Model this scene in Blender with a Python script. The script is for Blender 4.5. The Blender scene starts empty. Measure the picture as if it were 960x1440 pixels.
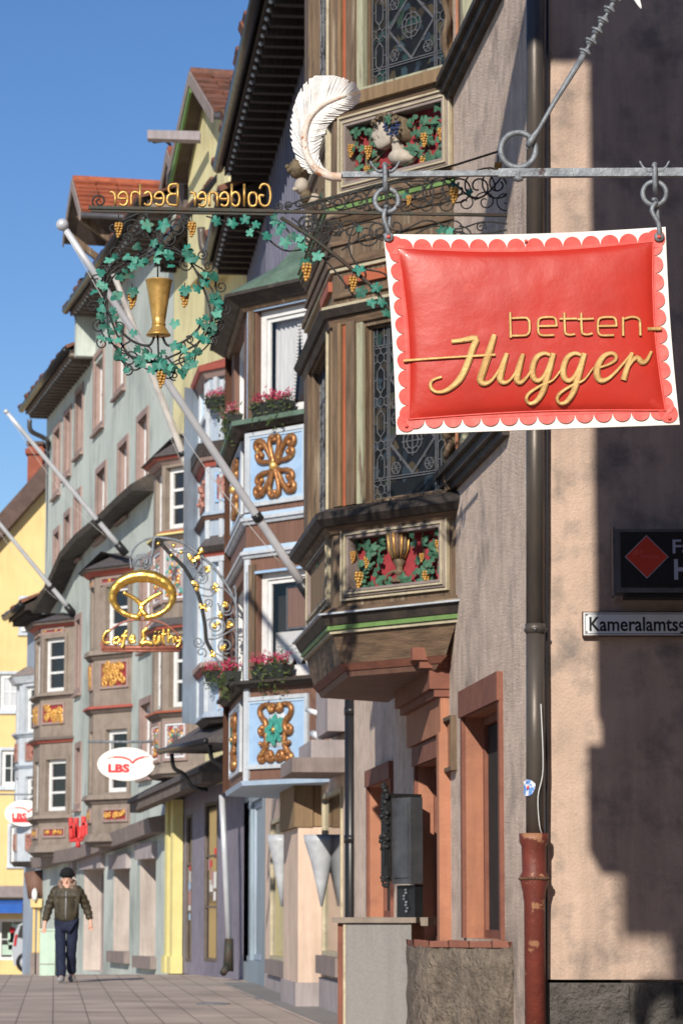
import bpy, bmesh, math, random
from mathutils import Vector, Matrix
random.seed(7)
SC = bpy.context.scene
COL = SC.collection
PI = math.pi
R = math.radians
# ------------------------------------------------------------------ camera
F = 4000.0                      # focal length in photo pixels (100 mm on a 36 mm tall frame)
TH = math.atan(562.0/F)         # upward pitch
CZ = 1.08                       # camera height over the paving
def ray(px, py):
    cx = (px-480)/F; cz = (720-py)/F
    return Vector((cx, math.cos(TH)-cz*math.sin(TH), math.sin(TH)+cz*math.cos(TH)))
def P(px, py, Y):
    d = ray(px, py); t = Y/d.y
    return Vector((t*d.x, Y, CZ+t*d.z))
cd = bpy.data.cameras.new("camera"); cam = bpy.data.objects.new("camera", cd); COL.objects.link(cam)
cam.location = (0, 0, CZ); cam.rotation_euler = (PI/2+TH, 0, 0)
cd.sensor_fit = 'VERTICAL'; cd.sensor_height = 36; cd.sensor_width = 24; cd.lens = 100
cd.clip_end = 2000; cd.clip_start = 0.2
cd.dof.use_dof = True; cd.dof.focus_distance = 12.2; cd.dof.aperture_fstop = 9.0
SC.camera = cam
SC.view_settings.view_transform = 'Standard'; SC.view_settings.look = 'None'
SC.view_settings.exposure = 0; SC.view_settings.gamma = 1
# ------------------------------------------------------------------ light
EL, AZ = R(27), R(16)         # sun height, and how far the rays swing right of the view
w = bpy.data.worlds.new("World"); SC.world = w; w.use_nodes = True
nt = w.node_tree; nt.nodes.clear()
sky = nt.nodes.new('ShaderNodeTexSky'); sky.sky_type = 'NISHITA'; sky.sun_disc = False
sky.sun_elevation = EL; sky.sun_rotation = PI+AZ
sky.air_density = 1.0; sky.dust_density = 0.15; sky.ozone_density = 2.6; sky.altitude = 600
bg = nt.nodes.new('ShaderNodeBackground'); bg.inputs[1].default_value = 0.112
hs = nt.nodes.new('ShaderNodeHueSaturation'); hs.inputs['Saturation'].default_value = 1.22; hs.inputs['Hue'].default_value = .51
ou = nt.nodes.new('ShaderNodeOutputWorld')
nt.links.new(sky.outputs[0], hs.inputs['Color']); nt.links.new(hs.outputs[0], bg.inputs[0]); nt.links.new(bg.outputs[0], ou.inputs[0])
sd = Vector((math.sin(AZ)*math.cos(EL), math.cos(AZ)*math.cos(EL), -math.sin(EL)))
sl = bpy.data.lights.new("sun", 'SUN'); sl.energy = 5.0; sl.angle = R(0.53); sl.color = (1.0, 0.93, 0.82)
so = bpy.data.objects.new("sun", sl); COL.objects.link(so)
so.rotation_euler = sd.to_track_quat('-Z', 'Y').to_euler(); so.location = (-10, -20, 30)

# ------------------------------------------------------------------ materials
MT = {}
STREAK = dict(mint_wall=.38, taupe=.35, wall_pink=.30, stucco=.30, yellow_wall=.35, peach=.3, lilac_render=.35, lilac_board=.3, light_blue=.35, far_yellow=.15, mauve_stone=.3, door_blue=.3, terracotta=.3, brown_paint=.3, mint_light=.2, grey_board=.25, pipe_brown=.3, pink_frame=.3, stone_light=.3, grey_box=.4, white_pole=.3, grey_white=.25, plank_blue=.3, pipe_red=.5)
def M(name, c, c2=None, sc=6.0, rough=0.75, bump=0.0, bsc=None, metal=0.0, st=(1, 1, 1), lo=0.35, hi=0.68, det=6, spec=0.35,
      c3=None, sc3=1.5, lo3=.55, hi3=.75, coat=0.0, bdist=0.02, streak=None):
    if streak is None: streak = STREAK.get(name, 0)
    m = bpy.data.materials.new(name); m.use_nodes = True; n = m.node_tree; L = n.links
    b = n.nodes['Principled BSDF']
    b.inputs['Roughness'].default_value = rough; b.inputs['Metallic'].default_value = metal
    b.inputs['Specular IOR Level'].default_value = spec
    if coat: b.inputs['Coat Weight'].default_value = coat; b.inputs['Coat Roughness'].default_value = .12
    tc = n.nodes.new('ShaderNodeTexCoord'); mp = n.nodes.new('ShaderNodeMapping'); mp.inputs['Scale'].default_value = st
    L.new(tc.outputs['Object'], mp.inputs[0])
    def noise(s, d=det):
        t = n.nodes.new('ShaderNodeTexNoise'); t.inputs['Scale'].default_value = s; t.inputs['Detail'].default_value = d
        t.inputs['Roughness'].default_value = .62
        L.new(mp.outputs[0], t.inputs['Vector']); return t
    if c2 is None: c2 = tuple(x*.78 for x in c)
    t = noise(sc); r = n.nodes.new('ShaderNodeMapRange'); r.inputs[1].default_value = lo; r.inputs[2].default_value = hi
    L.new(t.outputs[0], r.inputs[0])
    mx = n.nodes.new('ShaderNodeMix'); mx.data_type = 'RGBA'
    mx.inputs[6].default_value = (*c, 1); mx.inputs[7].default_value = (*c2, 1)
    L.new(r.outputs[0], mx.inputs[0]); out = mx.outputs[2]
    if c3 is not None:
        t3 = noise(sc3, 9); r3 = n.nodes.new('ShaderNodeMapRange'); r3.inputs[1].default_value = lo3; r3.inputs[2].default_value = hi3
        L.new(t3.outputs[0], r3.inputs[0])
        m3 = n.nodes.new('ShaderNodeMix'); m3.data_type = 'RGBA'; m3.inputs[7].default_value = (*c3, 1)
        L.new(r3.outputs[0], m3.inputs[0]); L.new(out, m3.inputs[6]); out = m3.outputs[2]
    if streak:
        mp2 = n.nodes.new('ShaderNodeMapping'); mp2.inputs['Scale'].default_value = (5.5, 5.5, .45); L.new(tc.outputs['Object'], mp2.inputs[0])
        ts = n.nodes.new('ShaderNodeTexNoise'); ts.inputs['Scale'].default_value = 1.3; ts.inputs['Detail'].default_value = 8; ts.inputs['Roughness'].default_value = .7; L.new(mp2.outputs[0], ts.inputs['Vector'])
        tb = n.nodes.new('ShaderNodeTexNoise'); tb.inputs['Scale'].default_value = .55; tb.inputs['Detail'].default_value = 5; L.new(tc.outputs['Object'], tb.inputs['Vector'])
        ad = n.nodes.new('ShaderNodeMath'); ad.operation = 'ADD'; L.new(ts.outputs[0], ad.inputs[0]); L.new(tb.outputs[0], ad.inputs[1])
        rs = n.nodes.new('ShaderNodeMapRange'); rs.inputs[1].default_value = .95; rs.inputs[2].default_value = 1.3; rs.inputs[3].default_value = 1; rs.inputs[4].default_value = 1-streak; L.new(ad.outputs[0], rs.inputs[0])
        ms = n.nodes.new('ShaderNodeMix'); ms.data_type = 'RGBA'; ms.blend_type = 'MULTIPLY'; ms.inputs[0].default_value = 1
        L.new(out, ms.inputs[6]); L.new(rs.outputs[0], ms.inputs[7]); out = ms.outputs[2]
    L.new(out, b.inputs['Base Color'])
    rr = n.nodes.new('ShaderNodeMapRange'); rr.inputs[3].default_value = max(.03, rough-.1); rr.inputs[4].default_value = min(1, rough+.12)
    L.new(t.outputs[0], rr.inputs[0]); L.new(rr.outputs[0], b.inputs['Roughness'])
    if bump:
        bt = noise(bsc or sc*4, 5); bp = n.nodes.new('ShaderNodeBump'); bp.inputs['Strength'].default_value = bump
        bp.inputs['Distance'].default_value = bdist
        L.new(bt.outputs[0], bp.inputs['Height']); L.new(bp.outputs[0], b.inputs['Normal'])
    MT[name] = m; return m
WS = (9, 9, .8)   # grain runs upright
WH = (1.2, 1.2, 9)
M('stucco', (.88, .70, .57), (.66, .51, .41), 5, .95, 1.0, 44, bdist=.028, st=(1, 1, 1.25), c3=(.20, .17, .16), sc3=1.3, lo3=.55, hi3=.8)
M('wall_pink', (.60, .44, .345), (.49, .365, .29), 4, .93, .7, 60, bdist=.015, c3=(.24, .20, .175), sc3=3.2, lo3=.50, hi3=.72)
M('wall_stone', (.16, .145, .13), (.07, .065, .06), 6, .95, 1.0, 14, bdist=.08)
M('stone_rough', (.30, .245, .195), (.13, .105, .085), 9, .97, 1.0, 30, bdist=.08, st=(1, 1, .7))
M('terracotta', (.46, .205, .12), (.38, .165, .10), 3, .8, .25, 30, c3=(.30, .13, .085), sc3=2)
M('terracotta_dark', (.25, .10, .065), (.18, .07, .05), 4, .8, .3, 30)
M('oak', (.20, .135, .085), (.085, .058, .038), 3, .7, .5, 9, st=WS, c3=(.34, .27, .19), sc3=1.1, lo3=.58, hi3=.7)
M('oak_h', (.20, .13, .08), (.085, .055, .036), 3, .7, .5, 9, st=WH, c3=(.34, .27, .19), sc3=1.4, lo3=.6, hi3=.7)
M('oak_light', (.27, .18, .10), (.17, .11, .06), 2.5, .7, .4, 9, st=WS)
M('dark_wood', (.055, .04, .034), (.028, .022, .02), 4, .7, .4, 9, st=WS)
M('dark_ledge', (.06, .048, .04), (.028, .024, .022), 5, .65, .4, 20, c3=(.12, .09, .065), sc3=3)
M('cream', (.55, .48, .34), (.40, .35, .24), 8, .7, .25, 30, c3=(.30, .24, .17), sc3=5, lo3=.6, hi3=.75)
M('cream_green', (.42, .42, .30), (.30, .30, .21), 5, .75, .3, 20, st=WS, c3=(.17, .13, .09), sc3=2, lo3=.57, hi3=.66)
M('orange_line', (.44, .12, .055), (.30, .085, .045), 3, .6)
M('green_line', (.17, .29, .09), (.12, .21, .07), 8, .6)
M('lead', (.19, .19, .20), (.11, .11, .12), 20, .5, metal=.4)
M('relief_red', (.36, .045, .055), (.24, .03, .035), 12, .75, .3, 50)
M('relief_green', (.065, .165, .10), (.035, .10, .06), 14, .6, .3, 60, c3=(.22, .25, .19), sc3=12, lo3=.62, hi3=.75)
M('relief_stem', (.16, .15, .085), (.09, .08, .05), 20, .7)
M('grape_gold', (.62, .36, .10), (.42, .22, .06), 40, .45, metal=.35)
M('grape_blue', (.035, .06, .17), (.02, .035, .10), 30, .4)
M('bust_stone', (.50, .44, .36), (.36, .31, .26), 16, .7, .15, 60)
M('hair', (.20, .15, .09), (.10, .075, .05), 30, .7, .6, 60)
M('gold', (.95, .62, .16), (.72, .42, .08), 18, .28, .35, 40, metal=.9, bdist=.01)
M('gold_paint', (.72, .46, .15), (.46, .26, .07), 14, .38, .3, 60, metal=.6, bdist=.006, c3=(.30, .14, .04), sc3=9, lo3=.62, hi3=.7)
M('letter_gold', (.66, .44, .18), (.46, .28, .10), 14, .5, .5, 60, metal=.3, bdist=.004, c3=(.36, .23, .09), sc3=20, lo3=.6, hi3=.72)
M('copper_scroll', (.46, .21, .08), (.22, .09, .035), 16, .4, .2, 40, metal=.55, c3=(.85, .55, .18), sc3=13, lo3=.58, hi3=.68)
M('iron', (.035, .036, .037), (.02, .02, .02), 30, .5, .2, 60, metal=.3)
M('iron_rust', (.035, .05, .042), (.075, .045, .03), 12, .6, .3, 60, metal=.2)
M('iron_grey', (.27, .30, .335), (.13, .145, .165), 22, .5, .6, 70, metal=.25, bdist=.006, c3=(.05, .03, .028), sc3=16, lo3=.60, hi3=.68)
M('ivy', (.034, .23, .175), (.022, .14, .105), 15, .5, .2, 60, c3=(.09, .16, .09), sc3=7, lo3=.6, hi3=.72)
M('ivy_dark', (.025, .15, .105), (.02, .09, .065), 15, .55, .2, 60, c3=(.10, .09, .05), sc3=9, lo3=.58, hi3=.7)
M('ivy_pale', (.09, .34, .25), (.06, .24, .18), 15, .5, .2, 60, c3=(.12, .18, .11), sc3=9, lo3=.58, hi3=.7)
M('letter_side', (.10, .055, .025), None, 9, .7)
M('stone_light', (.56, .49, .44), (.50, .43, .385), 4, .85)
M('feather', (.88, .88, .87), (.76, .76, .75), 18, .6, .4, 80, bdist=.004, c3=(.40, .16, .07), sc3=17, lo3=.69, hi3=.76)
M('feather_quill', (.74, .71, .66), (.56, .40, .30), 24, .6, .4, 80, bdist=.004, c3=(.38, .14, .06), sc3=22, lo3=.60, hi3=.66)
M('sign_red', (.50, .028, .015), (.42, .021, .012), 3, .42, .35, 12, coat=.08, bdist=.006, spec=.4, c3=(.66, .09, .06), sc3=7, lo3=.6, hi3=.8)
M('scallop_red', (.74, .13, .11), (.64, .085, .075), 16, .5, .1, 60)
M('sign_white', (.82, .81, .78), (.72, .71, .68), 10, .45)
M('brown_paint', (.215, .115, .08), (.16, .085, .062), 4, .65, .2, 12, st=WS)
M('blue_panel', (.36, .52, .72), (.29, .44, .64), 6, .6)
M('blue_trim', (.45, .58, .72), (.36, .48, .62), 6, .6)
M('grey_white', (.58, .62, .66), (.46, .50, .54), 6, .6, .1)
M('white_paint', (.76, .76, .75), (.64, .64, .63), 8, .5)
M('teal', (.06, .33, .27), (.04, .22, .18), 20, .55)
M('copper_green', (.13, .20, .15), (.075, .11, .08), 5, .6, .3, 14, c3=(.22, .31, .24), sc3=2.5, st=(1, 1, 1))
M('light_blue', (.40, .47, .56), (.32, .38, .46), 5, .75, .2, 20, st=WS)
M('door_blue', (.30, .37, .43), (.23, .30, .35), 3, .6, .1, 9, st=WS)
M('plank_blue', (.20, .20, .27), (.12, .12, .17), 3, .75, .3, 8, st=(12, 12, .6))
M('slate', (.12, .105, .105), (.07, .06, .06), 14, .7, .5, 40)
M('mauve_stone', (.30, .245, .225), (.235, .19, .175), 5, .85, .3, 40)
M('taupe', (.30, .245, .20), (.235, .19, .155), 5, .8, .2, 30)
M('taupe_dark', (.17, .135, .115), (.12, .095, .08), 5, .8, .2, 30)
M('red_line', (.40, .10, .07), (.32, .08, .06), 5, .7)
M('pink_frame', (.37, .265, .235), (.31, .22, .195), 5, .8, .1, 30)
M('mint_wall', (.56, .61, .56), (.49, .54, .49), 1.2, .9, .15, 60, c3=(.30, .34, .31), sc3=.7)
M('mint_light', (.50, .64, .53), (.45, .59, .48), 5, .8)
M('yellow_wall', (.78, .71, .40), (.70, .62, .34), 1.5, .9, .2, 40, c3=(.55, .48, .27), sc3=1.2)
M('yellow_bright', (.72, .64, .28), (.65, .57, .24), 4, .8)
M('far_yellow', (.78, .57, .26), (.70, .51, .23), .8, .9)
M('tile_red', (.42, .12, .055), (.27, .075, .04), 5, .85, .5, 20, c3=(.12, .07, .05), sc3=1.5, lo3=.55, hi3=.75)
M('tile_brown', (.23, .10, .065), (.13, .06, .045), 6, .85, .5, 20, c3=(.08, .06, .05), sc3=2)
M('roof_brown', (.13, .085, .07), (.09, .06, .05), 3, .9, .4, 10)
M('brick', (.33, .10, .06), (.22, .07, .045), 6, .9, .5, 20)
M('zinc', (.16, .16, .17), (.10, .10, .11), 6, .4, metal=.6)
M('pipe_brown', (.125, .105, .09), (.085, .072, .062), 6, .42, .1, 20, metal=.35, st=(1, 1, .4))
M('pipe_red', (.19, .04, .026), (.12, .028, .02), 6, .5, .3, 30, c3=(.36, .17, .09), sc3=6, lo3=.57, hi3=.60)
M('black_paint', (.018, .018, .02), (.012, .012, .014), 6, .35)
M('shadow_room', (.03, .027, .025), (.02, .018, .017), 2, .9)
M('grey_board', (.26, .25, .24), (.22, .21, .20), 60, .6, .1, 80)
M('grey_box', (.23, .235, .24), (.15, .155, .16), 8, .5, .2, 20, metal=.3)
M('silver', (.62, .63, .66), (.52, .53, .56), 4, .35, metal=.25)
M('white_pole', (.62, .58, .54), (.50, .46, .43), 6, .5)
M('lilac_render', (.42, .37, .37), (.36, .31, .31), 3, .85, .1, 40)
M('peach', (.70, .54, .43), (.62, .47, .37), 3, .85)
M('lilac_board', (.25, .23, .29), (.21, .19, .24), 5, .7)
M('frosted', (.52, .54, .56), (.36, .38, .41), 5, .35)
M('lace', (.62, .62, .62), (.50, .50, .50), 60, .9, .3, 90)
M('curtain', (.60, .61, .62), (.45, .46, .48), 3, .9, .3, 10, st=(20, 20, .5))
M('blossom', (.58, .06, .14), (.42, .04, .10), 30, .7)
M('blossom_pale', (.50, .25, .25), (.38, .20, .18), 30, .7)
M('foliage', (.07, .11, .03), (.04, .065, .02), 20, .7)
M('foliage_light', (.14, .17, .06), (.08, .10, .035), 20, .7)
M('soil_box', (.03, .035, .03), (.02, .022, .02), 10, .6)
M('plate_white', (.74, .76, .78), (.66, .68, .70), 10, .3, c3=(.40, .37, .33), sc3=9, lo3=.66, hi3=.8)
M('text_black', (.012, .014, .02), None, 5, .4)
M('rust', (.16, .08, .045), (.09, .05, .03), 20, .8)
M('lightbox', (.014, .015, .018), (.01, .01, .012), 6, .3)
M('diamond', (.60, .05, .025), (.52, .04, .02), 6, .45)
M('text_pale', (.42, .43, .52), (.38, .39, .47), 6, .5)
M('lbs_red', (.75, .03, .04), (.68, .025, .035), 6, .5)
M('lbs_white', (.82, .80, .76), (.76, .74, .70), 6, .4)
M('neon_red', (.70, .06, .06), (.50, .04, .04), 9, .45)
M('rose_iron', (.42, .16, .11), (.28, .10, .07), 20, .5, metal=.3)
M('skin', (.72, .42, .31), (.62, .35, .25), 14, .6)
M('jacket', (.06, .047, .026), (.03, .024, .014), 10, .55, .3, 30, spec=.35)
M('jeans', (.014, .02, .05), (.008, .012, .03), 10, .8, .2, 50)
M('knit_black', (.01, .01, .012), None, 30, .9, .4, 60)
M('shoe', (.30, .30, .31), (.12, .12, .12), 12, .7)
M('collar', (.30, .20, .15), (.20, .13, .10), 20, .9)
M('car_silver', (.55, .57, .62), (.50, .52, .57), 2, .25, metal=.7)
M('rubber', (.02, .02, .02), None, 9, .8)
M('tail_red', (.50, .02, .02), None, 9, .3)
M('awning_blue', (.02, .11, .42), (.015, .09, .36), 3, .7)
M('gold_dot', (.80, .45, .12), (.60, .30, .08), 25, .4, metal=.4)
M('relief_pink', (.45, .22, .17), (.30, .13, .10), 10, .7, .3, 30)
M('sticker_blue', (.10, .25, .60), (.75, .75, .78), 30, .4, lo=.48, hi=.52)
M('wire_white', (.7, .7, .68), None, 9, .5)
M('beige_opposite', (.42, .36, .28), (.34, .29, .23), 2, .9)
def glass(name, c, rough=.03, spec=.6):
    m = M(name, c, tuple(x*.6 for x in c), 1.3, rough, spec=spec); return m
glass('glass', (.022, .024, .028), .05)
glass('glass_shop', (.02, .02, .022), .02, 1.0)
# leaded panes: dark, each piece its own tone
def leadglass():
    m = bpy.data.materials.new('leaded_glass'); m.use_nodes = True; n = m.node_tree; L = n.links; b = n.nodes['Principled BSDF']
    tc = n.nodes.new('ShaderNodeTexCoord'); v = n.nodes.new('ShaderNodeTexVoronoi'); v.inputs['Scale'].default_value = 13
    L.new(tc.outputs['Object'], v.inputs['Vector'])
    cr = n.nodes.new('ShaderNodeValToRGB'); e = cr.color_ramp.elements
    e[0].color = (.012, .014, .016, 1); e[1].color = (.02, .022, .028, 1)
    for p, c in ((.45, (.016, .018, .02, 1)), (.62, (.075, .06, .04, 1)), (.72, (.02, .05, .04, 1)), (.8, (.04, .06, .08, 1)), (.87, (.015, .016, .02, 1))):
        k = cr.color_ramp.elements.new(p); k.color = c
    s = n.nodes.new('ShaderNodeSeparateColor'); L.new(v.outputs['Color'], s.inputs[0]); L.new(s.outputs[0], cr.inputs[0])
    L.new(cr.outputs[0], b.inputs['Base Color']); b.inputs['Roughness'].default_value = .16; b.inputs['Specular IOR Level'].default_value = .08
    bp = n.nodes.new('ShaderNodeBump'); bp.inputs['Strength'].default_value = .4; bp.inputs['Distance'].default_value = .01
    L.new(v.outputs['Distance'], bp.inputs['Height']); L.new(bp.outputs[0], b.inputs['Normal'])
    MT['leaded_glass'] = m
leadglass()
def paving():
    m = bpy.data.materials.new('paving'); m.use_nodes = True; n = m.node_tree; L = n.links; b = n.nodes['Principled BSDF']
    tc = n.nodes.new('ShaderNodeTexCoord'); mp = n.nodes.new('ShaderNodeMapping'); mp.inputs['Rotation'].default_value = (0, 0, R(84.3))
    L.new(tc.outputs['Object'], mp.inputs[0])
    br = n.nodes.new('ShaderNodeTexBrick'); br.inputs['Scale'].default_value = 1; br.inputs['Mortar Size'].default_value = .010
    br.inputs['Brick Width'].default_value = .72; br.inputs['Row Height'].default_value = .36; br.offset = .5
    br.inputs['Color1'].default_value = (.47, .385, .325, 1); br.inputs['Color2'].default_value = (.41, .335, .285, 1)
    br.inputs['Mortar'].default_value = (.22, .175, .145, 1); br.inputs['Mortar Smooth'].default_value = .3
    L.new(mp.outputs[0], br.inputs['Vector'])
    t = n.nodes.new('ShaderNodeTexNoise'); t.inputs['Scale'].default_value = .9; t.inputs['Detail'].default_value = 9
    L.new(tc.outputs['Object'], t.inputs['Vector'])
    r = n.nodes.new('ShaderNodeMapRange'); r.inputs[1].default_value = .3; r.inputs[2].default_value = .7; r.inputs[3].default_value = .72; r.inputs[4].default_value = 1.15
    L.new(t.outputs[0], r.inputs[0])
    mx = n.nodes.new('ShaderNodeMix'); mx.data_type = 'RGBA'; mx.blend_type = 'MULTIPLY'; mx.inputs[0].default_value = 1
    L.new(br.outputs[0], mx.inputs[6]); L.new(r.outputs[0], mx.inputs[7]); L.new(mx.outputs[2], b.inputs['Base Color'])
    b.inputs['Roughness'].default_value = .8
    MT['paving'] = m
paving()

# ------------------------------------------------------------------ mesh builder
def ico(sub):
    bm = bmesh.new(); bmesh.ops.create_icosphere(bm, subdivisions=sub, radius=1)
    v = [tuple(x.co) for x in bm.verts]; f = [tuple(a.index for a in x.verts) for x in bm.faces]; bm.free(); return v, f
ICO1, ICO2, ICO3 = ico(1), ico(2), ico(3)
BASE = {}
class MB:
    def __init__(s, mat): s.v = []; s.f = []; s.mi = []; s.sm = []; s.mats = [mat]; s.cur = 0; s.smooth = False
    def m(s, mat):
        if mat not in s.mats: s.mats.append(mat)
        s.cur = s.mats.index(mat); return s
    def add(s, vs, fs, smooth=None):
        o = len(s.v); s.v += [tuple(x) for x in vs]
        for f in fs:
            s.f.append(tuple(i+o for i in f)); s.mi.append(s.cur); s.sm.append(s.smooth if smooth is None else smooth)
        return s
    def hexa(s, p):   # p: 8 points, bottom ring 0-3 then top ring 4-7
        return s.add(p, [(3, 2, 1, 0), (4, 5, 6, 7), (0, 1, 5, 4), (1, 2, 6, 5), (2, 3, 7, 6), (3, 0, 4, 7)], False)
    def box(s, fc, u0, u1, z0, z1, d0, d1):
        if u0 > u1: u0, u1 = u1, u0
        if z0 > z1: z0, z1 = z1, z0
        q = lambda u, z, d: fc.pt(u, z, d)
        return s.hexa([q(u0, z0, d1), q(u1, z0, d1), q(u1, z0, d0), q(u0, z0, d0), q(u0, z1, d1), q(u1, z1, d1), q(u1, z1, d0), q(u0, z1, d0)])
    def wbox(s, x0, x1, y0, y1, z0, z1):
        return s.hexa([(x0, y0, z0), (x1, y0, z0), (x1, y1, z0), (x0, y1, z0), (x0, y0, z1), (x1, y0, z1), (x1, y1, z1), (x0, y1, z1)])
    def frust(s, lo, hi):  # two equal-length loops of 3D points
        n = len(lo)
        return s.add(list(lo)+list(hi), [tuple(range(n))[::-1], tuple(range(n, 2*n))]+[(i, (i+1) % n, n+(i+1) % n, n+i) for i in range(n)], False)
    def plate(s, fc, pts, d0, d1, smooth=False):  # outline in (u,z)
        lo = [fc.pt(u, z, d0) for u, z in pts]; hi = [fc.pt(u, z, d1) for u, z in pts]
        return s.frust(lo, hi)
    def ball(s, c, r, lod=1, sq=(1, 1, 1)):
        V, Fc = (ICO1, ICO1, ICO2, ICO3)[lod]
        rx = r*sq[0]; ry = r*sq[1]; rz = r*sq[2]
        return s.add([(c[0]+v[0]*rx, c[1]+v[1]*ry, c[2]+v[2]*rz) for v in V], Fc, True)
    def tube(s, pts, r, n=6, sq=None, nrm=None, caps=True, smooth=True):
        # r: number or list; nrm: fixed plane normal -> section squashed by sq along it
        pts = [Vector(p) for p in pts]; k = len(pts)
        if k < 2: return s
        rs = list(r) if isinstance(r, (list, tuple)) else [r]*k
        if len(rs) != k:
            m_ = len(rs)-1; rs = [rs[min(int(i/(k-1)*m_), m_-1)]*(1-(i/(k-1)*m_-min(int(i/(k-1)*m_), m_-1)))+rs[min(int(i/(k-1)*m_), m_-1)+1]*(i/(k-1)*m_-min(int(i/(k-1)*m_), m_-1)) for i in range(k)]
        vs = []; prev = None
        for i, p in enumerate(pts):
            t = (pts[min(i+1, k-1)]-pts[max(i-1, 0)])
            if t.length < 1e-9: t = Vector((0, 0, 1))
            t.normalize()
            if nrm is not None: a = nrm.cross(t); b = nrm
            else:
                if prev is None:
                    h = Vector((0, 0, 1)) if abs(t.z) < .9 else Vector((1, 0, 0)); a = t.cross(h)
                else: a = prev-t*prev.dot(t)
                if a.length < 1e-6: a = t.orthogonal()
                a.normalize(); b = t.cross(a)
            a = a.normalized(); prev = a
            for j in range(n):
                an = 2*PI*(j+.5)/n
                vs.append(p+a*(rs[i]*math.cos(an))+b*(rs[i]*(sq or 1)*math.sin(an) if not (nrm is not None and sq is not None and sq < 0) else -sq*math.sin(an)))
        fs = [(i*n+j, i*n+(j+1) % n, (i+1)*n+(j+1) % n, (i+1)*n+j) for i in range(k-1) for j in range(n)]
        if caps: fs += [tuple(range(n))[::-1], tuple((k-1)*n+j for j in range(n))]
        return s.add(vs, fs, smooth)
    def lathe(s, c, prof, n=20, smooth=True):   # prof: (r,z)
        vs = [(c[0]+r*math.cos(2*PI*j/n), c[1]+r*math.sin(2*PI*j/n), c[2]+z) for r, z in prof for j in range(n)]
        k = len(prof)
        fs = [(i*n+j, i*n+(j+1) % n, (i+1)*n+(j+1) % n, (i+1)*n+j) for i in range(k-1) for j in range(n)]
        fs += [tuple(range(n))[::-1], tuple((k-1)*n+j for j in range(n))]
        return s.add(vs, fs, smooth)
    def inflate(s, fc, pts, d, h, rings=4, c=None):  # domed outline in (u,z), star-shaped about c
        if c is None: c = (sum(p[0] for p in pts)/len(pts), sum(p[1] for p in pts)/len(pts))
        n = len(pts); vs = []
        for i in range(rings):
            k = math.cos(PI/2*i/rings); dd = d+h*math.sin(PI/2*i/rings)
            vs += [fc.pt(c[0]+(u-c[0])*k, c[1]+(z-c[1])*k, dd) for u, z in pts]
        vs.append(fc.pt(c[0], c[1], d+h))
        fs = [(i*n+j, i*n+(j+1) % n, (i+1)*n+(j+1) % n, (i+1)*n+j) for i in range(rings-1) for j in range(n)]
        fs += [((rings-1)*n+j, (rings-1)*n+(j+1) % n, rings*n) for j in range(n)]
        return s.add(vs, fs, True)
    def leaf(s, c, n, ang, size, cup=.25, lobes=5):  # ivy or vine leaf
        if s.mats[s.cur].startswith('ivy'): s.m(random.choice(['ivy', 'ivy', 'ivy', 'ivy_dark', 'ivy_dark', 'ivy_pale']))
        cup *= random.uniform(.3, 1.8); bend = random.uniform(-.35, .35)
        n = Vector(n).normalized(); a = n.orthogonal().normalized(); b = n.cross(a)
        if abs(n.z) < .95: b = (Vector((0, 0, 1))-n*n.z).normalized(); a = b.cross(n)
        c = Vector(c); k = 20; vs = [c+n*size*cup]
        for j in range(k):
            t = 2*PI*j/k
            r = size*(.62+.38*abs(math.cos(lobes*t/2))**1.1)*(1.12 if abs(t) < .5 else 1)*random.uniform(.92, 1.08)
            if abs(t-PI) < .25: r *= .45
            d = a*math.sin(t+ang)+b*math.cos(t+ang)
            vs.append(c+d*r-n*size*(.12*math.cos(3*t)+bend*abs(math.sin(t+ang))))
        return s.add(vs, [(0, 1+j, 1+(j+1) % k) for j in range(k)], True)
    def build(s, name, parent=None, label=None, base=None, stuff=False):
        if not s.v: return None
        if parent is not None: b = BASE[parent.name]
        else:
            if base is None:
                xs = [v[0] for v in s.v]; ys = [v[1] for v in s.v]; zs = [v[2] for v in s.v]
                base = ((min(xs)+max(xs))/2, (min(ys)+max(ys))/2, min(zs))
            b = Vector(base)
        me = bpy.data.meshes.new(name)
        me.from_pydata([(v[0]-b[0], v[1]-b[1], v[2]-b[2]) for v in s.v], [], s.f)
        for m in s.mats: me.materials.append(MT[m])
        me.polygons.foreach_set('material_index', s.mi); me.polygons.foreach_set('use_smooth', s.sm)
        me.update()
        bm = bmesh.new(); bm.from_mesh(me); bmesh.ops.recalc_face_normals(bm, faces=bm.faces); bm.to_mesh(me); bm.free()
        o = bpy.data.objects.new(name, me); COL.objects.link(o)
        BASE[o.name] = Vector(b)
        if parent is not None: o.parent = parent
        else: o.location = b
        if label: o['label'] = label
        if stuff: o['kind'] = 'stuff'
        return o
def thing(name, label, cat, base, group=None):
    o = bpy.data.objects.new(name, None); COL.objects.link(o); o.location = base; o.empty_display_size = .2
    BASE[o.name] = Vector(base); o['label'] = label; o['category'] = cat
    if group: o['group'] = group
    return o
def tag(o, label, cat, group=None):
    o['label'] = label; o['category'] = cat
    if group: o['group'] = group
    return o
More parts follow.
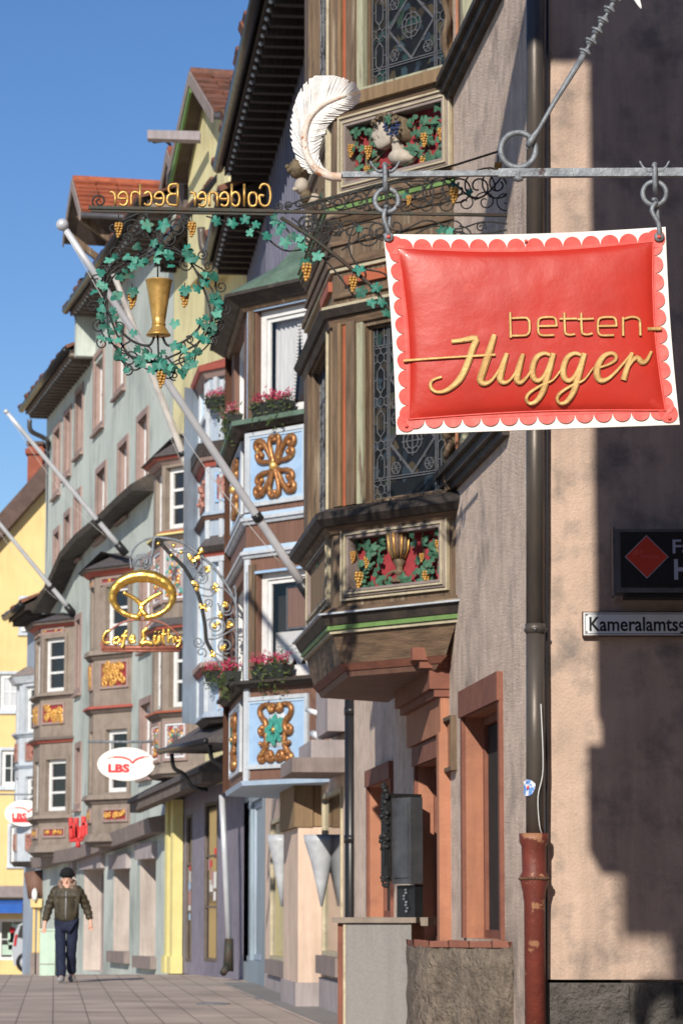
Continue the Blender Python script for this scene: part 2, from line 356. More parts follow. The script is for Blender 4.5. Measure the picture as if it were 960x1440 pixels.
class Face:   # vertical plane, A -> B runs left to right for someone looking at it
    def __init__(s, A, B):
        s.A = Vector((A[0], A[1], 0)); s.B = Vector((B[0], B[1], 0)); s.u = (s.B-s.A); s.L = s.u.length; s.u.normalize()
        s.n = Vector((s.u.y, -s.u.x, 0))
    def pt(s, u, z, d=0): return Vector((s.A.x+s.u.x*u+s.n.x*d, s.A.y+s.u.y*u+s.n.y*d, z))
    def px(s, x, y, d=0):
        r = ray(x, y); o = s.A+s.n*d; t = (o.x*s.n.x+o.y*s.n.y)/(r.x*s.n.x+r.y*s.n.y)
        h = r*t; return ((h-s.A).x*s.u.x+(h-s.A).y*s.u.y, CZ+h.z)
    def rect(s, x0, x1, y0, y1, d=0):
        xm = (x0+x1)/2; ym = (y0+y1)/2
        return (s.px(x0, ym, d)[0], s.px(x1, ym, d)[0], s.px(xm, y1, d)[1], s.px(xm, y0, d)[1])
    def off(s, d):
        a = s.A+s.n*d; b = s.B+s.n*d; return Face(a, b)
def sm(pts, n=6):
    out = []; k = len(pts)
    pts = [Vector(p) for p in pts]
    for i in range(k-1):
        p0 = pts[max(i-1, 0)]; p1 = pts[i]; p2 = pts[i+1]; p3 = pts[min(i+2, k-1)]
        for j in range(n):
            t = j/n
            out.append(.5*((2*p1)+(p2-p0)*t+(2*p0-5*p1+4*p2-p3)*t*t+(3*p1-p0-3*p2+p3)*t**3))
    out.append(pts[-1]); return out
def offpoly(pts, d):   # convex polygon offset outward; pts given so that outward is to the right of travel
    n = len(pts); out = []
    for i in range(n):
        a = Vector(pts[i-1]); b = Vector(pts[i]); c = Vector(pts[(i+1) % n])
        e1 = (b-a).normalized(); e2 = (c-b).normalized()
        n1 = Vector((e1.y, -e1.x)); n2 = Vector((e2.y, -e2.x))
        m = (n1+n2); m /= max(.2, 1+n1.dot(n2)); out.append(b+m*d)
    return out
def layer(mb, poly, z0, z1, o0, o1=None):
    if o1 is None: o1 = o0
    a = offpoly(poly, o0); b = offpoly(poly, o1)
    mb.frust([(p.x, p.y, z0) for p in a], [(p.x, p.y, z1) for p in b])
def wallsheet(mb, fc, u0, u1, z0, z1, holes, depth, rmat=None):
    us = sorted(set([u0, u1]+[h[0] for h in holes]+[h[1] for h in holes])); zs = sorted(set([z0, z1]+[h[2] for h in holes]+[h[3] for h in holes]))
    us = [u for u in us if u0 <= u <= u1]; zs = [z for z in zs if z0 <= z <= z1]
    for i in range(len(us)-1):
        for j in range(len(zs)-1):
            um = (us[i]+us[i+1])/2; zm = (zs[j]+zs[j+1])/2
            if any(h[0] < um < h[1] and h[2] < zm < h[3] for h in holes): continue
            mb.add([fc.pt(us[i], zs[j]), fc.pt(us[i+1], zs[j]), fc.pt(us[i+1], zs[j+1]), fc.pt(us[i], zs[j+1])], [(0, 1, 2, 3)], False)
    c = mb.cur
    if rmat: mb.m(rmat)
    for a, b, e, g in holes:
        q = fc.pt
        for (p, r_) in (((a, e), (b, e)), ((b, e), (b, g)), ((b, g), (a, g)), ((a, g), (a, e))):
            mb.add([q(p[0], p[1], 0), q(r_[0], r_[1], 0), q(r_[0], r_[1], -depth), q(p[0], p[1], -depth)], [(0, 1, 2, 3)], False)
    mb.cur = c
def text(mb, fc, s, x0, x1, y0, y1, d, ext=.004, mirror=False, bold=0, tilt=None, fit=True):
    """word s filling the photo rectangle (x0,x1,y0,y1) measured on face fc; cap height spans y0..y1"""
    cu = bpy.data.curves.new('t', 'FONT'); cu.body = s; cu.size = 1; cu.extrude = .0; cu.offset = bold; cu.resolution_u = 3
    cu.extrude = 1
    o = bpy.data.objects.new('t', cu); COL.objects.link(o); dg = bpy.context.evaluated_depsgraph_get()
    me = bpy.data.meshes.new_from_object(o.evaluated_get(dg))
    xs = [v.co.x for v in me.vertices]; a, b = min(xs), max(xs)
    u0, u1, z0, z1 = fc.rect(x0, x1, y0, y1, d); H = .72
    vs = []
    for v in me.vertices:
        fx = (v.co.x-a)/(b-a); fx = 1-fx if mirror else fx
        z = z0+(z1-z0)*v.co.y/H
        if tilt: z += tilt*(fx-.5)
        vs.append(fc.pt(u0+(u1-u0)*fx, z, d+(ext if v.co.z > 0 else 0)))
    mb.add(vs, [tuple(p.vertices) for p in me.polygons], False)
    bpy.data.objects.remove(o); bpy.data.curves.remove(cu); bpy.data.meshes.remove(me)
def frame4(mb, fc, u0, u1, z0, z1, w, d0, d1):   # four bars butted end to end
    mb.box(fc, u0, u0+w, z0, z1, d0, d1); mb.box(fc, u1-w, u1, z0, z1, d0, d1)
    mb.box(fc, u0+w, u1-w, z0, z0+w, d0, d1); mb.box(fc, u0+w, u1-w, z1-w, z1, d0, d1)
def sash(mb, fc, u0, u1, z0, z1, d, w=.06, nx=1, ny=1, fm='white_paint', gm='glass', bar=.03):
    """frame, glazing bars and pane filling the hole"""
    mb.m(fm); frame4(mb, fc, u0, u1, z0, z1, w, d, d+.05)
    for i in range(1, nx+1):
        if nx > 1 and i < nx:
            u = u0+w+(u1-u0-2*w)*i/nx; mb.box(fc, u-bar/2, u+bar/2, z0+w, z1-w, d+.004, d+.043)
    for j in range(1, ny):
        z = z0+w+(z1-z0-2*w)*j/ny; mb.box(fc, u0+w, u1-w, z-bar/2, z+bar/2, d+.002, d+.04)
    mb.m(gm); mb.add([fc.pt(u0, z0, d+.012), fc.pt(u1, z0, d+.012), fc.pt(u1, z1, d+.012), fc.pt(u0, z1, d+.012)], [(0, 1, 2, 3)], False)
def window(parent, fc, h, depth=.14, w=.06, nx=1, ny=2, fm='white_paint', gm='glass', surround=None, sw=.12, label=None):
    mb = MB(fm); u0, u1, z0, z1 = h; d = -depth
    frame4(mb, fc, u0+.002, u1-.002, z0+.002, z1-.002, w, d, d+.05)
    for i in range(1, nx):
        u = u0+w+(u1-u0-2*w)*i/nx; mb.box(fc, u-.02, u+.02, z0+w, z1-w, d+.004, d+.043)
    for j in range(1, ny):
        z = z0+w+(z1-z0-2*w)*j/ny; mb.box(fc, u0+w, u1-w, z-.018, z+.018, d+.002, d+.04)
    if surround:
        mb.m(surround); frame4(mb, fc, u0-sw, u1+sw, z0-sw, z1+sw, sw, -.02, .035)
        mb.box(fc, u0-sw-.03, u1+sw+.03, z0-sw-.05, z0-sw, -.02, .09)
    o = mb.build('window', parent, label)
    p = MB(gm); p.add([fc.pt(u0, z0, d+.012), fc.pt(u1, z0, d+.012), fc.pt(u1, z1, d+.012), fc.pt(u0, z1, d+.012)], [(0, 1, 2, 3)], False)
    p.build('pane', o); return o
def bunch(mb, c, size, mat='grape_gold', n=(1, 2, 3)):   # hanging bunch of grapes
    mb.m(mat); r = size*.215; c = Vector(c)
    for k in range(6):
        zz = c.z+size*(.75-k*.30); wd = size*(.50-.085*k) if k else size*.36
        m_ = max(1, int(2*PI*wd/(r*2.0)))
        for j in range(m_):
            a = 2*PI*j/m_+k*.7
            mb.ball((c.x+wd*math.cos(a)*.9, c.y+wd*math.sin(a)*.7, zz+random.uniform(-.1, .1)*r), r*random.uniform(.9, 1.1), 1)
def spiral(cx, cy, r, turns=1.6, a0=0, dr=1, r1=.15, n=None):
    n = n or int(14*turns)+4; out = []
    for i in range(n+1):
        t = i/n; rr = r*((1-t)**.9*(1-r1)+r1); a = a0+dr*2*PI*turns*t
        out.append((cx+rr*math.cos(a), cy+rr*math.sin(a)))
    return out
def tiled(mb, p00, p10, p01, p11, rows, cols, th=.03):   # eave-left, eave-right, ridge-left, ridge-right
    p00, p10, p01, p11 = map(Vector, (p00, p10, p01, p11)); n = (p10-p00).cross(p01-p00).normalized()
    if n.z < 0: n = -n
    q = lambda s, t: (p00*(1-s)+p10*s)*(1-t)+(p01*(1-s)+p11*s)*t
    for j in range(rows):
        for i in range(cols):
            s0 = i/cols+.02/cols; s1 = (i+1)/cols-.02/cols; t0 = j/rows-.12/rows; t1 = (j+1)/rows
            h = th*random.uniform(.85, 1.3); k = random.uniform(-.15, .15)/rows
            a = [q(s0, t0+k), q(s1, t0+k), q(s1, t1), q(s0, t1)]
            lo = [v for v in a]; hi = [a[0]+n*h*1.6, a[1]+n*h*1.6, a[2]+n*h*.5, a[3]+n*h*.5]
            mb.hexa(lo+hi)
FAC = lambda Y: 1.28-.1014*(Y-18)      # street front of the near houses
FAC2 = lambda Y: -1.56-.26*(Y-46)      # beyond the bend

def clearglass():
    m = bpy.data.materials.new('clear_glass'); m.use_nodes = True; n = m.node_tree; L = n.links; n.nodes.clear()
    o = n.nodes.new('ShaderNodeOutputMaterial'); t = n.nodes.new('ShaderNodeBsdfTransparent'); gl = n.nodes.new('ShaderNodeBsdfGlossy'); gl.inputs['Roughness'].default_value = .03
    f = n.nodes.new('ShaderNodeValue'); f.outputs[0].default_value = .07; mx = n.nodes.new('ShaderNodeMixShader')
    L.new(f.outputs[0], mx.inputs[0]); L.new(t.outputs[0], mx.inputs[1]); L.new(gl.outputs[0], mx.inputs[2]); L.new(mx.outputs[0], o.inputs[0]); MT['clear_glass'] = m
clearglass()
FAC3 = lambda Y: -3.12-.24*(Y-52)
# ================================================================== SETTING
g = MB('paving')
ys = [-60, 10, 30, 40, 46, 50, 54, 60, 70, 85, 105, 140, 260]; zg = lambda y: 0 if y <= 50 else -.0216*(y-50) if y < 150 else -2.16
for i in range(len(ys)-1):
    a, b = ys[i], ys[i+1]
    g.add([(-120, a, zg(a)), (120, a, zg(a)), (120, b, zg(b)), (-120, b, zg(b))], [(0, 1, 2, 3)], False)
o = g.build('pavement', base=(0, 0, 0)); o['kind'] = 'structure'
g = MB('grey_board')   # drain channel and setts along the houses
fk = Face((FAC(44), 44), (FAC(14), 14))
g.box(fk, 0, fk.L, -.02, .012, .0, .45); o = g.build('gutter_strip'); o['kind'] = 'structure'

# ================================================================== NEAR HOUSE (dark oriel, stucco front)
NH = thing('timber_oriel_house', 'grey stucco corner house with dark wooden oriel and carved grapevine panels', 'house', (1.3, 18, 0))
fs = Face((FAC(29.7), 29.7), (1.28, 18))
def FR(x0, x1, y0, y1, d=0):   # opening rectangle on the stucco front; heights measured at its near edge
    u0 = fs.px(x0, (y0+y1)/2)[0]; u1 = fs.px(x1, (y0+y1)/2)[0]
    return (u0, u1, fs.px(x1, y1)[1], fs.px(x1, y0)[1])
hW2 = FR(655, 706, 985, 1322); hD1 = FR(588, 628, 1062, 1330); hW0 = FR(520, 552, 1095, 1290)
hS1 = (fs.px(640, 650)[0], fs.px(713, 650)[0], 4.52, 5.75); hS2 = (fs.px(640, 0)[0], fs.px(713, 0)[0], 7.68, 9.2)
mb = MB('stucco')
wallsheet(mb, fs, 0, fs.L, 0, 12, [hW2, hD1, hW0, hS1, hS2], .17, 'terracotta')
mb.m('stucco'); mb.frust([(1.75, 18.03, 0), (9, 18.03, 0), (9, 30, 0), (FAC(29.7)+.4, 29.7, 0)], [(1.75, 18.03, 12), (9, 18.03, 12), (9, 30, 12), (FAC(29.7)+.4, 29.7, 12)])
mb.build('wall', NH)
ff = Face((1.2815, 17.995), (9, 17.995))          # the end wall beside the alley
mb = MB('wall_pink'); r = random.Random(3)
N = 26; zt = [.66+i*(12-.66)/N for i in range(N+1)]
us = [0, .02, .05, .10, .2, .5, 1.5, 3, 7.7]
def wob(u, z): return .012*math.sin(z*2.3+u*2)+.009*math.sin(z*5.1+u*3)+(.03 if u > .06 else 0)
vs = [ff.pt(u + (r.uniform(-.008, .008) if 0 < u < .2 else 0), z, wob(u, z)-.02) for z in zt for u in us]
k = len(us); mb.add(vs, [(j*k+i, j*k+i+1, (j+1)*k+i+1, (j+1)*k+i) for j in range(N) for i in range(k-1)], True)
mb.build('side_wall', NH)
mb = MB('wall_stone'); rr = random.Random(5); u = .03
mb.box(ff, 0, 7.7, 0, .64, -.05, .02)
for row in range(2):
    u = .06
    while u < 4:
        wd = rr.uniform(.25, .5); z0 = row*.32
        mb.frust([ff.pt(u, z0+.012, .02), ff.pt(u+wd-.02, z0+.012, .02), ff.pt(u+wd-.02, z0+.012, .0), ff.pt(u, z0+.012, .0)],
                 [ff.pt(u+.01, z0+.31, .05), ff.pt(u+wd-.03, z0+.31, .045), ff.pt(u+wd-.03, z0+.31, .0), ff.pt(u+.01, z0+.31, .0)])
        u += wd
mb.build('stone_base', NH)
# inner panes, frames and surrounds of the lower openings
def opening(h, name, inner, surround=True, top=.16):
    u0, u1, z0, z1 = h; mb = MB('terracotta_dark')
    mb.box(fs, u0-.09, u0-.001, z0, z1, -.01, .03); mb.box(fs, u1+.001, u1+.07, z0, z1, -.01, .03)
    mb.box(fs, u0-.09, u1+.07, z1+.001, z1+top, -.01, .045)
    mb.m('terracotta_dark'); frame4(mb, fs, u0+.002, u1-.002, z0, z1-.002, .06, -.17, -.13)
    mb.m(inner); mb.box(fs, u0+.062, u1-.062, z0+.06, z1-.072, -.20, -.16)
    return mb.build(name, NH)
opening(hW2, 'window', 'shadow_room', top=.20); o = opening(hD1, 'door', 'shadow_room'); opening(hW0, 'window', 'shadow_room')
mb = MB('terracotta_dark')      # entablature over the door
u0, u1 = hD1[0]-.16, hD1[1]+.14; zt_ = hD1[3]+.17
for z0, z1, p in ((zt_, zt_+.28, .07), (zt_+.28, zt_+.34, .12), (zt_+.34, zt_+.50, .16), (zt_+.50, zt_+.56, .24), (zt_+.56, zt_+.66, .30)):
    mb.m('terracotta' if p < .1 else 'terracotta_dark'); mb.box(fs, u0-p, u1+p*.4, z0, z1-.002, -.01, p)
mb.m('terracotta'); mb.box(fs, hD1[1]+.08, hD1[1]+.22, .85, zt_-.002, -.01, .09)
mb.build('door_hood', NH)
mb = MB('oak'); frame4(mb, fs, *[fs.px(630, 1050)[0], fs.px(642, 1050)[0]], fs.px(636, 1085)[1], fs.px(636, 1008)[1], .03, -.005, .05)
mb.m('glass'); mb.box(fs, fs.px(632, 1050)[0], fs.px(640, 1050)[0], fs.px(636, 1082)[1], fs.px(636, 1012)[1], -.004, .02)
mb.build('notice_frame', NH)
# rough stone bench-like plinth before the openings
mb = MB('stone_rough'); rr = random.Random(11); rows, n = 12, 22
pl = [P(576, 1328, 22.0), P(577, 1328, 20.0), P(640, 1328, 19.55), P(716, 1328, 19.3), P(722, 1328, 19.5)]
path = sm([Vector((p.x, p.y, 0)) for p in pl], 8); ztop = P(640, 1330, 19.6).z
vs = []
for j in range(rows+1):
    for i, p in enumerate(path):
        d = rr.uniform(-.014, .014); top = (j == rows)
        vs.append((p.x+d, p.y+d-(.02 if j < rows else -.02), ztop*j/rows+(0 if j in (0,) else rr.uniform(-.015, .012))))
k = len(path)
mb.add(vs, [(j*k+i, j*k+i+1, (j+1)*k+i+1, (j+1)*k+i) for j in range(rows) for i in range(k-1)], True)
mb.add([vs[rows*k+i] for i in range(k)]+[(1.3, 19.5, ztop), (1.0, 22, ztop)], [tuple(range(k+2))], False)
mb.m('terracotta_dark')
for i in range(0, k-3, 3):
    a, b = path[i], path[i+3]; mb.hexa([(a.x, a.y+.0, ztop-.01), (b.x-.004, b.y, ztop-.01), (b.x, b.y+.2, ztop-.01), (a.x, a.y+.2, ztop-.01), (a.x, a.y+.01, ztop+.035+rr.uniform(-.01, .01)), (b.x-.01, b.y+.01, ztop+.035), (b.x, b.y+.2, ztop+.03), (a.x, a.y+.2, ztop+.03)])
mb.build('plinth', NH)
# ledges with window strips above them
for zl, hh in ((4.37, hS1), (7.52, hS2)):
    mb = MB('dark_ledge'); a = fs.px(628, 600)[0]; b = fs.px(716, 600)[0]
    mb.box(fs, a, b, zl, zl+.07, -.02, .09); mb.box(fs, a, b, zl+.07, zl+.12, -.02, .13); mb.box(fs, a, b, zl-.05, zl, -.02, .05)
    mb.build('window_ledge', NH)
    mb = MB('oak'); u0, u1, z0, z1 = hh
    n = 5
    for i in range(n+1):
        u = u0+(u1-u0-.09)*i/n; mb.m('cream_green' if i % 2 else 'oak'); mb.box(fs, u, u+.09, z0, z1, -.14, -.02+.05*(i % 2))
    mb.m('oak'); mb.box(fs, u0, u1, z0-.03, z0, -.15, .05); mb.box(fs, u0, u1, z1-.09, z1-.001, -.15, .03)
    mb.m('lead'); 
    for i in range(24): mb.box(fs, u0+(u1-u0)*i/24, u0+(u1-u0)*i/24+.007, z0, z1, -.150, -.143)
    for i in range(14): mb.box(fs, u0, u1, z0+(z1-z0)*i/14, z0+(z1-z0)*i/14+.007, -.149, -.142)
    mb.m('leaded_glass'); mb.box(fs, u0, u1, z0, z1, -.18, -.152)
    mb.build('window', NH)
# carved wooden corner console under the upper ledge side
# downpipe at the corner
def pipe_run(mb, pts, r, n=14): mb.tube(pts, r, n)
mb = MB('pipe_brown'); YP = 17.88
for a, b in ((-200, 420), (422, 884), (886, 1180)):
    pa, pb = P(741 if a > 0 else 735, a, YP), P(752, b, YP)
    pa.x = P(752, a, YP).x+.0; mb.tube([pa, pb], .058, 18)
    mb.tube([pb+Vector((0, 0, .03)), pb-Vector((0, 0, .03))], .064, 18)
mb.m('zinc'); c = P(752, 886, YP)
mb.tube([c+Vector((-.07, 0, 0)), c+Vector((.075, 0, 0))], .012, 6); mb.ball(c+Vector((-.005, -.065, 0)), .016, 1)
mb.build('downpipe', NH)
mb = MB('pipe_red'); b0 = P(750, 1172, YP); X = b0.x
prof = [(.066, 0), (.066, b0.z-.42), (.070, b0.z-.40), (.073, b0.z-.36), (.088, b0.z-.30), (.088, b0.z-.26), (.076, b0.z-.24), (.078, b0.z-.08), (.092, b0.z-.05), (.092, b0.z), (.07, b0.z)]
mb.lathe((X, YP, 0), prof, 22)
mb.m('rust')
for j in range(16):
    a = PI+PI*j/15; mb.ball((X+.09*math.cos(a), YP+.09*math.sin(a), b0.z-.28), .011, 1)
mb.build('standpipe', NH)
mb = MB('black_paint'); mb.tube([P(769, -60, 17.93), P(769, 600, 17.93), P(768, 1000, 17.93), P(768, 1440, 17.93), P(768, 1480, 17.93)], .008, 6)
mb.m('wire_white'); mb.tube(sm([P(760, 990, 17.8), P(763, 1080, 17.8), P(756, 1120, 17.8), P(758, 1160, 17.8), P(763, 1176, 17.85)], 5), .004, 5)
mb.build('cable', NH)
mb = MB('sticker_blue'); c = P(740, 1108, YP); q = []
for j in range(14):
    a = 2*PI*j/14; q.append((a, .05*math.cos(a)*(1+.12*math.sin(3*a)), .052*math.sin(a)))
vs = []
for a, dx, dz in q:
    th = math.asin(max(-1, min(1, (c.x-X+dx)/.062))); 
    vs.append((X+.062*math.sin(max(-1.35, min(1.35, th))), YP-.062*math.cos(max(-1.35, min(1.35, th))), c.z+dz))
mb.add(vs, [tuple(range(14))], False)
mb.m('lbs_red'); mb.ball((X-.035, YP-.051, c.z), .012, 1, (1, .2, 1)); mb.build('sticker', NH)
# roof of the near house
mb = MB('roof_brown'); fo = fs.off(.55)
mb.frust([fo.pt(-.2, 11.9), fo.pt(fo.L+.3, 11.9), fs.pt(fs.L+.3, 12.0, -5), fs.pt(-.2, 12.0, -5)], [fo.pt(-.2, 12.05), fo.pt(fo.L+.3, 12.05), fs.pt(fs.L+.3, 16, -5), fs.pt(-.2, 16, -5)])
mb.build('roof', NH)

# ---- the oriel
p0 = (FAC(21.9), 21.9); a_ = .95
p1 = (p0[0]-a_, p0[1]+a_*1.0); p2 = (p1[0]-.1014*2.4, p1[1]+2.4); p3 = (FAC(p2[1]+a_*.8)+.05, p2[1]+a_*.8)
OP = [p3, p2, p1, p0]
C = Face(p1, p0); Fr = Face(p2, p1); Bk = Face(p3, p2)
Z = lambda y: C.px(555, y)[1]
mb = MB('oak')
def hz(x0, x1, y0, y1, fc=C): return fc.rect(x0, x1, y0, y1)
hA = list(hz(512, 629, -330, 112)); hB = list(hz(514, 631, 447, 697)); hA[1] = min(hA[1], C.L-.03); hB[1] = min(hB[1], C.L-.03)
hPa = [C.px(487, 200)[0], C.px(626, 200)[0], Z(243), Z(158)]
hPb = [C.px(491, 785)[0], C.px(622, 785)[0], Z(825), Z(747)]
zb, ztp = Z(872), Z(-420)
wallsheet(mb, C, 0, C.L, zb, ztp, [tuple(hA), tuple(hB), tuple(hPa), tuple(hPb)], .10, 'oak')
fA = (.5, Fr.L-.25, Z(112), Z(-330)); fB = (.5, Fr.L-.25, Z(697), Z(447))
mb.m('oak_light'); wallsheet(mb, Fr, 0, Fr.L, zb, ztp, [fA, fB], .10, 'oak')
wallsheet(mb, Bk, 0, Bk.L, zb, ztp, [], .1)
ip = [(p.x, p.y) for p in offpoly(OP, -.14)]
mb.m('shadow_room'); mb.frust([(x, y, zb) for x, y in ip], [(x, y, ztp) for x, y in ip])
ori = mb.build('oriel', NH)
# mouldings
def band(name, rows, parent, poly):
    m = MB(rows[0][0])
    for mat, ya, yb, oa, ob in rows:      # from lower px to upper px
        m.m(mat); layer(m, poly, ya+.0015, yb-.0015, oa, ob)
    return m.build(name, parent)
band('corbel', [('brown_paint', Z(944), Z(936), -.12, -.10), ('terracotta_dark', Z(936), Z(926), -.09, -.05), ('oak_h', Z(926), Z(884), -.06, .0), ('cream', Z(884), Z(879), .03, .03), ('green_line', Z(879), Z(872), .05, .05),
    ('dark_ledge', Z(872), Z(858), .06, .10), ('grey_white', Z(858), Z(855), .13, .13), ('oak_h', Z(855), Z(846), .10, .03)], ori, OP)
band('cornice', [('oak_h', Z(741), Z(731), .02, .07), ('dark_ledge', Z(731), Z(722), .10, .15), ('dark_ledge', Z(722), Z(712), .15, .15), ('dark_ledge', Z(712), Z(704), .14, .05)], ori, OP)
band('cornice', [('oak_h', Z(301), Z(290), .015, .05), ('oak_h', Z(290), Z(281), .06, .06), ('green_line', Z(281), Z(274), .075, .075), ('oak_h', Z(274), Z(266), .09, .03)], ori, OP)
band('cornice', [('oak_h', Z(444), Z(432), .03, .05), ('dark_ledge', Z(432), Z(421), .08, .12), ('cream', Z(421), Z(416), .10, .10)], ori, OP)
band('cornice', [('cream', Z(366), Z(360), .03, .03), ('oak_h', Z(360), Z(348), .05, .05), ('oak_h', Z(328), Z(320), .025, .025)], ori, OP)
band('window_sill', [('oak_h', Z(146), Z(136), .02, .03), ('oak_light', Z(136), Z(118), .08, .08), ('cream_green', Z(118), Z(113), .05, .05)], ori, OP)
mb = MB('orange_line'); mb.box(C, C.px(487, 390)[0], C.px(545, 390)[0], Z(388), Z(374), 0, .035); mb.box(Fr, Fr.L-.8, Fr.L-.1, Z(388), Z(374), 0, .035)
mb.m('oak_h'); mb.box(C, .02, C.L-.02, Z(404), Z(396), 0, .03)
mb.build('carved_panel', ori)
# posts and coloured strips beside the windows
def posts(ya, yb):
    z0, z1 = Z(yb), Z(ya); ym = (ya+yb)/2; uu = lambda x: C.px(x, ym)[0]
    def one(name, bs):
        m = MB(bs[0][0])
        for mat, fc, a, b, d0, d1 in bs: m.m(mat); m.box(fc, a, b, z0, z1, d0, d1)
        m.build(name, ori)
    one('corner_post', [('oak', C, uu(471), uu(480), 0, .03), ('oak_light', C, uu(480)+.001, uu(484), 0, .045)])
    one('painted_strip', [('orange_line', C, uu(484.5), uu(489), 0, .02)])
    one('window_post', [('oak', C, uu(490), uu(500), 0, .035), ('oak', C, uu(500)+.001, uu(504), 0, .05), ('cream_green', C, uu(504)+.001, uu(512.5), -.03, .025)])
    one('window_post', [('oak', C, uu(631), C.L, -.02, .06)])
    one('corner_post', [('oak_light', Fr, Fr.L-.22, Fr.L-.03, 0, .02), ('cream', Fr, Fr.L-.26, Fr.L-.221, 0, .04)])
    one('corner_post', [('oak', Fr, 0, .4, 0, .03)])
    pts = []; c = C.pt(C.L+.02, 0, .10)
    for j in range(60):
        a = j*.9; pts.append((c.x+.018*math.cos(a), c.y+.018*math.sin(a), z0+(z1-z0)*j/59))
    m = MB('oak'); m.tube(pts, .026, 7); m.build('twisted_column', ori)
posts(440, 702); posts(-400, 116)
# leaded windows
def leaded(h, fc, parent, full=True):
    u0, u1, z0, z1 = h; W = u1-u0; H = z1-z0; m = MB('oak'); d = -.07
    m.m('oak'); frame4(m, fc, u0+.001, u1-.001, z0+.001, z1-.001, .018, -.09, -.045)
    m.m('leaded_glass'); m.add([fc.pt(u0, z0, d-.004), fc.pt(u1, z0, d-.004), fc.pt(u1, z1, d-.004), fc.pt(u0, z1, d-.004)], [(0, 1, 2, 3)], False)
    m.m('lead')
    def ln(a, b, w=.0042):
        a = Vector((a[0], a[1])); b = Vector((b[0], b[1])); t = b-a
        if t.length < 1e-6: return
        t.normalize(); n = Vector((-t.y, t.x))*w
        q = [fc.pt(*(a-n), d), fc.pt(*(b-n), d), fc.pt(*(b+n), d), fc.pt(*(a+n), d)]; q2 = [x+fc.n*.007 for x in q]; m.hexa(q+q2)
    def cir(c, r_, k=10):
        for j in range(k):
            a = 2*PI*j/k; b = 2*PI*(j+1)/k; ln((c[0]+r_*math.cos(a), c[1]+r_*math.sin(a)), (c[0]+r_*math.cos(b), c[1]+r_*math.sin(b)), .0035)
    b = .20*W
    for x in (u0+.03, u0+b, u0+b+.022, u1-b-.022, u1-b, u1-.03): ln((x, z0), (x, z1), .005)
    for z in (z0+.02, z0+b*.9, z0+b*.9+.02, z1-b*.9, z1-b*.9-.02): ln((u0, z), (u1, z), .004)
    s_ = b*.95; k = int(H/s_); s_ = H/k
    for side in (u0+.03, u1-b):     # chain of hexagons and circles up both borders
        wd = b-.03; cx = side+wd/2
        for j in range(k):
            zc = z0+(j+.5)*s_
            if j % 2 == 0:
                cir((cx, zc), wd*.27)
                for a in range(6):
                    an = PI/3*a+PI/6; ln((cx+wd*.27*math.cos(an), zc+wd*.27*math.sin(an)), (cx+wd*.5*math.cos(an), zc+wd*.55*math.sin(an)))
            else:
                hw = wd*.26; hh = s_*.62
                q = [(cx-hw, zc-hh*.6), (cx, zc-hh), (cx+hw, zc-hh*.6), (cx+hw, zc+hh*.6), (cx, zc+hh), (cx-hw, zc+hh*.6)]
                for i in range(6): ln(q[i], q[(i+1) % 6])
                ln((side, zc), (cx-hw, zc)); ln((cx+hw, zc), (side+wd, zc))
    x0, x1 = u0+b+.022, u1-b-.022; cw = x1-x0; zz0 = z0+b*.9+.02; zz1 = z1-b*.9-.02; nn = max(1, round((zz1-zz0)/cw)); ch = (zz1-zz0)/nn; cx = (x0+x1)/2
    for j in range(nn):
        za = zz0+j*ch; zc = za+ch/2
        for o_ in (0, .016):
            ln((x0, zc-o_), (cx, za+ch-o_)); ln((cx, za+ch-o_), (x1, zc-o_)); ln((x0, zc+o_), (cx, za+o_)); ln((cx, za+o_), (x1, zc+o_))
            ln((x0, za+ch*.5+o_), (x0+cw*.25, za+ch*.75+o_))
        for sx, sz in ((-1, -1), (1, -1), (-1, 1), (1, 1)):
            cir((cx+sx*cw*.25, zc+sz*ch*.25), .013, 8)
            c2 = (cx+sx*cw*.36, zc+sz*ch*.38)
            for a in range(6):
                an = PI/3*a; ln(c2, (c2[0]+cw*.10*math.cos(an), c2[1]+cw*.10*math.sin(an)), .0032)
            cir(c2, cw*.10, 6)
        rr_ = cw*.13; q = [(cx+rr_*math.cos(PI/4*a), zc+rr_*math.sin(PI/4*a)) for a in range(8)]
        for a in range(8):
            ln(q[a], q[(a+1) % 8]); ln(q[a], (cx+rr_*(1.8 if a % 2 == 0 else 1.45)*math.cos(PI/4*a), zc+rr_*(1.8 if a % 2 == 0 else 1.45)*math.sin(PI/4*a)))
        ln((cx-rr_, zc), (cx+rr_, zc)); ln((cx, zc-rr_), (cx, zc+rr_))
        q = [(cx+rr_*1.6*math.cos(PI/4*a+PI/8), zc+rr_*1.6*math.sin(PI/4*a+PI/8)) for a in range(8)]
        for a in range(8): ln(q[a], q[(a+1) % 8])
    m.build('window', parent)
leaded(hA, C, ori); leaded(hB, C, ori); leaded(fA, Fr, ori); leaded(fB, Fr, ori)
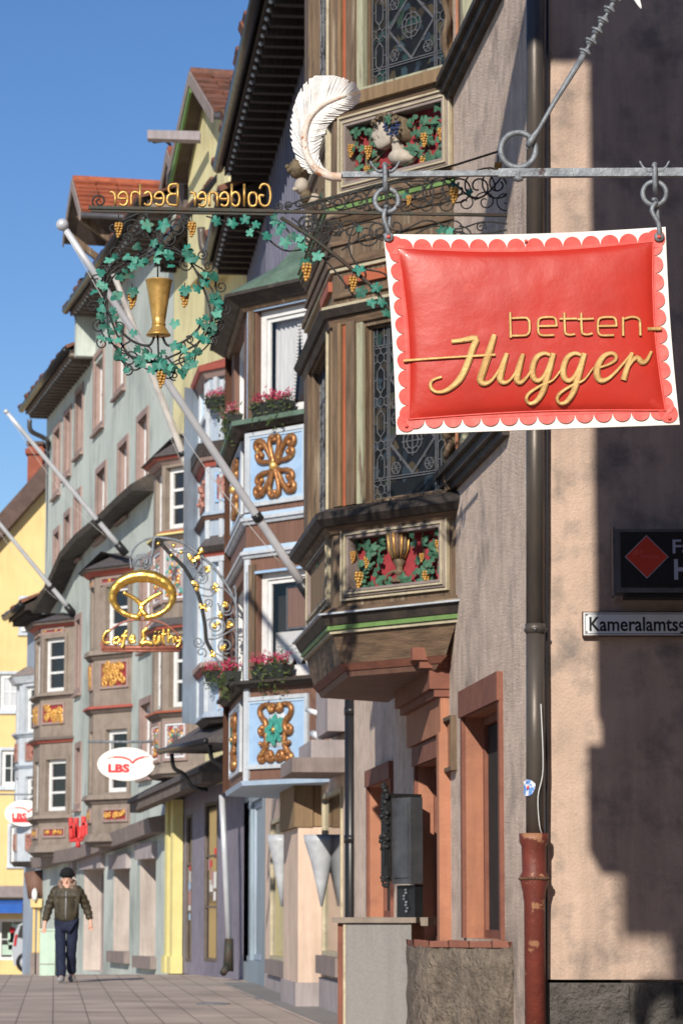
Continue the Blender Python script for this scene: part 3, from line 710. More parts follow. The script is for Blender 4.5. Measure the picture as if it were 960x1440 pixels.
# relief panels
def relief(fc, h, outer, seed, grapes, ob, extra=None, label=None, skip=None):
    rnd = random.Random(seed); u0, u1, z0, z1 = h; W, H = u1-u0, z1-z0
    m = MB('relief_red'); m.add([fc.pt(u0, z0, -.095), fc.pt(u1, z0, -.095), fc.pt(u1, z1, -.095), fc.pt(u0, z1, -.095)], [(0, 1, 2, 3)], False)
    for (w, mat, d0, d1, o_) in ((.020, 'mauve_stone', -.09, .030, .0), (.014, 'cream', -.01, .042, .022), (.030, 'mauve_stone', -.005, .022, .038), (.016, 'cream', -.002, .034, .070)):
        m.m(mat); frame4(m, fc, u0-o_-w*.2, u1+o_+w*.2, z0-o_-w*.2, z1+o_+w*.2, w, d0, d1)
    # stems
    m.m('relief_stem')
    for k in range(7):
        sx = u0+W*rnd.choice([.08, .2, .3, .72, .82, .93]); p = Vector((sx, z0+.02, 0)); pts = []; a = PI/2+rnd.uniform(-.4, .4)
        for j in range(9):
            pts.append(fc.pt(min(u1-.02, max(u0+.02, p.x)), min(z1-.02, max(z0+.015, p.y)), -.075+.02*math.sin(j)))
            a += rnd.uniform(-.7, .7); p = p+Vector((math.cos(a), math.sin(a), 0))*H*.13
            if a < .3: a = .8
            if a > 2.8: a = 2.3
        m.tube(sm(pts, 3), .010, 6)
    m.m('relief_green'); cnt = 0; used = []
    while cnt < 46 and len(used) < 900:
        u = rnd.uniform(u0+.035, u1-.035); z = rnd.uniform(z0+.03, z1-.03); used.append(0)
        if skip and skip(u, z): continue
        if any(abs(u-a)+abs(z-b) < .055 for a, b in [x for x in used if x]): continue
        used[-1] = (u, z)
        n = fc.n+Vector((rnd.uniform(-.5, .5), 0, rnd.uniform(-.3, .7)))
        m.leaf(fc.pt(u, z, -.045+rnd.uniform(-.02, .03)), n, rnd.uniform(-2.5, 2.5), rnd.uniform(.040, .056), .35, rnd.choice([3, 5, 5]))
        cnt += 1
    for gx, gy, gs in grapes:
        u, z = fc.px(gx, gy); c = fc.pt(u, z-.03*gs, -.02); bunch(m, c, .05*gs, 'grape_gold')
    if extra: extra(m)
    return m.build('relief_panel', ob, label)
zc_ = lambda zx, zy: C.px(470+zx/5.333, 120+zy/5.333)
def bust(m):
    L = lambda pts: [zc_(*p) for p in pts]
    m.m('hair'); m.inflate(C, [Vector(p).to_tuple() if 0 else tuple(p) for p in [q for q in [tuple(v[:2]) for v in sm([(*zc_(*p), 0) for p in [(288, 265), (300, 222), (360, 196), (440, 192), (505, 222), (525, 290), (520, 380), (480, 420), (440, 380), (405, 322), (335, 296), (288, 265)]], 3)][:-1]]], -.09, .13, 5, zc_(445, 275))
    m.m('bust_stone'); G = lambda pts: [zc_(420+(x-420)*1.12, 375+(y-375)*1.12) for x, y in pts]
    face = G([(318, 285), (306, 300), (303, 322), (309, 336), (300, 362), (290, 386), (296, 394), (308, 398), (306, 406), (312, 412), (308, 420), (316, 426), (312, 434), (322, 446), (330, 462), (352, 466), (380, 452), (412, 430), (440, 395), (448, 350), (420, 300), (380, 280)])
    m.plate(C, face, -.07, .0); m.inflate(C, face, .0, .030, 5, zc_(372, 372))
    m.plate(C, G([(412, 410), (424, 450), (420, 500), (478, 510), (480, 460), (462, 420), (440, 380)]), -.07, -.015)
    sh_ = G([(418, 492), (402, 520), (408, 548), (436, 568), (484, 570), (532, 550), (560, 520), (530, 484), (486, 458), (448, 462)]); m.plate(C, sh_, -.07, -.02); m.inflate(C, sh_, -.02, .07, 5)
    m.m('hair'); m.ball(C.pt(*zc_(316, 338), .024), .011, 1, (1.6, 1, .7)); m.tube([C.pt(*zc_(335, 372), .026), C.pt(*zc_(350, 400), .03)], .004, 4); m.tube([C.pt(*zc_(303, 325), .012), C.pt(*zc_(325, 318), .032), C.pt(*zc_(350, 328), .040)], .0045, 6); m.tube([C.pt(*zc_(300, 412), .010), C.pt(*zc_(325, 410), .024)], .004, 5)
    m.m('hair')
    rr = random.Random(2)
    for k in range(42):
        a = rr.uniform(.1, PI); rad = rr.uniform(.5, 1); c = zc_(405+rad*112*math.cos(a), 300-rad*100*math.sin(a)); m.ball(C.pt(c[0], c[1], -.02+.10*math.sqrt(max(0, 1-rad*rad*.9))), rr.uniform(.011, .018), 1)
    m.m('grape_blue')
    for k in range(38):
        yy = rr.uniform(275, 385); xx = rr.uniform(400+max(0, (yy-330))*.9, 520); c = zc_(xx, yy); m.ball(C.pt(c[0], c[1], .035+rr.uniform(0, .03)), .0125, 1)
    m.m('relief_green'); m.leaf(C.pt(*zc_(455, 270), .08), C.n, .4, .045)
relief(C, hPa, None, 4, [(491, 206, 1.2), (515, 208, 1.3), (513, 236, 1.0), (594, 190, 1.3), (617, 182, 1.2), (593, 222, 1.3)], ori, bust, 'carved panel with a garlanded head in profile among vines',
       skip=lambda u, z: C.px(523, 190)[0] < u < C.px(569, 190)[0] and z > Z(236))
def cup(m):
    c = C.pt(*C.px(554, 800), -.06); m.m('copper_scroll'); zt = Z(748)-c.z
    base = Z(818)
    prof = [(.075, 0), (.07, .02), (.03, .035), (.025, .06), (.045, .075), (.045, .085), (.025, .10), (.03, .13), (.05, .16), (.045, .19), (.05, .22), (.085, .27), (.095, Z(749)-base)]
    m.m('hair'); m.lathe((c.x, c.y, base), prof[:10], 16); m.m('brown_paint'); m.lathe((c.x, c.y, base), prof[9:], 16)
    for j in range(10): a = PI+PI*j/9; m.m('gold_paint' if j % 2 else 'hair'); m.tube([(c.x+.05*math.cos(a), c.y+.05*math.sin(a), base+.19), (c.x+.088*math.cos(a), c.y+.088*math.sin(a), base+.26), (c.x+.10*math.cos(a), c.y+.10*math.sin(a), Z(749))], .009, 5)
relief(C, hPb, None, 9, [(493, 778, 1.1), (513, 785, 1.1), (502, 808, 1.5), (613, 762, 1.1), (590, 780, .8), (596, 806, 1.3)], ori, cup, 'carved panel with a tall goblet between grapevines',
       skip=lambda u, z: C.px(534, 785)[0] < u < C.px(574, 785)[0] and z > Z(815))
hf = (.35, Fr.L-.3, Z(825), Z(747)); hf2 = (.35, Fr.L-.3, Z(243), Z(158))
relief(Fr, tuple(hf), None, 14, [], ori); 
def bust2(m):   # bearded head standing out from the street side
    for (x, y, s, mat) in ((417, 238, .085, 'hair'), (424, 262, .075, 'bust_stone'), (430, 276, .06, 'hair')):
        c = P(x, y, 24.2); m.m(mat); m.ball(c, s, 2, (.9, 1.1, 1.05))
    m.m('bust_stone'); m.ball(P(415, 266, 24.15), .02, 2, (1.4, 1, 1)); m.ball(P(440, 285, 24.3), .10, 2, (1.2, 1.4, .8)); m.m('hair')
    for k in range(20): m.ball(P(417+random.uniform(-14, 14), 233+random.uniform(-8, 8), 24.15), .025, 1)
relief(Fr, tuple(hf2), None, 15, [], ori, bust2, 'carved street-side panel with a bearded head standing out')
mb = MB('copper_green'); layer(mb, OP, ztp, ztp+.8, .15, -.5); mb.build('roof', ori)

# ================================================================== FITTINGS ON THE END WALL
fw = Face((0, 17.93), (10, 17.93))
KP = MB('rust'); u0, u1, z0, z1 = fw.rect(819, 1012, 861, 894, .0)
KP.box(fw, u0-.004, u1+.004, z0-.004, z1+.004, -.035, .004)
KP.m('plate_white'); KP.box(fw, u0+.003, u1-.003, z0+.003, z1-.003, .004, .010)
KP.m('text_black'); frame4(KP, fw, u0+.012, u1-.012, z0+.010, z1-.010, .0035, .010, .0115)
text(KP, fw, 'Kameralamtsgasse', 828, 1003, 867, 887, .0102, .0015, bold=.018)
KP.m('rust')
for x, y in ((824, 865), (824, 889)): KP.ball(fw.pt(*fw.px(x, y), .012), .006, 1)
tag(KP.build('street_sign'), 'white enamel street name plate reading Kameralamtsgasse on the pink wall', 'street sign')
fl = Face((0, 17.72), (10, 17.72))
LB = thing('light_box_sign', 'black light box sign with red diamond on the pink end wall', 'shop sign', fl.pt(2.0, 3, .0))
mb = MB('lightbox'); u0, u1, z0, z1 = fl.rect(872, 1180, 748, 826)
mb.box(fl, u0, u1, z0, z1, -.2, 0); mb.m('zinc'); frame4(mb, fl, u0-.03, u1, z0-.03, z1+.02, .03, -.205, -.01); mb.box(fl, u0-.045, u0-.03, z0-.045, z1+.035, -.205, -.03)
mb.m('black_paint'); mb.box(fl, u0+.03, u1-.05, z0-.06, z0-.032, -.2, -.05); mb.build('housing', LB)
mb = MB('text_pale'); c = fl.px(908.5, 783); s = .131
dia = lambda k: [(c[0]-s*k, c[1]), (c[0], c[1]-s*k), (c[0]+s*k, c[1]), (c[0], c[1]+s*k)]
mb.plate(fl, dia(1.05), .001, .003); mb.m('diamond'); mb.plate(fl, dia(1.0), .003, .005); mb.m('scallop_red')
text(mb, fl, 'gut', 891, 904, 770, 778, .005, .001); text(mb, fl, 'betreut', 900, 926, 778, 785, .005, .001)
mb.build('diamond_emblem', LB)
mb = MB('text_pale'); text(mb, fl, 'Fa', 945, 971, 758, 778, .001, .003, bold=.01); text(mb, fl, 'H', 947, 969, 786, 814, .001, .003, bold=.03); mb.build('lettering', LB)
# ================================================================== BED SHOP SIGN AND ITS BRACKET
YS = 11.0; fb = Face((-5, YS), (5, YS))
p2 = lambda x, y, d=0: fb.pt(*fb.px(x, y, d), d)
sb = Vector(p2(728, 245)); 
BR = thing('sign_bracket', 'grey wrought iron bracket with white metal quill at its tip, carrying the red sign', 'bracket', sb)
mb = MB('iron_grey'); zc = (fb.px(600, 239)[1], fb.px(600, 250)[1]); 
def bar(x0, y0, x1, y1, h=.0155, dd=.0155, m=mb):
    a = fb.px(x0, y0); b = fb.px(x1, y1)
    m.hexa([fb.pt(a[0], a[1]-h, dd), fb.pt(b[0], b[1]-h, dd), fb.pt(b[0], b[1]-h, -dd), fb.pt(a[0], a[1]-h, -dd), fb.pt(a[0], a[1]+h, dd), fb.pt(b[0], b[1]+h, dd), fb.pt(b[0], b[1]+h, -dd), fb.pt(a[0], a[1]+h, -dd)])
bar(480, 246, 700, 243.6, .011, .011); bar(700, 243.6, 1150, 242, .0165, .015)
mb.ball(p2(728, 251, .0), .022, 1, (1.2, 1, .7)); mb.build('bar', BR)
ring = lambda cx, cy, r, tr, m, k=40, wb=1.0: m.tube([p2(cx+r*math.cos(2*PI*j/k), cy+r*wb*math.sin(2*PI*j/k)) for j in range(k+1)], tr, 10, caps=False)
mb = MB('iron_grey'); ring(728, 211, 24.5, .012, mb); mb.build('ring', BR)
mb = MB('iron_grey')
mb.tube([p2(742, 206, .02), p2(746, 197, .026), p2(757, 182, .012), p2(778, 145, 0), p2(800, 110), p2(822, 74)], [.012, .014, .0085, .0095, .0115, .013], 10)
mb.tube([p2(757, 180, -.005), p2(752, 200, -.02), p2(741, 205, -.02), p2(742, 209, .02)], .007, 8)
pa, pb = Vector((822, 74, 0)), Vector((872, -14, 0))      # twisted knobs
for k in range(60):
    t = k/59; q = pa.lerp(pb, t)
    if k % 10 == 0 and k < 59:
        c = p2(q.x, q.y); mb.ball(c, .021, 2, (1.05, 1, .85)); mb.tube(sm([c+Vector((-.02, -.01, .012)), c+Vector((0, -.024, .0)), c+Vector((.02, -.012, -.012))], 3), .006, 6)
pts = [p2(*(pa.lerp(pb, k/40)[:2])) for k in range(41)]; mb.tube(pts, [.009+.003*math.sin(k*1.5) for k in range(41)], 8)
mb.tube([p2(872, -14), p2(1000, -240), p2(1150, -500)], .012, 8); mb.build('stay_rod', BR)
mb = MB('feather'); mb.tube(sm([p2(888, -30), p2(893, -6), p2(901, 12)], 4), [.02, .016, .003], 8, sq=.35, nrm=fb.n); mb.build('leaf_tip', BR)
for hx in (541, 919.5):     # stirrups round the bar with small horns
    mb = MB('iron_grey')
    mb.tube(sm([p2(hx-1, 232, .03), p2(hx, 236, .033), p2(hx+.5, 250, .034), p2(hx+1, 264, .025), p2(hx+1.5, 270, 0), p2(hx+1, 264, -.025), p2(hx, 250, -.03), p2(hx, 236, -.03), p2(hx, 231, 0)], 4), .0105, 8)
    for s in (-1, 1): mb.tube(sm([p2(hx+s*2, 240, .01), p2(hx+s*9, 241, .01), p2(hx+s*16, 235, .01), p2(hx+s*21, 226, .01)], 4), [.008]*4+[.007]*4+[.005]*4+[.0015], 7)
    mb.build('clamp', BR)
# quill: barbs between its curved shaft and the outline
zq = lambda x, y: (400+x/3, y/3)
sh = sm([(*zq(*p), 0) for p in [(240, 748), (185, 742), (130, 712), (95, 655), (83, 590), (92, 530), (118, 480), (165, 440), (215, 418), (262, 402)]], 8)
lf = sm([(*zq(*p), 0) for p in [(185, 765), (130, 748), (70, 700), (38, 640), (26, 575), (26, 510), (38, 455), (62, 390), (92, 345), (125, 322), (170, 318), (215, 321), (262, 334), (302, 354), (322, 390)]], 6)
rt = sm([(*zq(*p), 0) for p in [(240, 735), (195, 726), (160, 700), (146, 655), (150, 615), (166, 570), (185, 530), (212, 500), (248, 475), (290, 452), (318, 425), (322, 390)]], 6)
def at(c, t):
    f = t*(len(c)-1); i = min(int(f), len(c)-2); return c[i].lerp(c[i+1], f-i)
mb = MB('feather'); rq = random.Random(8); N = 64
for side, edge in ((0, lf), (1, rt)):
    for k in range(N):
        t0 = k/N; t1 = (k+1)/N; a0, a1 = at(sh, t0), at(sh, t1)
        off = .10*(1-t0) if side == 0 else .06*(1-t0)
        e0, e1 = at(edge, min(1, t0*(1-off)+off)), at(edge, min(1, t1*(1-off)+off))
        cut = .0 if rq.random() > .18 else rq.uniform(.04, .12); g_ = rq.uniform(.02, .3)
        e1 = e1.lerp(e0, g_); j = rq.uniform(-.02, .015); e0 = e0.lerp(a0, cut+j); e1 = e1.lerp(a1, cut+j)
        m0 = a0.lerp(e0, .55)+Vector((.0, -1.2 if side == 0 else 1, 0)); m1 = a1.lerp(e1, .55)+Vector((.0, -1.2 if side == 0 else 1, 0))
        d = rq.uniform(-.0035, .0035)+(.002 if k % 2 else -.002)
        q = []
        for dd in (0, .003):
            for p, dz in ((a0, .008), (m0, .010+d), (e0, d-.006), (e1, d*1.2-.009), (m1, .009-d), (a1, .008)): q.append(p2(p.x, p.y, dz+dd))
        mb.add(q, [(0, 1, 4, 5), (1, 2, 3, 4), (11, 10, 7, 6), (10, 9, 8, 7), (0, 6, 7, 1), (1, 7, 8, 2), (2, 8, 9, 3), (3, 9, 10, 4), (4, 10, 11, 5)], False)
q = mb.build('quill', BR)
mb = MB('feather_quill'); k = len(sh); mb.tube([p2(p.x, p.y, .014) for p in sh], [.0155*(1-i/k)**.6+.003 for i in range(k)], 8); mb.build('shaft', q)
# ---- the hanging sign
SG = thing('hanging_sign', 'glossy red pillow-shaped sign with gold script and scalloped white border', 'shop sign', Vector(p2(748, 330)))
c00, c10, c01, c11 = [Vector((*q, 0)) for q in ((557, 611), (955, 597), (539, 329), (935, 319))]
def sp(s, t, d=0):     # s to the right, t up, edges slightly bowed
    p = (c00*(1-s)+c10*s)*(1-t)+(c01*(1-s)+c11*s)*t
    p = p+Vector((-3*math.sin(PI*t)*(1-2*s)*-1, (5*math.sin(PI*s)*t - 0*math.sin(PI*s)*(1-t)), 0))
    u, z = fb.px(p.x, p.y); return fb.pt(u, z, d)
mb = MB('sign_white'); n = 24
lo = [sp(i/n, 0) for i in range(n)]+[sp(1, i/n) for i in range(n)]+[sp(1-i/n, 1) for i in range(n)]+[sp(0, 1-i/n) for i in range(n)]
mb.frust([p-fb.n*.012 for p in lo], lo); mb.build('backing_plate', SG)
mb = MB('scallop_red'); ix, iy = .046, .072
def scal(s, t, ds, dt, rx, ry, a0, a1, k=14):
    c = sp(s, t, .0025); pts = [c]
    for j in range(k+1):
        a = a0+(a1-a0)*j/k; pts.append(sp(s+rx*math.cos(a), t+ry*math.sin(a), .0035+.004*abs(math.sin((a-a0)*PI/(a1-a0)))))
    mb.add(pts, [(0, j+1, j+2) for j in range(k)], False)
nx, ny = 14, 10
for i in range(nx):
    s = ix*.75+(1-1.5*ix)*(i+.5)/nx; r_ = (1-1.5*ix)/nx*.49
    scal(s, 1-iy*.98, 0, 0, r_, r_*1.42*1.0, 0, PI); scal(s, iy*.98, 0, 0, r_, r_*1.42*.97, PI, 2*PI)
for j in range(ny):
    t = iy*.75+(1-1.5*iy)*(j+.5)/ny; r_ = (1-1.5*iy)/ny*.49
    scal(ix*.98, t, 0, 0, r_*.74, r_, PI/2, 1.5*PI); scal(1-ix*.98, t, 0, 0, r_*.70, r_, -PI/2, PI/2)
for s, t in ((ix*.8, iy*.8), (1-ix*.8, iy*.8), (ix*.8, 1-iy*.8), (1-ix*.8, 1-iy*.8)): scal(s, t, 0, 0, .034, .047, 0, 2*PI, 20)
for (a, b, c_, d_) in ((ix*.8, 1-ix*.8, iy*.96, iy*1.25), (ix*.8, 1-ix*.8, 1-iy*1.25, 1-iy*.96)):
    mb.add([sp(a+(b-a)*i/20, c_, .0042) for i in range(21)]+[sp(a+(b-a)*i/20, d_, .0042) for i in range(21)], [(i, i+1, 22+i, 21+i) for i in range(20)], False)
for (a, b) in ((ix*.96, ix*1.25), (1-ix*1.25, 1-ix*.96)):
    mb.add([sp(a, iy*.8+(1-1.6*iy)*i/20, .0044) for i in range(21)]+[sp(b, iy*.8+(1-1.6*iy)*i/20, .0044) for i in range(21)], [(i, i+1, 22+i, 21+i) for i in range(20)], False)
mb.build('scalloped_border', SG)
mb = MB('sign_red'); n, m_ = 60, 44
def cush(s, t):        # cushion height, drawn in at the middle of each side
    a = 1-abs(2*s-1)**3.2; b = 1-abs(2*t-1)**3.2
    return .038*(max(0, a)**.5)*(max(0, b)**.5)
def csp(s, t, extra=0):
    S = s+.0*s; bow = .012
    ss = ix+(1-2*ix)*s; tt = iy+(1-2*iy)*t
    ss += bow*(1-2*s)*math.sin(PI*t); tt += bow*1.6*(1-2*t)*math.sin(PI*s)
    return ss, tt, cush(s, t)+.006+extra
from mathutils import noise
vs = []
for j in range(m_+1):
    for i in range(n+1):
        s, t = i/n, j/m_; a, b, h = csp(s, t); h += (noise.noise(Vector((s*9, t*7, 1)))*.0016+noise.noise(Vector((s*24, t*18, 5)))*.0007)*min(1, cush(s, t)/.02); vs.append(sp(a, b, h))
k = n+1; mb.add(vs, [(j*k+i, j*k+i+1, (j+1)*k+i+1, (j+1)*k+i) for j in range(m_) for i in range(n)], True)
edge = [(i, 0) for i in range(n)]+[(n, j) for j in range(m_)]+[(n-i, m_) for i in range(n)]+[(0, m_-j) for j in range(m_)]
el = [vs[j*k+i] for i, j in edge]; lo = [p-fb.n*.006 for p in el]; ne = len(el)
mb.add(list(el)+list(lo), [(i, (i+1) % ne, ne+(i+1) % ne, ne+i) for i in range(ne)], False)
cu = mb.build('cushion', SG)
mb = MB('scallop_red'); rim = [Vector(p)+fb.n*.001 for p in el]; mb.tube(rim+[rim[0]], .0035, 6, caps=False); mb.build('seam', cu)
# letters follow the cushion
grid = [(vs[j*k+i], j, i) for j in range(0, m_+1, 2) for i in range(0, n+1, 2)]
def onsign(zx, zy, lift=.006):
    x, y = 540+zx/2.286, 420+zy/2.286
    u, z = fb.px(x, y); best = sorted(((v[0].x-(u-5))**2+(v[0].z-z)**2, (YS-v[0].y)) for v in grid)[:4]
    wsum = sum(1/(b[0]+1e-5) for b in best); d = sum(b[1]/(b[0]+1e-5) for b in best)/wsum
    for _ in range(2): u, z = fb.px(x, y, d+lift)
    return fb.pt(u, z, d+lift)
def stroke(mb, pts, w, th=.007, n=3):
    q = sm([(x, y, 0) for x, y in pts], n); ww = w if isinstance(w, (list, tuple)) else [w, w]
    k = len(q); rs = []
    for i in range(k):
        f = i/(k-1)*(len(ww)-1); a = min(int(f), len(ww)-2); rs.append((ww[a]+(ww[a+1]-ww[a])*(f-a))*.5/2.286*YS/4000)
    P3 = [onsign(p.x, p.y) for p in q]; vs_ = []
    for i, p in enumerate(P3):
        t = (P3[min(i+1, k-1)]-P3[max(i-1, 0)]).normalized(); a = fb.n.cross(t).normalized(); r = rs[i]
        for (x, z) in ((-1, -1.2), (-1, .25), (-.55, 1), (.55, 1), (1, .25), (1, -1.2)): vs_.append(p+a*r*x+fb.n*th*z)
    fs_ = [(i*6+j, i*6+(j+1) % 6, (i+1)*6+(j+1) % 6, (i+1)*6+j) for i in range(k-1) for j in range(6)]+[tuple(range(6)), tuple((k-1)*6+j for j in range(6))]
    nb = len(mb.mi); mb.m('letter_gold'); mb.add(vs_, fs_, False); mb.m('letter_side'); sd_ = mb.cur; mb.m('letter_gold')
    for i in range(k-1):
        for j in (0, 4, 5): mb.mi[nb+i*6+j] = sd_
LT = []
W_ = 9
def rr(x0, x1, y0, y1, c=12):   # rounded box outline
    return [(x0+c, y0), (x1-c, y0), (x1-3, y0+3), (x1, y0+c), (x1, y1-c), (x1-3, y1-3), (x1-c, y1), (x0+c, y1), (x0+3, y1-3), (x0, y1-c), (x0, y0+c), (x0+3, y0+3), (x0+c, y0)]
def letter(name_strokes):
    m = MB('letter_gold')
    for i, (pts, w) in enumerate(name_strokes): stroke(m, pts, w, .006+i*.0006)
    m.build('letter', SG)
def e_(x0, x1): return [([(x0+1, 89), (x1-1, 88)], W_), ([(x1, 90), (x1-1, 74), (x1-5, 64), (x1-16, 60), (x0+16, 61), (x0+4, 66), (x0, 78), (x0, 102), (x0+4, 114), (x0+16, 119), (x1-8, 118)], W_)]
letter([([(404, 44), (406, 126)], W_), ([(409, 64), (450, 62), (461, 66), (466, 78), (466, 104), (461, 114), (450, 119), (409, 120)], W_)])
letter(e_(494, 553))
letter([([(578, 46), (580, 104), (586, 115), (600, 117), (612, 114)], W_), ([(562, 66), (618, 65)], W_)])
letter([([(632, 46), (634, 104), (640, 114), (654, 116), (668, 112)], W_), ([(620, 67), (672, 65)], W_)])
letter(e_(686, 745))
letter([([(766, 60), (767, 120)], W_), ([(770, 66), (790, 60), (808, 61), (818, 67), (821, 78), (822, 119)], W_)])
letter([([(845, 98), (890, 97)], 12)])
letter([([(216, 138), (250, 134), (294, 128), (284, 160), (262, 222), (240, 262), (205, 292), (172, 301), (152, 290), (149, 272), (160, 260), (184, 252)], [14, 16, 22, 22, 22, 22, 16, 12, 12, 12, 10, 10]), ([(354, 116), (336, 175), (316, 235), (309, 262), (322, 273), (346, 262), (370, 225), (392, 178)], [18, 24, 24, 24, 18, 12, 8, 8]), ([(62, 200), (200, 190), (356, 181)], [11, 8, 11])])
letter([([(394, 176), (378, 225), (372, 258), (384, 270), (404, 262), (428, 225), (446, 180)], [14, 22, 22, 16, 10, 8, 8]), ([(446, 178), (432, 225), (426, 260), (438, 270), (460, 250), (480, 215)], [14, 22, 22, 16, 10, 6])])
def g_(x): return [([(x+56, 182), (x+38, 176), (x+14, 188), (x, 222), (x+2, 252), (x+18, 264), (x+38, 246), (x+58, 200)], [12, 14, 18, 20, 20, 16, 12, 10]), ([(x+68, 176), (x+50, 240), (x+34, 296), (x+12, 330), (x-10, 337), (x-20, 322), (x-8, 302), (x+30, 278), (x+66, 262), (x+96, 222)], [18, 22, 20, 16, 12, 12, 12, 10, 8, 6])]
letter(g_(476)); letter(g_(575))
letter([([(682, 224), (716, 214), (742, 198), (742, 182), (726, 176), (702, 188), (684, 222), (684, 250), (698, 264), (724, 254), (756, 222), (792, 178)], [8, 10, 12, 14, 14, 18, 22, 22, 18, 12, 10, 8])])
letter([([(796, 174), (782, 214), (768, 262)], [14, 18, 20]), ([(774, 240), (794, 204), (812, 190), (826, 204), (842, 200), (858, 170)], [8, 12, 18, 20, 14, 10])])
# hanging rings and eyes
for x, cy, rx, ex in ((543.5, 282, 19, 546), (919.5, 272, 19, 926)):
    mb = MB('iron_grey'); ring(x, cy, rx*.87, .0098, mb, 28); mb.build('ring', SG)
    mb = MB('iron_grey'); y0 = cy+14
    mb.tube(sm([p2(ex-6+2, y0-2, .012), p2(x-4, y0+10, .018), p2(ex-1, y0+28, .018), p2(ex, 328, .016), p2(ex, 331, .008), p2(ex-1, 326, -.018), p2(x+4, y0+12, -.018), p2(x+2, y0-4, -.01), p2(x-2, y0-5, .010)], 4), .009, 8)
    mb.ball(p2(ex, 333, .012), .021, 2, (1, .35, 1)); mb.m('scallop_red'); mb.ball(p2(ex, 333, .02), .009, 1); mb.build('shackle', SG)
for x, y in ((571, 599), (941, 588), (739, 338)):
    pass
for x, y in ((571, 599), (941, 588), (739, 339)): mb = MB('scallop_red'); mb.ball(p2(x, y, .010), .008, 1, (1, .5, 1)); mb.build('rivet', SG)

# ================================================================== GOBLET BRACKET
YG = 19.3; fg = Face((-6, YG), (6, YG)); q2 = lambda x, y, d=0: fg.pt(*fg.px(x, y, d), d)
GB = thing('inn_bracket', 'long black wrought iron inn bracket with gold goblet, ivy wreath and mirrored gold lettering', 'bracket', Vector(q2(420, 298)))
mb = MB('iron_rust')
def qbar(m, x0, y0, x1, y1, h, d):
    a = fg.px(x0, y0); b = fg.px(x1, y1)
    m.hexa([fg.pt(a[0], a[1]-h, d), fg.pt(b[0], b[1]-h, d), fg.pt(b[0], b[1]-h, -d), fg.pt(a[0], a[1]-h, -d), fg.pt(a[0], a[1]+h, d), fg.pt(b[0], b[1]+h, d), fg.pt(b[0], b[1]+h, -d), fg.pt(a[0], a[1]+h, -d)])
qbar(mb, 125, 292, 385, 297, .011, .02); qbar(mb, 385, 297.5, 722, 303, .009, .016); qbar(mb, 128, 297, 385, 302, .006, .012)
mb.tube([q2(717, 236), q2(719, 330)], .016, 8); mb.tube([q2(700, 213), q2(640, 232), q2(520, 262), q2(420, 290)], .008, 6); mb.ball(q2(702, 212), .016, 1)
mb.tube([q2(395, 306), q2(440, 335), q2(480, 366), q2(520, 400), q2(552, 440), q2(600, 500)], .014, 8); mb.tube([q2(719, 330), q2(719, 600)], .010, 6)
mb.build('bar', GB)
def glyph(ch, x0, x1):
    m = MB('gold_paint'); text(m, fg, ch, x0, x1, 259 if ch not in '' else 0, 289, -.003, .012, mirror=True, bold=.0); return m
def word(wd, x0, x1, y0, y1):   # seen from behind: reads right to left, one mesh per letter
    m = MB('gold_paint')
    # stroke-built rounded letters
    return m
GL = {'G': ([[(1, .78), (.85, .95), (.55, 1), (.2, .9), (.05, .6), (.05, .35), (.2, .08), (.55, 0), (.9, .1), (1, .3), (1, .48), (.6, .48)]], 1.0),
      'o': ([[(.5, .62), (.15, .55), (.03, .32), (.15, .06), (.5, 0), (.85, .06), (.97, .32), (.85, .55), (.5, .62)]], .78),
      'l': ([[(.5, 1), (.5, 0)]], .3),
      'd': ([[(.95, 1), (.95, 0)], [(.95, .5), (.6, .63), (.2, .56), (.05, .32), (.2, .06), (.6, 0), (.95, .12)]], .78),
      'e': ([[(.05, .33), (.95, .33), (.9, .52), (.5, .63), (.15, .55), (.03, .32), (.15, .07), (.5, 0), (.92, .08)]], .76),
      'n': ([[(.05, .62), (.05, 0)], [(.05, .48), (.3, .61), (.7, .62), (.92, .5), (.95, 0)]], .78),
      'r': ([[(.05, .62), (.05, 0)], [(.05, .42), (.35, .6), (.9, .62)]], .5),
      'B': ([[(.1, 1), (.1, 0)], [(.1, 1), (.7, .97), (.88, .78), (.7, .56), (.1, .53)], [(.1, .53), (.8, .5), (1, .27), (.8, .04), (.1, 0)]], .95),
      'c': ([[(.92, .52), (.5, .63), (.15, .55), (.03, .32), (.15, .07), (.5, 0), (.92, .09)]], .68),
      'h': ([[(.05, 1), (.05, 0)], [(.05, .48), (.3, .61), (.7, .62), (.92, .5), (.95, 0)]], .78)}
def goldword(wd, xr, xl, yb, yt):
    tot = sum(GL[c][1]+.22 for c in wd)-.22; x = xr; sc = (xr-xl)/tot
    for c in wd:
        m = MB('gold_paint'); ss, wch = GL[c]
        for s in ss:
            pts = sm([(px_, py_, 0) for px_, py_ in s], 4) if len(s) > 2 else [Vector((*p, 0)) for p in s]
            m.tube([q2(x-p.x*wch*sc, yb+(yt-yb)*p.y) for p in pts], .0098, 6, sq=1.3, nrm=fg.n)
        m.build('letter', GB); x -= (wch+.22)*sc
goldword('Goldener', 381, 267, 290, 259); goldword('Becher', 252, 154, 289, 259)
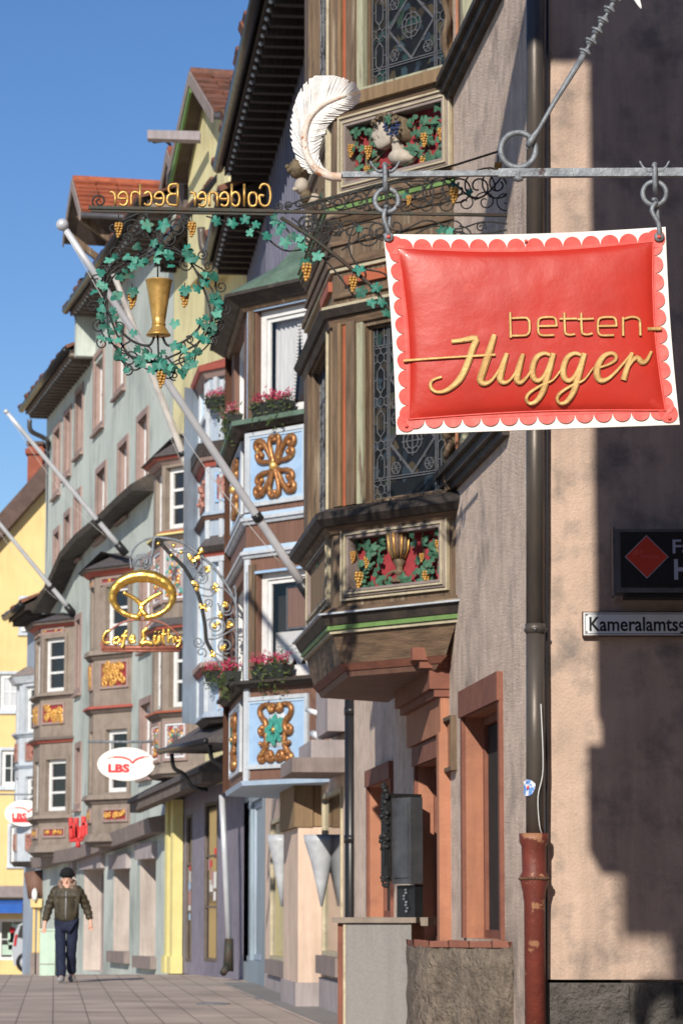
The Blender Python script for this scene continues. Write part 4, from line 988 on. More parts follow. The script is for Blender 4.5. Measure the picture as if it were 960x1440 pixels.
# scrollwork
mb = MB('iron'); rs = random.Random(21)
def scr(x, y, r, turns=1.5, a0=0, dr=1, w=.0065, m=None):
    (m or mb).tube([q2(a, b) for a, b in spiral(x, y, r, turns, a0, dr, .18)], w, 5)
for (x, y, r, t, a, d) in ((140, 283, 11, 1.6, 1.2, 1), (160, 320, 7, 1.3, 0, 1), (187, 322, 17, 1.8, 1, 1), (178, 335, 12, 1.5, 4, -1), (248, 318, 13, 1.7, 2, -1), (236, 336, 12, 1.5, 5, 1), (262, 312, 9, 1.4, 1, 1), (205, 330, 8, 1.2, 3, 1)):
    scr(x, y, r, t, a, d, .007)
mb.tube(sm([q2(*p) for p in ((170, 312), (200, 300), (215, 318), (228, 345), (222, 362))], 5), .007, 6); mb.tube(sm([q2(*p) for p in ((268, 318), (250, 300), (232, 312), (226, 340), (222, 362))], 5), .007, 6)
xs = list(range(392, 716, 14))
for i, x in enumerate(xs):     # curls filling the wedge above the bar
    top = 292-(x-392)*.24; hgt = 300-top; r = min(24, hgt*.46)
    if hgt < 16: scr(x, 294-r, max(6, r), 1.5, PI/2, 1 if i % 2 else -1, .006)
    elif i % 2 == 0: scr(x, 300-hgt*.5, r, 1.8, rs.uniform(0, 6), rs.choice([1, -1]), .0065); scr(x+10, 300-hgt*.22, hgt*.2, 1.3, rs.uniform(0, 6), 1, .005)
mb.tube(sm([q2(*p) for p in ((400, 292), (440, 276), (480, 288), (520, 262), (570, 284), (620, 248), (670, 280), (712, 240))], 5), .0065, 5)
mb.tube(sm([q2(*p) for p in ((400, 300), (450, 284), (500, 270), (560, 256), (630, 252), (690, 236), (714, 262))], 5), .0065, 5)
for i in range(34):             # curls below the bar, between bar and brace
    x = rs.uniform(420, 712); lim = 310+min(120, max(0, (x-395)*.72)); y = rs.uniform(312, min(lim, 420))
    scr(x, y, rs.uniform(7, 17), rs.uniform(1.1, 1.8), rs.uniform(0, 6), rs.choice([1, -1]), .006)
for (pts) in ([(720, 316), (680, 312), (640, 322), (600, 310), (560, 325), (520, 312), (470, 330)], [(720, 322), (660, 330), (610, 318), (560, 340), (520, 330), (480, 352)], [(410, 306), (430, 325), (425, 345), (440, 362), (470, 360)], [(500, 310), (490, 345), (505, 375), (540, 385), (556, 410)], [(290, 304), (320, 312), (350, 318), (375, 335), (400, 352), (430, 350)], [(380, 304), (400, 318), (415, 338), (440, 350), (470, 380), (500, 420)]):
    mb.tube(sm([q2(*p) for p in pts], 6), .0065, 5)
mb.build('scrollwork', GB)
# wreath
mb = MB('iron'); rw = random.Random(5); cx, cy = 223, 432
for k in range(3):
    pts = []
    for j in range(61):
        a = 2*PI*j/60; r = 1+.06*math.sin(a*(4+k)+k*2); pts.append(q2(cx+(72+k*5)*r*math.cos(a), cy+(76+k*4)*r*math.sin(a), .01*math.sin(a*7+k)))
    mb.tube(pts, .0075-.001*k, 6, caps=False)
for j in range(30):
    a = 2*PI*j/30+rw.uniform(-.1, .1); r = rw.choice([.78, 1.12, 1.18, .88]); scr(cx+78*r*math.cos(a), cy+84*r*math.sin(a), rw.uniform(5, 11), 1.5, rw.uniform(0, 6), rw.choice([1, -1]), .0055)
for s in (-1, 1):
    mb.tube(sm([q2(cx+s*6, 474), q2(cx+s*14, 486), q2(cx+s*36, 480), q2(cx+s*56, 462), q2(cx+s*60, 450)], 5), .009, 6)
    mb.tube(sm([q2(cx+s*10, 500), q2(cx+s*30, 520), q2(cx+s*48, 512), q2(cx+s*52, 490), q2(cx+s*40, 480)], 5), .0065, 6); scr(cx+s*40, 505, 13, 1.6, 1, s, .006)
mb.tube([q2(222, 472), q2(223, 500), q2(226, 524)], .007, 6); mb.tube([q2(222, 362), q2(222, 392)], .006, 5)
wr = mb.build('wreath', GB)
mb = MB('ivy')
for j in range(84):
    a = 2*PI*j/84+rw.uniform(-.14, .14); r = rw.choice([rw.uniform(.74, .92), rw.uniform(.9, 1.08), rw.uniform(1.0, 1.2)]); x = cx+78*r*math.cos(a); y = cy+83*r*math.sin(a)
    if 195 < x < 250 and y < 370 and rw.random() < .4: continue
    mb.leaf(q2(x, y, rw.uniform(0, .05)), fg.n+Vector((rw.uniform(-.7, .7), 0, rw.uniform(-.3, .9))), PI+rw.uniform(-1.3, 1.3), rw.uniform(.028, .044), .2, 3 if rw.random() < .4 else 5)
for x, y, s in ((206, 317, 1.25), (229, 316, 1.35), (216, 341, .9), (235, 356, .8), (221, 365, .8), (187, 375, .9), (246, 455, 1), (281, 452, .8), (275, 470, .7), (247, 486, 1.1), (188, 468, .8), (225, 512, 1.4), (236, 520, 1.1), (215, 520, 1.0), (272, 512, 1), (262, 515, .8), (195, 507, .9), (178, 520, .7), (201, 512, .8), (187, 411, .9), (259, 410, 1)):
    mb.leaf(q2(x, y, .04), fg.n+Vector((rw.uniform(-.4, .4), 0, .3)), PI+rw.uniform(-.7, .7), .042*s, .2)
mb.build('ivy_leaves', wr)
mb = MB('ivy')
for x, y, s in ((305, 310, 1), (327, 313, 1), (344, 308, .9), (360, 316, .8), (352, 327, .8), (375, 332, 1), (401, 340, 1.1), (386, 312, .8), (395, 318, .9), (425, 346, 1), (385, 305, .7), (392, 326, .7), (412, 332, .9), (430, 368, 1.2), (447, 360, 1.1), (420, 335, .9), (505, 380, 1.1), (509, 411, 1.1), (529, 404, 1), (522, 426, .9), (537, 424, .9), (543, 440, .9), (620, 323, 1), (632, 325, .9), (660, 270, .7), (570, 275, .9), (640, 262, .9), (505, 322, .7), (560, 335, .7)):
    mb.leaf(q2(x, y, .03), fg.n+Vector((rw.uniform(-.5, .5), 0, rw.uniform(0, .6))), PI+rw.uniform(-.9, .9), .044*s, .2)
mb.build('ivy_leaves', GB)
for x, y, s in ((167, 324, 1), (270, 323, 1), (186, 423, 1.1), (260, 421, 1.05), (227, 534, 1.1), (431, 383, 1.2), (496, 400, 1), (638, 275, 1.1), (574, 282, .7), (700, 238, .9), (720, 612, 1.1)):
    mb = MB('grape_gold'); bunch(mb, q2(x, y, .03), .060*s); mb.m('iron'); mb.tube([q2(x, y-9*s, .03), q2(x, y-22*s, .01)], .004, 5); mb.m('ivy')
    if 170 < x < 265 and y < 500: mb.leaf(q2(x+1, y-13, .05), fg.n+Vector((0, 0, .5)), PI, .05, .2)
    mb.build('grape_bunch', GB)
mb = MB('gold_paint'); c = q2(223, 472); s = YG/4000
prof = [(17.5, 0), (17.5, 2), (16, 3), (13.5, 7), (10.5, 12), (9.3, 15), (10.4, 15.8), (10.4, 17), (9.3, 17.8), (10.6, 26), (12.4, 40), (14.6, 54), (17, 68), (18.8, 79), (19.8, 80.2), (19.6, 81), (18, 80), (16, 68), (9, 26)]
mb.lathe((c.x, c.y, c.z), [(r*s, z*s) for r, z in prof], 28); mb.build('goblet', GB)
# ================================================================== BROWN HOUSE
def hrect(fc, x0, x1, y0, y1, xref=None):
    ym = (y0+y1)/2; u0 = fc.px(x0, ym)[0]; u1 = fc.px(x1, ym)[0]; xr = xref or (x0+x1)/2
    return (u0, u1, fc.px(xr, y1)[1], fc.px(xr, y0)[1])
BH = thing('brown_oriel_house', 'house with brown oriel, light blue scroll panels and green copper oriel roof', 'house', (FAC(36), 36, 0))
f2 = Face((FAC(41.5), 41.5), (FAC(29.72), 29.72))
g1 = hrect(f2, 382, 416, 1148, 1352); g2 = hrect(f2, 455, 482, 1112, 1345)
mb = MB('peach'); wallsheet(mb, f2, 0, f2.L, 0, 3.2, [g1, g2], .12, 'oak')
mb.m('plank_blue'); wallsheet(mb, f2, 0, f2.L, 3.2, 12, [], .1)
for i in range(28): mb.box(f2, i*f2.L/28, i*f2.L/28+.03, 3.3, 12, .0, .02)
mb.m('dark_wood'); mb.frust([f2.pt(0, 0, -.4), f2.pt(f2.L, 0, -.4), f2.pt(f2.L, 0, -7), f2.pt(0, 0, -7)], [f2.pt(0, 12, -.4), f2.pt(f2.L, 12, -.4), f2.pt(f2.L, 12, -7), f2.pt(0, 12, -7)])
mb.m('lilac_render')
ub = f2.px(414, 1380)[0]; mb.box(f2, f2.px(377, 1380)[0], f2.px(452, 1380)[0]-.9, 0, g1[2]-.22, 0, .04); mb.box(f2, f2.px(453, 1380)[0], f2.L, 0, g2[2]-.25, 0, .04)
mb.m('oak_light'); mb.box(f2, f2.px(424, 1120)[0], f2.px(452, 1120)[0], g2[3]-.35, g2[3]+.25, 0, .10)
mb.build('wall', BH)
mb = MB('peach'); ua, ub = f2.px(430, 1200)[0], f2.px(452, 1200)[0]; mb.box(f2, ua, ub, 0, g2[3]-.36, 0, .27); mb.m('oak_light'); mb.box(f2, ua-.02, ub+.02, g2[3]-.359, g2[3]+.25, .101, .32); mb.m('lilac_render'); mb.box(f2, ua-.03, ub+.03, 0, .28, .0, .30); mb.build('pilaster', BH)
for h in (g1, g2):
    o = window(BH, f2, h, .025, .05, 1, 1, 'cream', 'glass_shop')
    mb = MB('mauve_stone'); mb.box(f2, h[0]-.05, h[1]+.05, h[2]-.2, h[2]-.001, 0, .09); mb.build('sill', o)
# soffit, gutter and rafters
def eaves(parent, fc, z, over, u0=0, u1=None, thick=.14, lit_dots=True, mat='dark_wood', soff='dark_wood', roofm='tile_brown', rise=3, back=5):
    u1 = fc.L if u1 is None else u1
    mb = MB(soff); mb.box(fc, u0, u1, z, z+.06, -.3, over); n = int((u1-u0)/.42)
    for i in range(n): uu = u0+.1+(u1-u0-.2)*i/n; mb.m(mat); mb.box(fc, uu, uu+.12, z-.13, z-.001, -.05, over-.06)
    mb.m(mat); mb.box(fc, u0, u1, z-.02, z+.17, over+.001, over+.03)
    if lit_dots:  # pale balls stand in for lit gaps between the rafters
        mb.m('grey_white')
        for i in range(int((u1-u0)/.34)):
            c = fc.pt(u0+.2+i*.34, z-.045, over-.03); mb.ball(c, .035, 1)
    mb.build('soffit', parent)
    mb = MB('zinc'); mb.m('black_paint'); mb.tube([fc.pt(u0-.05, z+.11, over+.12), fc.pt(u1+.05, z+.11, over+.12)], .085, 12)
    mb.build('gutter', parent)
    mb = MB(roofm); tiled(mb, fc.pt(u0-.1, z+.17, over+.06), fc.pt(u1+.1, z+.17, over+.06), fc.pt(u0-.1, z+rise, -back), fc.pt(u1+.1, z+rise, -back), 10, max(4, int((u1-u0)/.35)), .05)
    mb.m('dark_wood'); mb.frust([fc.pt(u0, z+.061, over), fc.pt(u1, z+.061, over), fc.pt(u1, z+.061, -back), fc.pt(u0, z+.061, -back)], [fc.pt(u0, z+.12, over), fc.pt(u1, z+.12, over), fc.pt(u1, z+rise-.12, -back), fc.pt(u0, z+rise-.12, -back)])
    mb.build('roof', parent)
eaves(BH, f2, 12.0, .62)
b0 = (FAC(32), 32); b1 = (-1.113, 32.97); b2 = (b1[0]-.1014*3, b1[1]+3); b3 = (FAC(b2[1]+1)+.03, b2[1]+1)
BP = [b3, b2, b1, b0]; Cb = Face(b1, b0); Fb = Face(b2, b1); Zb = lambda y: Cb.px(392, y)[1]
w1 = list(hrect(Cb, 361, 443, 432, 584, 392)); w2 = list(hrect(Cb, 362, 443, 802, 952, 392))
q1 = list(hrect(Cb, 347, 433, 603, 708, 392)); q3 = list(hrect(Cb, 347, 435, 978, 1080, 392))
mb = MB('brown_paint'); wallsheet(mb, Cb, 0, Cb.L, Zb(1098), Zb(425), [tuple(w1), tuple(w2)], .16, 'brown_paint')
v1 = (.6, Fb.L-.5, w1[2], w1[3]); v2 = (.6, Fb.L-.5, w2[2], w2[3])
wallsheet(mb, Fb, 0, Fb.L, Zb(1098), Zb(425), [v1, v2], .16, 'brown_paint'); wallsheet(mb, Face(b3, b2), 0, 1.4, Zb(1098), Zb(425), [], .1)
mb.add([(p.x, p.y, Zb(1098)) for p in offpoly(BP, 0)], [(0, 1, 2, 3)], False); mb.add([(p.x, p.y, Zb(425)) for p in offpoly(BP, 0)], [(0, 1, 2, 3)], False)
mb.m('grey_white')
for (a, b) in ((1098, 962), (715, 602), (955, 782)): mb.box(Cb, -.0, .085, Zb(a), Zb(b), .001, .03)
mb.m('blue_panel')
for (a, b) in ((584, 428), (952, 800)): mb.box(Cb, Cb.px(350, 500)[0], Cb.px(352.5, 500)[0], Zb(a), Zb(b), .001, .03); mb.box(Cb, Cb.px(352.5, 500)[0], w1[1], Zb(b)-.03, Zb(b), .001, .03)
mb.m('oak'); mb.box(Cb, w1[0]-.12, w1[0]-.02, w1[2], w1[3]+.1, .0, .035); mb.box(Cb, w2[0]-.12, w2[0]-.02, w2[2], w2[3]+.1, .0, .035)
bo = mb.build('oriel', BH)
band('cornice', [('blue_trim', Zb(1103), Zb(1096), .03, .05), ('brown_paint', Zb(1096), Zb(1093), .02, .02)], bo, BP)
band('cornice', [('dark_ledge', Zb(966), Zb(960), .06, .12), ('dark_ledge', Zb(960), Zb(955), .16, .16)], bo, BP)
band('cornice', [('grey_white', Zb(781), Zb(776), .03, .05), ('grey_white', Zb(776), Zb(771), .07, .07), ('blue_trim', Zb(771), Zb(765), .05, .02)], bo, BP)
band('cornice', [('grey_white', Zb(733), Zb(728), .03, .05), ('grey_white', Zb(728), Zb(723), .07, .07), ('blue_trim', Zb(723), Zb(717), .05, .02)], bo, BP)
band('cornice', [('dark_ledge', Zb(600), Zb(593), .06, .14), ('copper_green', Zb(593), Zb(586), .18, .18)], bo, BP)
band('cornice', [('oak', Zb(430), Zb(424), .04, .08), ('dark_ledge', Zb(424), Zb(412), .10, .24), ('dark_ledge', Zb(412), Zb(407), .27, .27)], bo, BP)
mb = MB('copper_green'); lo_ = offpoly(BP, .25); wt = [Vector((FAC(y)-.02, y)) for y in (36.0, 35.4, 33.2, 32.4)]
md_ = [lo_[i].lerp(wt[i], .55) for i in range(4)]; zA, zC = Zb(407)+.002, P(405, 338, 33.6).z; zB = zA+(zC-zA)*.46
mb.frust([(p.x, p.y, zA) for p in lo_], [(p.x, p.y, zB) for p in md_]); mb.frust([(p.x, p.y, zB) for p in md_], [(p.x, p.y, zC) for p in wt])
for t in (.2, .4, .6, .8):   # standing seams
    for a, b in ((2, 3), (1, 2)):
        A_ = lo_[a].lerp(lo_[b], t); B_ = wt[a].lerp(wt[b], t); M_ = md_[a].lerp(md_[b], t)
        mb.tube([(A_.x, A_.y, zA+.01), (M_.x, M_.y, zB+.01), (B_.x, B_.y, zC+.01)], .012, 5)
mb.build('roof', bo)
def bwin(fc, h, style):
    u0, u1, z0, z1 = h; m = MB('white_paint'); d = -.13
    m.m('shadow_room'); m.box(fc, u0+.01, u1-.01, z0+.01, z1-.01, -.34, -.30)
    m.m('white_paint'); frame4(m, fc, u0+.002, u1-.002, z0+.002, z1-.002, .085, d, d+.06); frame4(m, fc, u0+.09, u1-.09, z0+.09, z1-.09, .045, d+.01, d+.035)
    if style == 1:     # two lace curtains drawn apart
        a, b = u0+.1, u1-.1; mid = a+(b-a)*.54; n = 24
        def cur(x0t, x1t, x0b, x1b, sc):
            vs = []; rows = 10
            for j in range(rows+1):
                t = j/rows
                for i in range(n+1):
                    s = i/n; xa = x0b+(x0t-x0b)*t**.8; xb = x1b+(x1t-x1b)*t**.8; e = .012*math.sin(j*3.2) if (i == n and sc > 0) or (i == 0 and sc < 0) else 0
                    vs.append(fc.pt(xa+(xb-xa)*s+e, z0+.1+(z1-z0-.2)*t, -.22+.02*math.sin(s*34)))
            m.add(vs, [(j*(n+1)+i, j*(n+1)+i+1, (j+1)*(n+1)+i+1, (j+1)*(n+1)+i) for j in range(rows) for i in range(n)], True)
        m.m('curtain'); cur(a, mid, a, mid-.11, 1); cur(mid, b, mid+.13, b, -1)
        m.m('lace')
        for k in range(26):
            t = k/26; z = z1-.12-(z1-z0-.22)*t; w_ = .11*(1-(1-t)**.8)
            m.ball(fc.pt(mid-w_-.01, z, -.20), .022, 1, (1, .3, 1)); m.ball(fc.pt(mid+w_*1.15+.01, z, -.20), .022, 1, (1, .3, 1))
    else:              # short lace pelmet and a hanging glass picture
        m.m('lace'); n = 5; wd = (u1-u0-.18)/n; zt = z0+(z1-z0)*.44
        for i in range(n):
            a = u0+.09+i*wd; m.plate(fc, [(a, zt), (a+wd, zt), (a+wd, zt-.30), (a+wd*.5, zt-.46), (a, zt-.30)], -.215, -.21)
            for q in range(6): m.ball(fc.pt(a+wd*.5+.05*math.cos(q), zt-.2+.05*math.sin(q), -.205), .02, 1, (1, .3, 1))
        m.m('curtain'); m.box(fc, u0+.09, u0+.35, z0+.09, zt-.2, -.25, -.245); m.m('oak_light'); m.box(fc, u1-.35, u1-.14, z0+.1, zt-.3, -.25, -.24)
        um = u0+(u1-u0)*.5; m.m('brown_paint'); m.box(fc, um-.17, um+.12, zt+.04, zt+.5, -.20, -.195); m.m('lead'); frame4(m, fc, um-.19, um+.14, zt+.02, zt+.52, .016, -.20, -.185)
        m.tube([fc.pt(um-.17, zt+.52, -.19), fc.pt(um-.02, z1-.12, -.19), fc.pt(um+.12, zt+.52, -.19)], .004, 4)
    m.m('clear_glass'); m.add([fc.pt(u0+.08, z0+.08, d+.02), fc.pt(u1-.08, z0+.08, d+.02), fc.pt(u1-.08, z1-.08, d+.02), fc.pt(u0+.08, z1-.08, d+.02)], [(0, 1, 2, 3)], False)
    m.build('window', bo)
bwin(Cb, w1, 1); bwin(Cb, w2, 2); bwin(Fb, v1, 1); bwin(Fb, v2, 1)
def curl(m, fc, c, pts, sc, r, d=.03, sgn=(1, 1)):
    P3 = [fc.pt(c[0]+x*sgn[0]*sc, c[1]-y*sgn[1]*sc, d) for x, y in pts]; P3 = sm(P3, 4)
    k = len(P3); m.tube(P3, [r*(.75+.35*math.sin(PI*i/k)) for i in range(k)], 9); m.ball(P3[-1], r*1.15, 2)
sc = 33/4000/3*1.4
def bpanel(h, kind, fc=Cb):
    u0, u1, z0, z1 = h; m = MB('blue_panel'); m.box(fc, u0+.05, u1-.05, z0+.05, z1-.05, .001, .012)
    m.m('grey_white'); frame4(m, fc, u0, u1, z0, z1, .045, .0, .035); m.m('blue_trim'); frame4(m, fc, u0+.046, u1-.046, z0+.046, z1-.046, .03, .0, .024)
    c = ((u0+u1)/2, (z0+z1)/2); S = (z1-z0)/320; r = .034
    m.m('copper_scroll')
    if kind == 1:
        for sx in (-1, 1):
            for sy in (-1, 1):
                curl(m, fc, c, [(2, 4), (24, 36), (46, 74), (74, 104), (102, 106), (108, 84), (92, 72), (80, 84)], S*1.08, r, .035, (sx, sy))
                curl(m, fc, c, [(6, 8), (38, 20), (66, 22), (94, 34), (100, 54), (84, 62), (74, 50)], S*1.08, r*.9, .035, (sx, sy))
                curl(m, fc, c, [(2, 10), (14, 44), (26, 82), (24, 112), (8, 118), (4, 104)], S*1.08, r*.85, .045, (sx, sy))
        m.m('gold_paint'); m.ball(fc.pt(*c, .05), .06, 2, (1, .6, 1))
    else:
        for sx in (-1, 1):
            curl(m, fc, c, [(0, -106), (20, -118), (36, -108), (30, -94), (18, -98)], S, r, .04, (sx, 1))
            curl(m, fc, c, [(30, -112), (58, -122), (92, -112), (100, -88), (84, -62), (66, -48), (60, -20), (74, 4), (96, 4), (98, -16), (84, -20)], S, r, .035, (sx, 1))
            curl(m, fc, c, [(62, -20), (58, 20), (60, 60), (80, 92), (100, 112), (92, 128), (78, 120)], S, r*1.05, .035, (sx, 1))
            curl(m, fc, c, [(62, 40), (74, 58), (90, 50)], S, r*.7, .05, (sx, 1)); curl(m, fc, c, [(4, 112), (22, 124), (44, 116), (46, 98), (30, 92), (24, 104)], S, r*1.1, .04, (sx, 1)); curl(m, fc, c, [(46, 110), (66, 118), (78, 126)], S, r*.9, .035, (sx, 1))
        m.m('grey_white'); w_, h_ = 54*S, 78*S
        m.inflate(fc, [(c[0]+w_*x, c[1]+.02+h_*y) for x, y in ((-1, -.7), (-.8, -.95), (0, -1), (.8, -.95), (1, -.7), (.88, 0), (1, .75), (.85, .95), (0, 1.02), (-.85, .95), (-1, .75), (-.88, 0))], .013, .03, 4)
        m.m('teal')
        for k in range(8):
            a = PI/4*k; m.leaf(fc.pt(c[0]+.075*math.cos(a), c[1]+.02+.10*math.sin(a), .055), fc.n, PI/2-a, .075, .12, 3)
        m.m('gold_paint'); m.ball(fc.pt(c[0], c[1]+.02, .06), .035, 2)
    m.build('scroll_panel', bo)
bpanel(q1, 1); bpanel(q3, 2); bpanel((.5, Fb.L-.5, q1[2], q1[3]), 1, Fb); bpanel((.5, Fb.L-.5, q3[2], q3[3]), 2, Fb)
# flowers on the sills
def flowers(name, label, fc, u0, u1, z, d, seed, group='flower boxes on the oriel sills', k=1.0, pale=False):
    r = random.Random(seed); root = thing(name, label, 'flower box', fc.pt((u0+u1)/2, z, d), group)
    m = MB('soil_box'); a = [fc.pt(u0, z, d+.07), fc.pt(u1, z, d+.07), fc.pt(u1, z, d-.07), fc.pt(u0, z, d-.07)]; b = [fc.pt(u0-.02, z+.15, d+.1), fc.pt(u1+.02, z+.15, d+.1), fc.pt(u1+.02, z+.15, d-.1), fc.pt(u0-.02, z+.15, d-.1)]
    m.frust(a, b); m.build('planter', root)
    def tuft(mat1, mat2, n, zz, spread, size, droop=0):
        m = MB(mat1)
        for i in range(n):
            m.m(mat1 if r.random() < .6 else mat2)
            u = r.uniform(u0-.03, u1+.03); dd = d+r.gauss(.03, spread); z_ = z+zz+r.gauss(0, spread)*k-(droop if r.random() < .3 else 0)*r.random()
            c = fc.pt(u, z_, dd); dv = Vector((r.uniform(-1, 1), r.uniform(-1, 1), r.uniform(-.2, 1.4))).normalized()*size; sdv = dv.orthogonal().normalized()*size*.22
            m.add([c-sdv, c+sdv, c+dv+sdv*.4, c+dv-sdv*.4], [(0, 1, 2, 3)], False)
        return m
    tuft('foliage', 'foliage_light', 380, .12, .05, .055, .22).build('foliage', root)
    tuft('blossom_pale' if pale else 'blossom', 'blossom', 260, .21, .04, .04).build('blossoms', root)
U = lambda x, y=500: Cb.px(x, y)[0]
flowers('flower_box', 'pink heather in a dark planter at the upper brown oriel window', Cb, U(371), U(415), Zb(586), .10, 1)
flowers('flower_box', 'pink heather and green trailing plants at the lower brown oriel window', Cb, U(372), U(414), Zb(955), .10, 2)
flowers('flower_box', 'pink flowers round the street side of the upper brown oriel sill', Fb, Fb.L-1.0, Fb.L-.3, Zb(586), .12, 3, pale=True)
flowers('flower_box', 'pink flowers round the street side of the lower brown oriel sill', Fb, Fb.L-1.1, Fb.L-.3, Zb(955), .12, 4)
# black rainwater pipe between the two houses
mb = MB('black_paint'); mb.tube([P(493, 955, 29.4), P(493, 1290, 29.4), P(493, 1400, 29.4)], .062, 14)
for y in (1000, 1180): mb.tube([P(493, y, 29.4)+Vector((0, 0, .04)), P(493, y, 29.4)-Vector((0, 0, .04))], .07, 14)
tag(mb.build('downpipe'), 'black downpipe between the stucco corner house and the shop windows', 'downpipe')
# shop fascia box under the brown oriel
SF = thing('shop_fascia', 'grey white shop fascia box above the shop window beside the brown oriel', 'shop sign', P(455, 1060, 30.4))
f5 = Face((FAC(31.3)-.35, 31.3), (FAC(29.8)-.35, 29.8))
mb = MB('mauve_stone'); zz = lambda y: P(455, y, 30.8).z
mb.box(f5, .0, f5.L, zz(1092), zz(1072), -.3, .25); mb.m('lilac_render'); mb.box(f5, 0, f5.L, zz(1072), zz(1048), -.3, .05)
mb.m('lilac_render'); mb.box(f5, f5.L-1.3, f5.L, zz(1036), zz(968), -.3, -.12); mb.build('fascia', SF)
mb = MB('plate_white'); mb.tube([P(440, 1032, 31.2), P(452, 1036, 31)], .045, 8); mb.build('spotlight', SF)
mb = MB('plate_white'); mb.tube([P(432, 998, 31.2), P(446, 1003, 31)], .03, 6); mb.build('spotlight', SF); mb = MB('black_paint'); mb.ball(P(476, 981, 30), .06, 1); mb.build('spotlight', SF)

# ================================================================== LIGHT BLUE HOUSE
EH = thing('light_blue_house', 'narrow light blue house with small oriel and blue shop doors', 'house', (FAC(43), 43, 0))
f3 = Face((FAC(46), 46), (FAC(41.52), 41.52))
dd = [hrect(f3, 334, 350, 1130, 1352), hrect(f3, 352, 368, 1125, 1352)]
mb = MB('door_blue'); wallsheet(mb, f3, 0, f3.L, 0, 3.4, dd, .10, 'door_blue'); mb.m('plank_blue'); wallsheet(mb, f3, 0, f3.L, 3.4, 11.6, [], .1)
mb.frust([f3.pt(0, 0, -.4), f3.pt(f3.L, 0, -.4), f3.pt(f3.L, 0, -7), f3.pt(0, 0, -7)], [f3.pt(0, 11.6, -.4), f3.pt(f3.L, 11.6, -.4), f3.pt(f3.L, 11.6, -7), f3.pt(0, 11.6, -7)]); mb.build('wall', EH)
for h in dd:
    m = MB('door_blue'); m.box(f3, h[0]+.01, h[1]-.01, h[2]+.01, h[3]-.01, -.2, -.09); m.m('light_blue'); frame4(m, f3, h[0]+.01, h[1]-.01, h[2]+.01, h[3]-.01, .08, -.09, -.06); m.m('zinc'); m.ball(f3.pt(h[1]-.14, 1.05, -.03), .03, 1); m.build('door', EH)
e0 = (FAC(43.0), 43.0); e1 = (e0[0]-.83, 43.83); e2 = (e1[0]-.2, e1[1]+1.6); e3 = (FAC(46.3), 46.3); EP = [e3, e2, e1, e0]
Ce = Face(e1, e0); Fe = Face(e2, e1); Ze = lambda y: Ce.px(308, y)[1]
mb = MB('light_blue'); hw = [hrect(Ce, 308, 334, 527, 575, 308), hrect(Ce, 300, 334, 790, 930, 308)]; hw = [tuple(h) for h in hw]
wallsheet(mb, Ce, 0, Ce.L, Ze(1008), Ze(520), hw, .12, 'blue_trim'); he = [(.3, Fe.L-.3, h[2], h[3]) for h in hw]; wallsheet(mb, Fe, 0, Fe.L, Ze(1008), Ze(520), he, .12, 'blue_trim'); wallsheet(mb, Face(e3, e2), 0, 1.5, Ze(1008), Ze(520), [], .1)
eo = mb.build('oriel', EH)
band('cornice', [('dark_ledge', Ze(1016), Ze(1008), -.05, .02), ('light_blue', Ze(1008), Ze(1000), .06, .03)], eo, EP)
band('cornice', [('red_line', Ze(782), Ze(776), .03, .06), ('dark_ledge', Ze(776), Ze(768), .10, .13), ('slate', Ze(768), Ze(752), .13, .0)], eo, EP)
band('cornice', [('brown_paint', Ze(730), Ze(724), .03, .08), ('light_blue', Ze(724), Ze(718), .1, .04)], eo, EP)
band('cornice', [('red_line', Ze(655), Ze(647), .03, .06), ('pink_frame', Ze(647), Ze(641), .10, .14), ('dark_ledge', Ze(641), Ze(622), .16, .16)], eo, EP)
band('cornice', [('red_line', Ze(943), Ze(937), .03, .06), ('pink_frame', Ze(937), Ze(930), .10, .10)], eo, EP)
band('roof', [('pink_frame', Ze(530), Ze(521), .04, .10), ('red_line', Ze(521), Ze(513), .14, .16), ('red_line', Ze(513), Ze(497), .16, -.3)], eo, EP)
for h in hw:
    m = MB('white_paint'); sash(m, Ce, *[h[0]+.002, h[1]-.002, h[2]+.002, h[3]-.002], -.12, .08, 2, 2); m.m('grey_white'); frame4(m, Ce, h[0]-.09, h[1]+.09, h[2]-.09, h[3]+.09, .085, 0, .04); m.build('window', eo)
for h in he:
    m = MB('white_paint'); sash(m, Fe, *[h[0]+.002, h[1]-.002, h[2]+.002, h[3]-.002], -.10, .08, 2, 2); m.m('grey_white'); frame4(m, Fe, h[0]-.09, h[1]+.09, h[2]-.09, h[3]+.09, .085, 0, .04); m.build('window', eo)
for a_3, b_3 in ((Ce, .0), (Ce, .3), (Fe, Fe.L-.09), (Fe, 0)):
    m = MB('grey_white'); m.box(a_3, b_3, b_3+.08, Ze(1000), Ze(535), .0, .03); m.build('corner_strip', eo)
for (y0, y1, x0, x1) in ((664, 706, 304, 322), (958, 1000, 306, 320)):
    h = hrect(Ce, x0, x1, y0, y1, 308); m = MB('blue_panel'); frame4(m, Ce, *h, .04, 0, .03); m.m('relief_red'); m.box(Ce, h[0]+.04, h[1]-.04, h[2]+.04, h[3]-.04, 0, .008); m.m('relief_pink')
    rr_ = random.Random(int(y0))
    for k in range(14):
        c = (rr_.uniform(h[0]+.07, h[1]-.07), rr_.uniform(h[2]+.07, h[3]-.07)); m.tube([Ce.pt(a, b, .02) for a, b in spiral(c[0], c[1], .055, 1.3, rr_.uniform(0, 6), 1, .2, 12)], .014, 6)
    m.build('relief_panel', eo)
h = (.25, Fe.L-.25, Ze(706), Ze(664)); m = MB('relief_pink'); m.box(Fe, *h, 0, .02)
for k in range(16): m.ball(Fe.pt(random.uniform(h[0], h[1]), random.uniform(h[2], h[3]), .03), .045, 1)
m.build('relief_panel', eo)
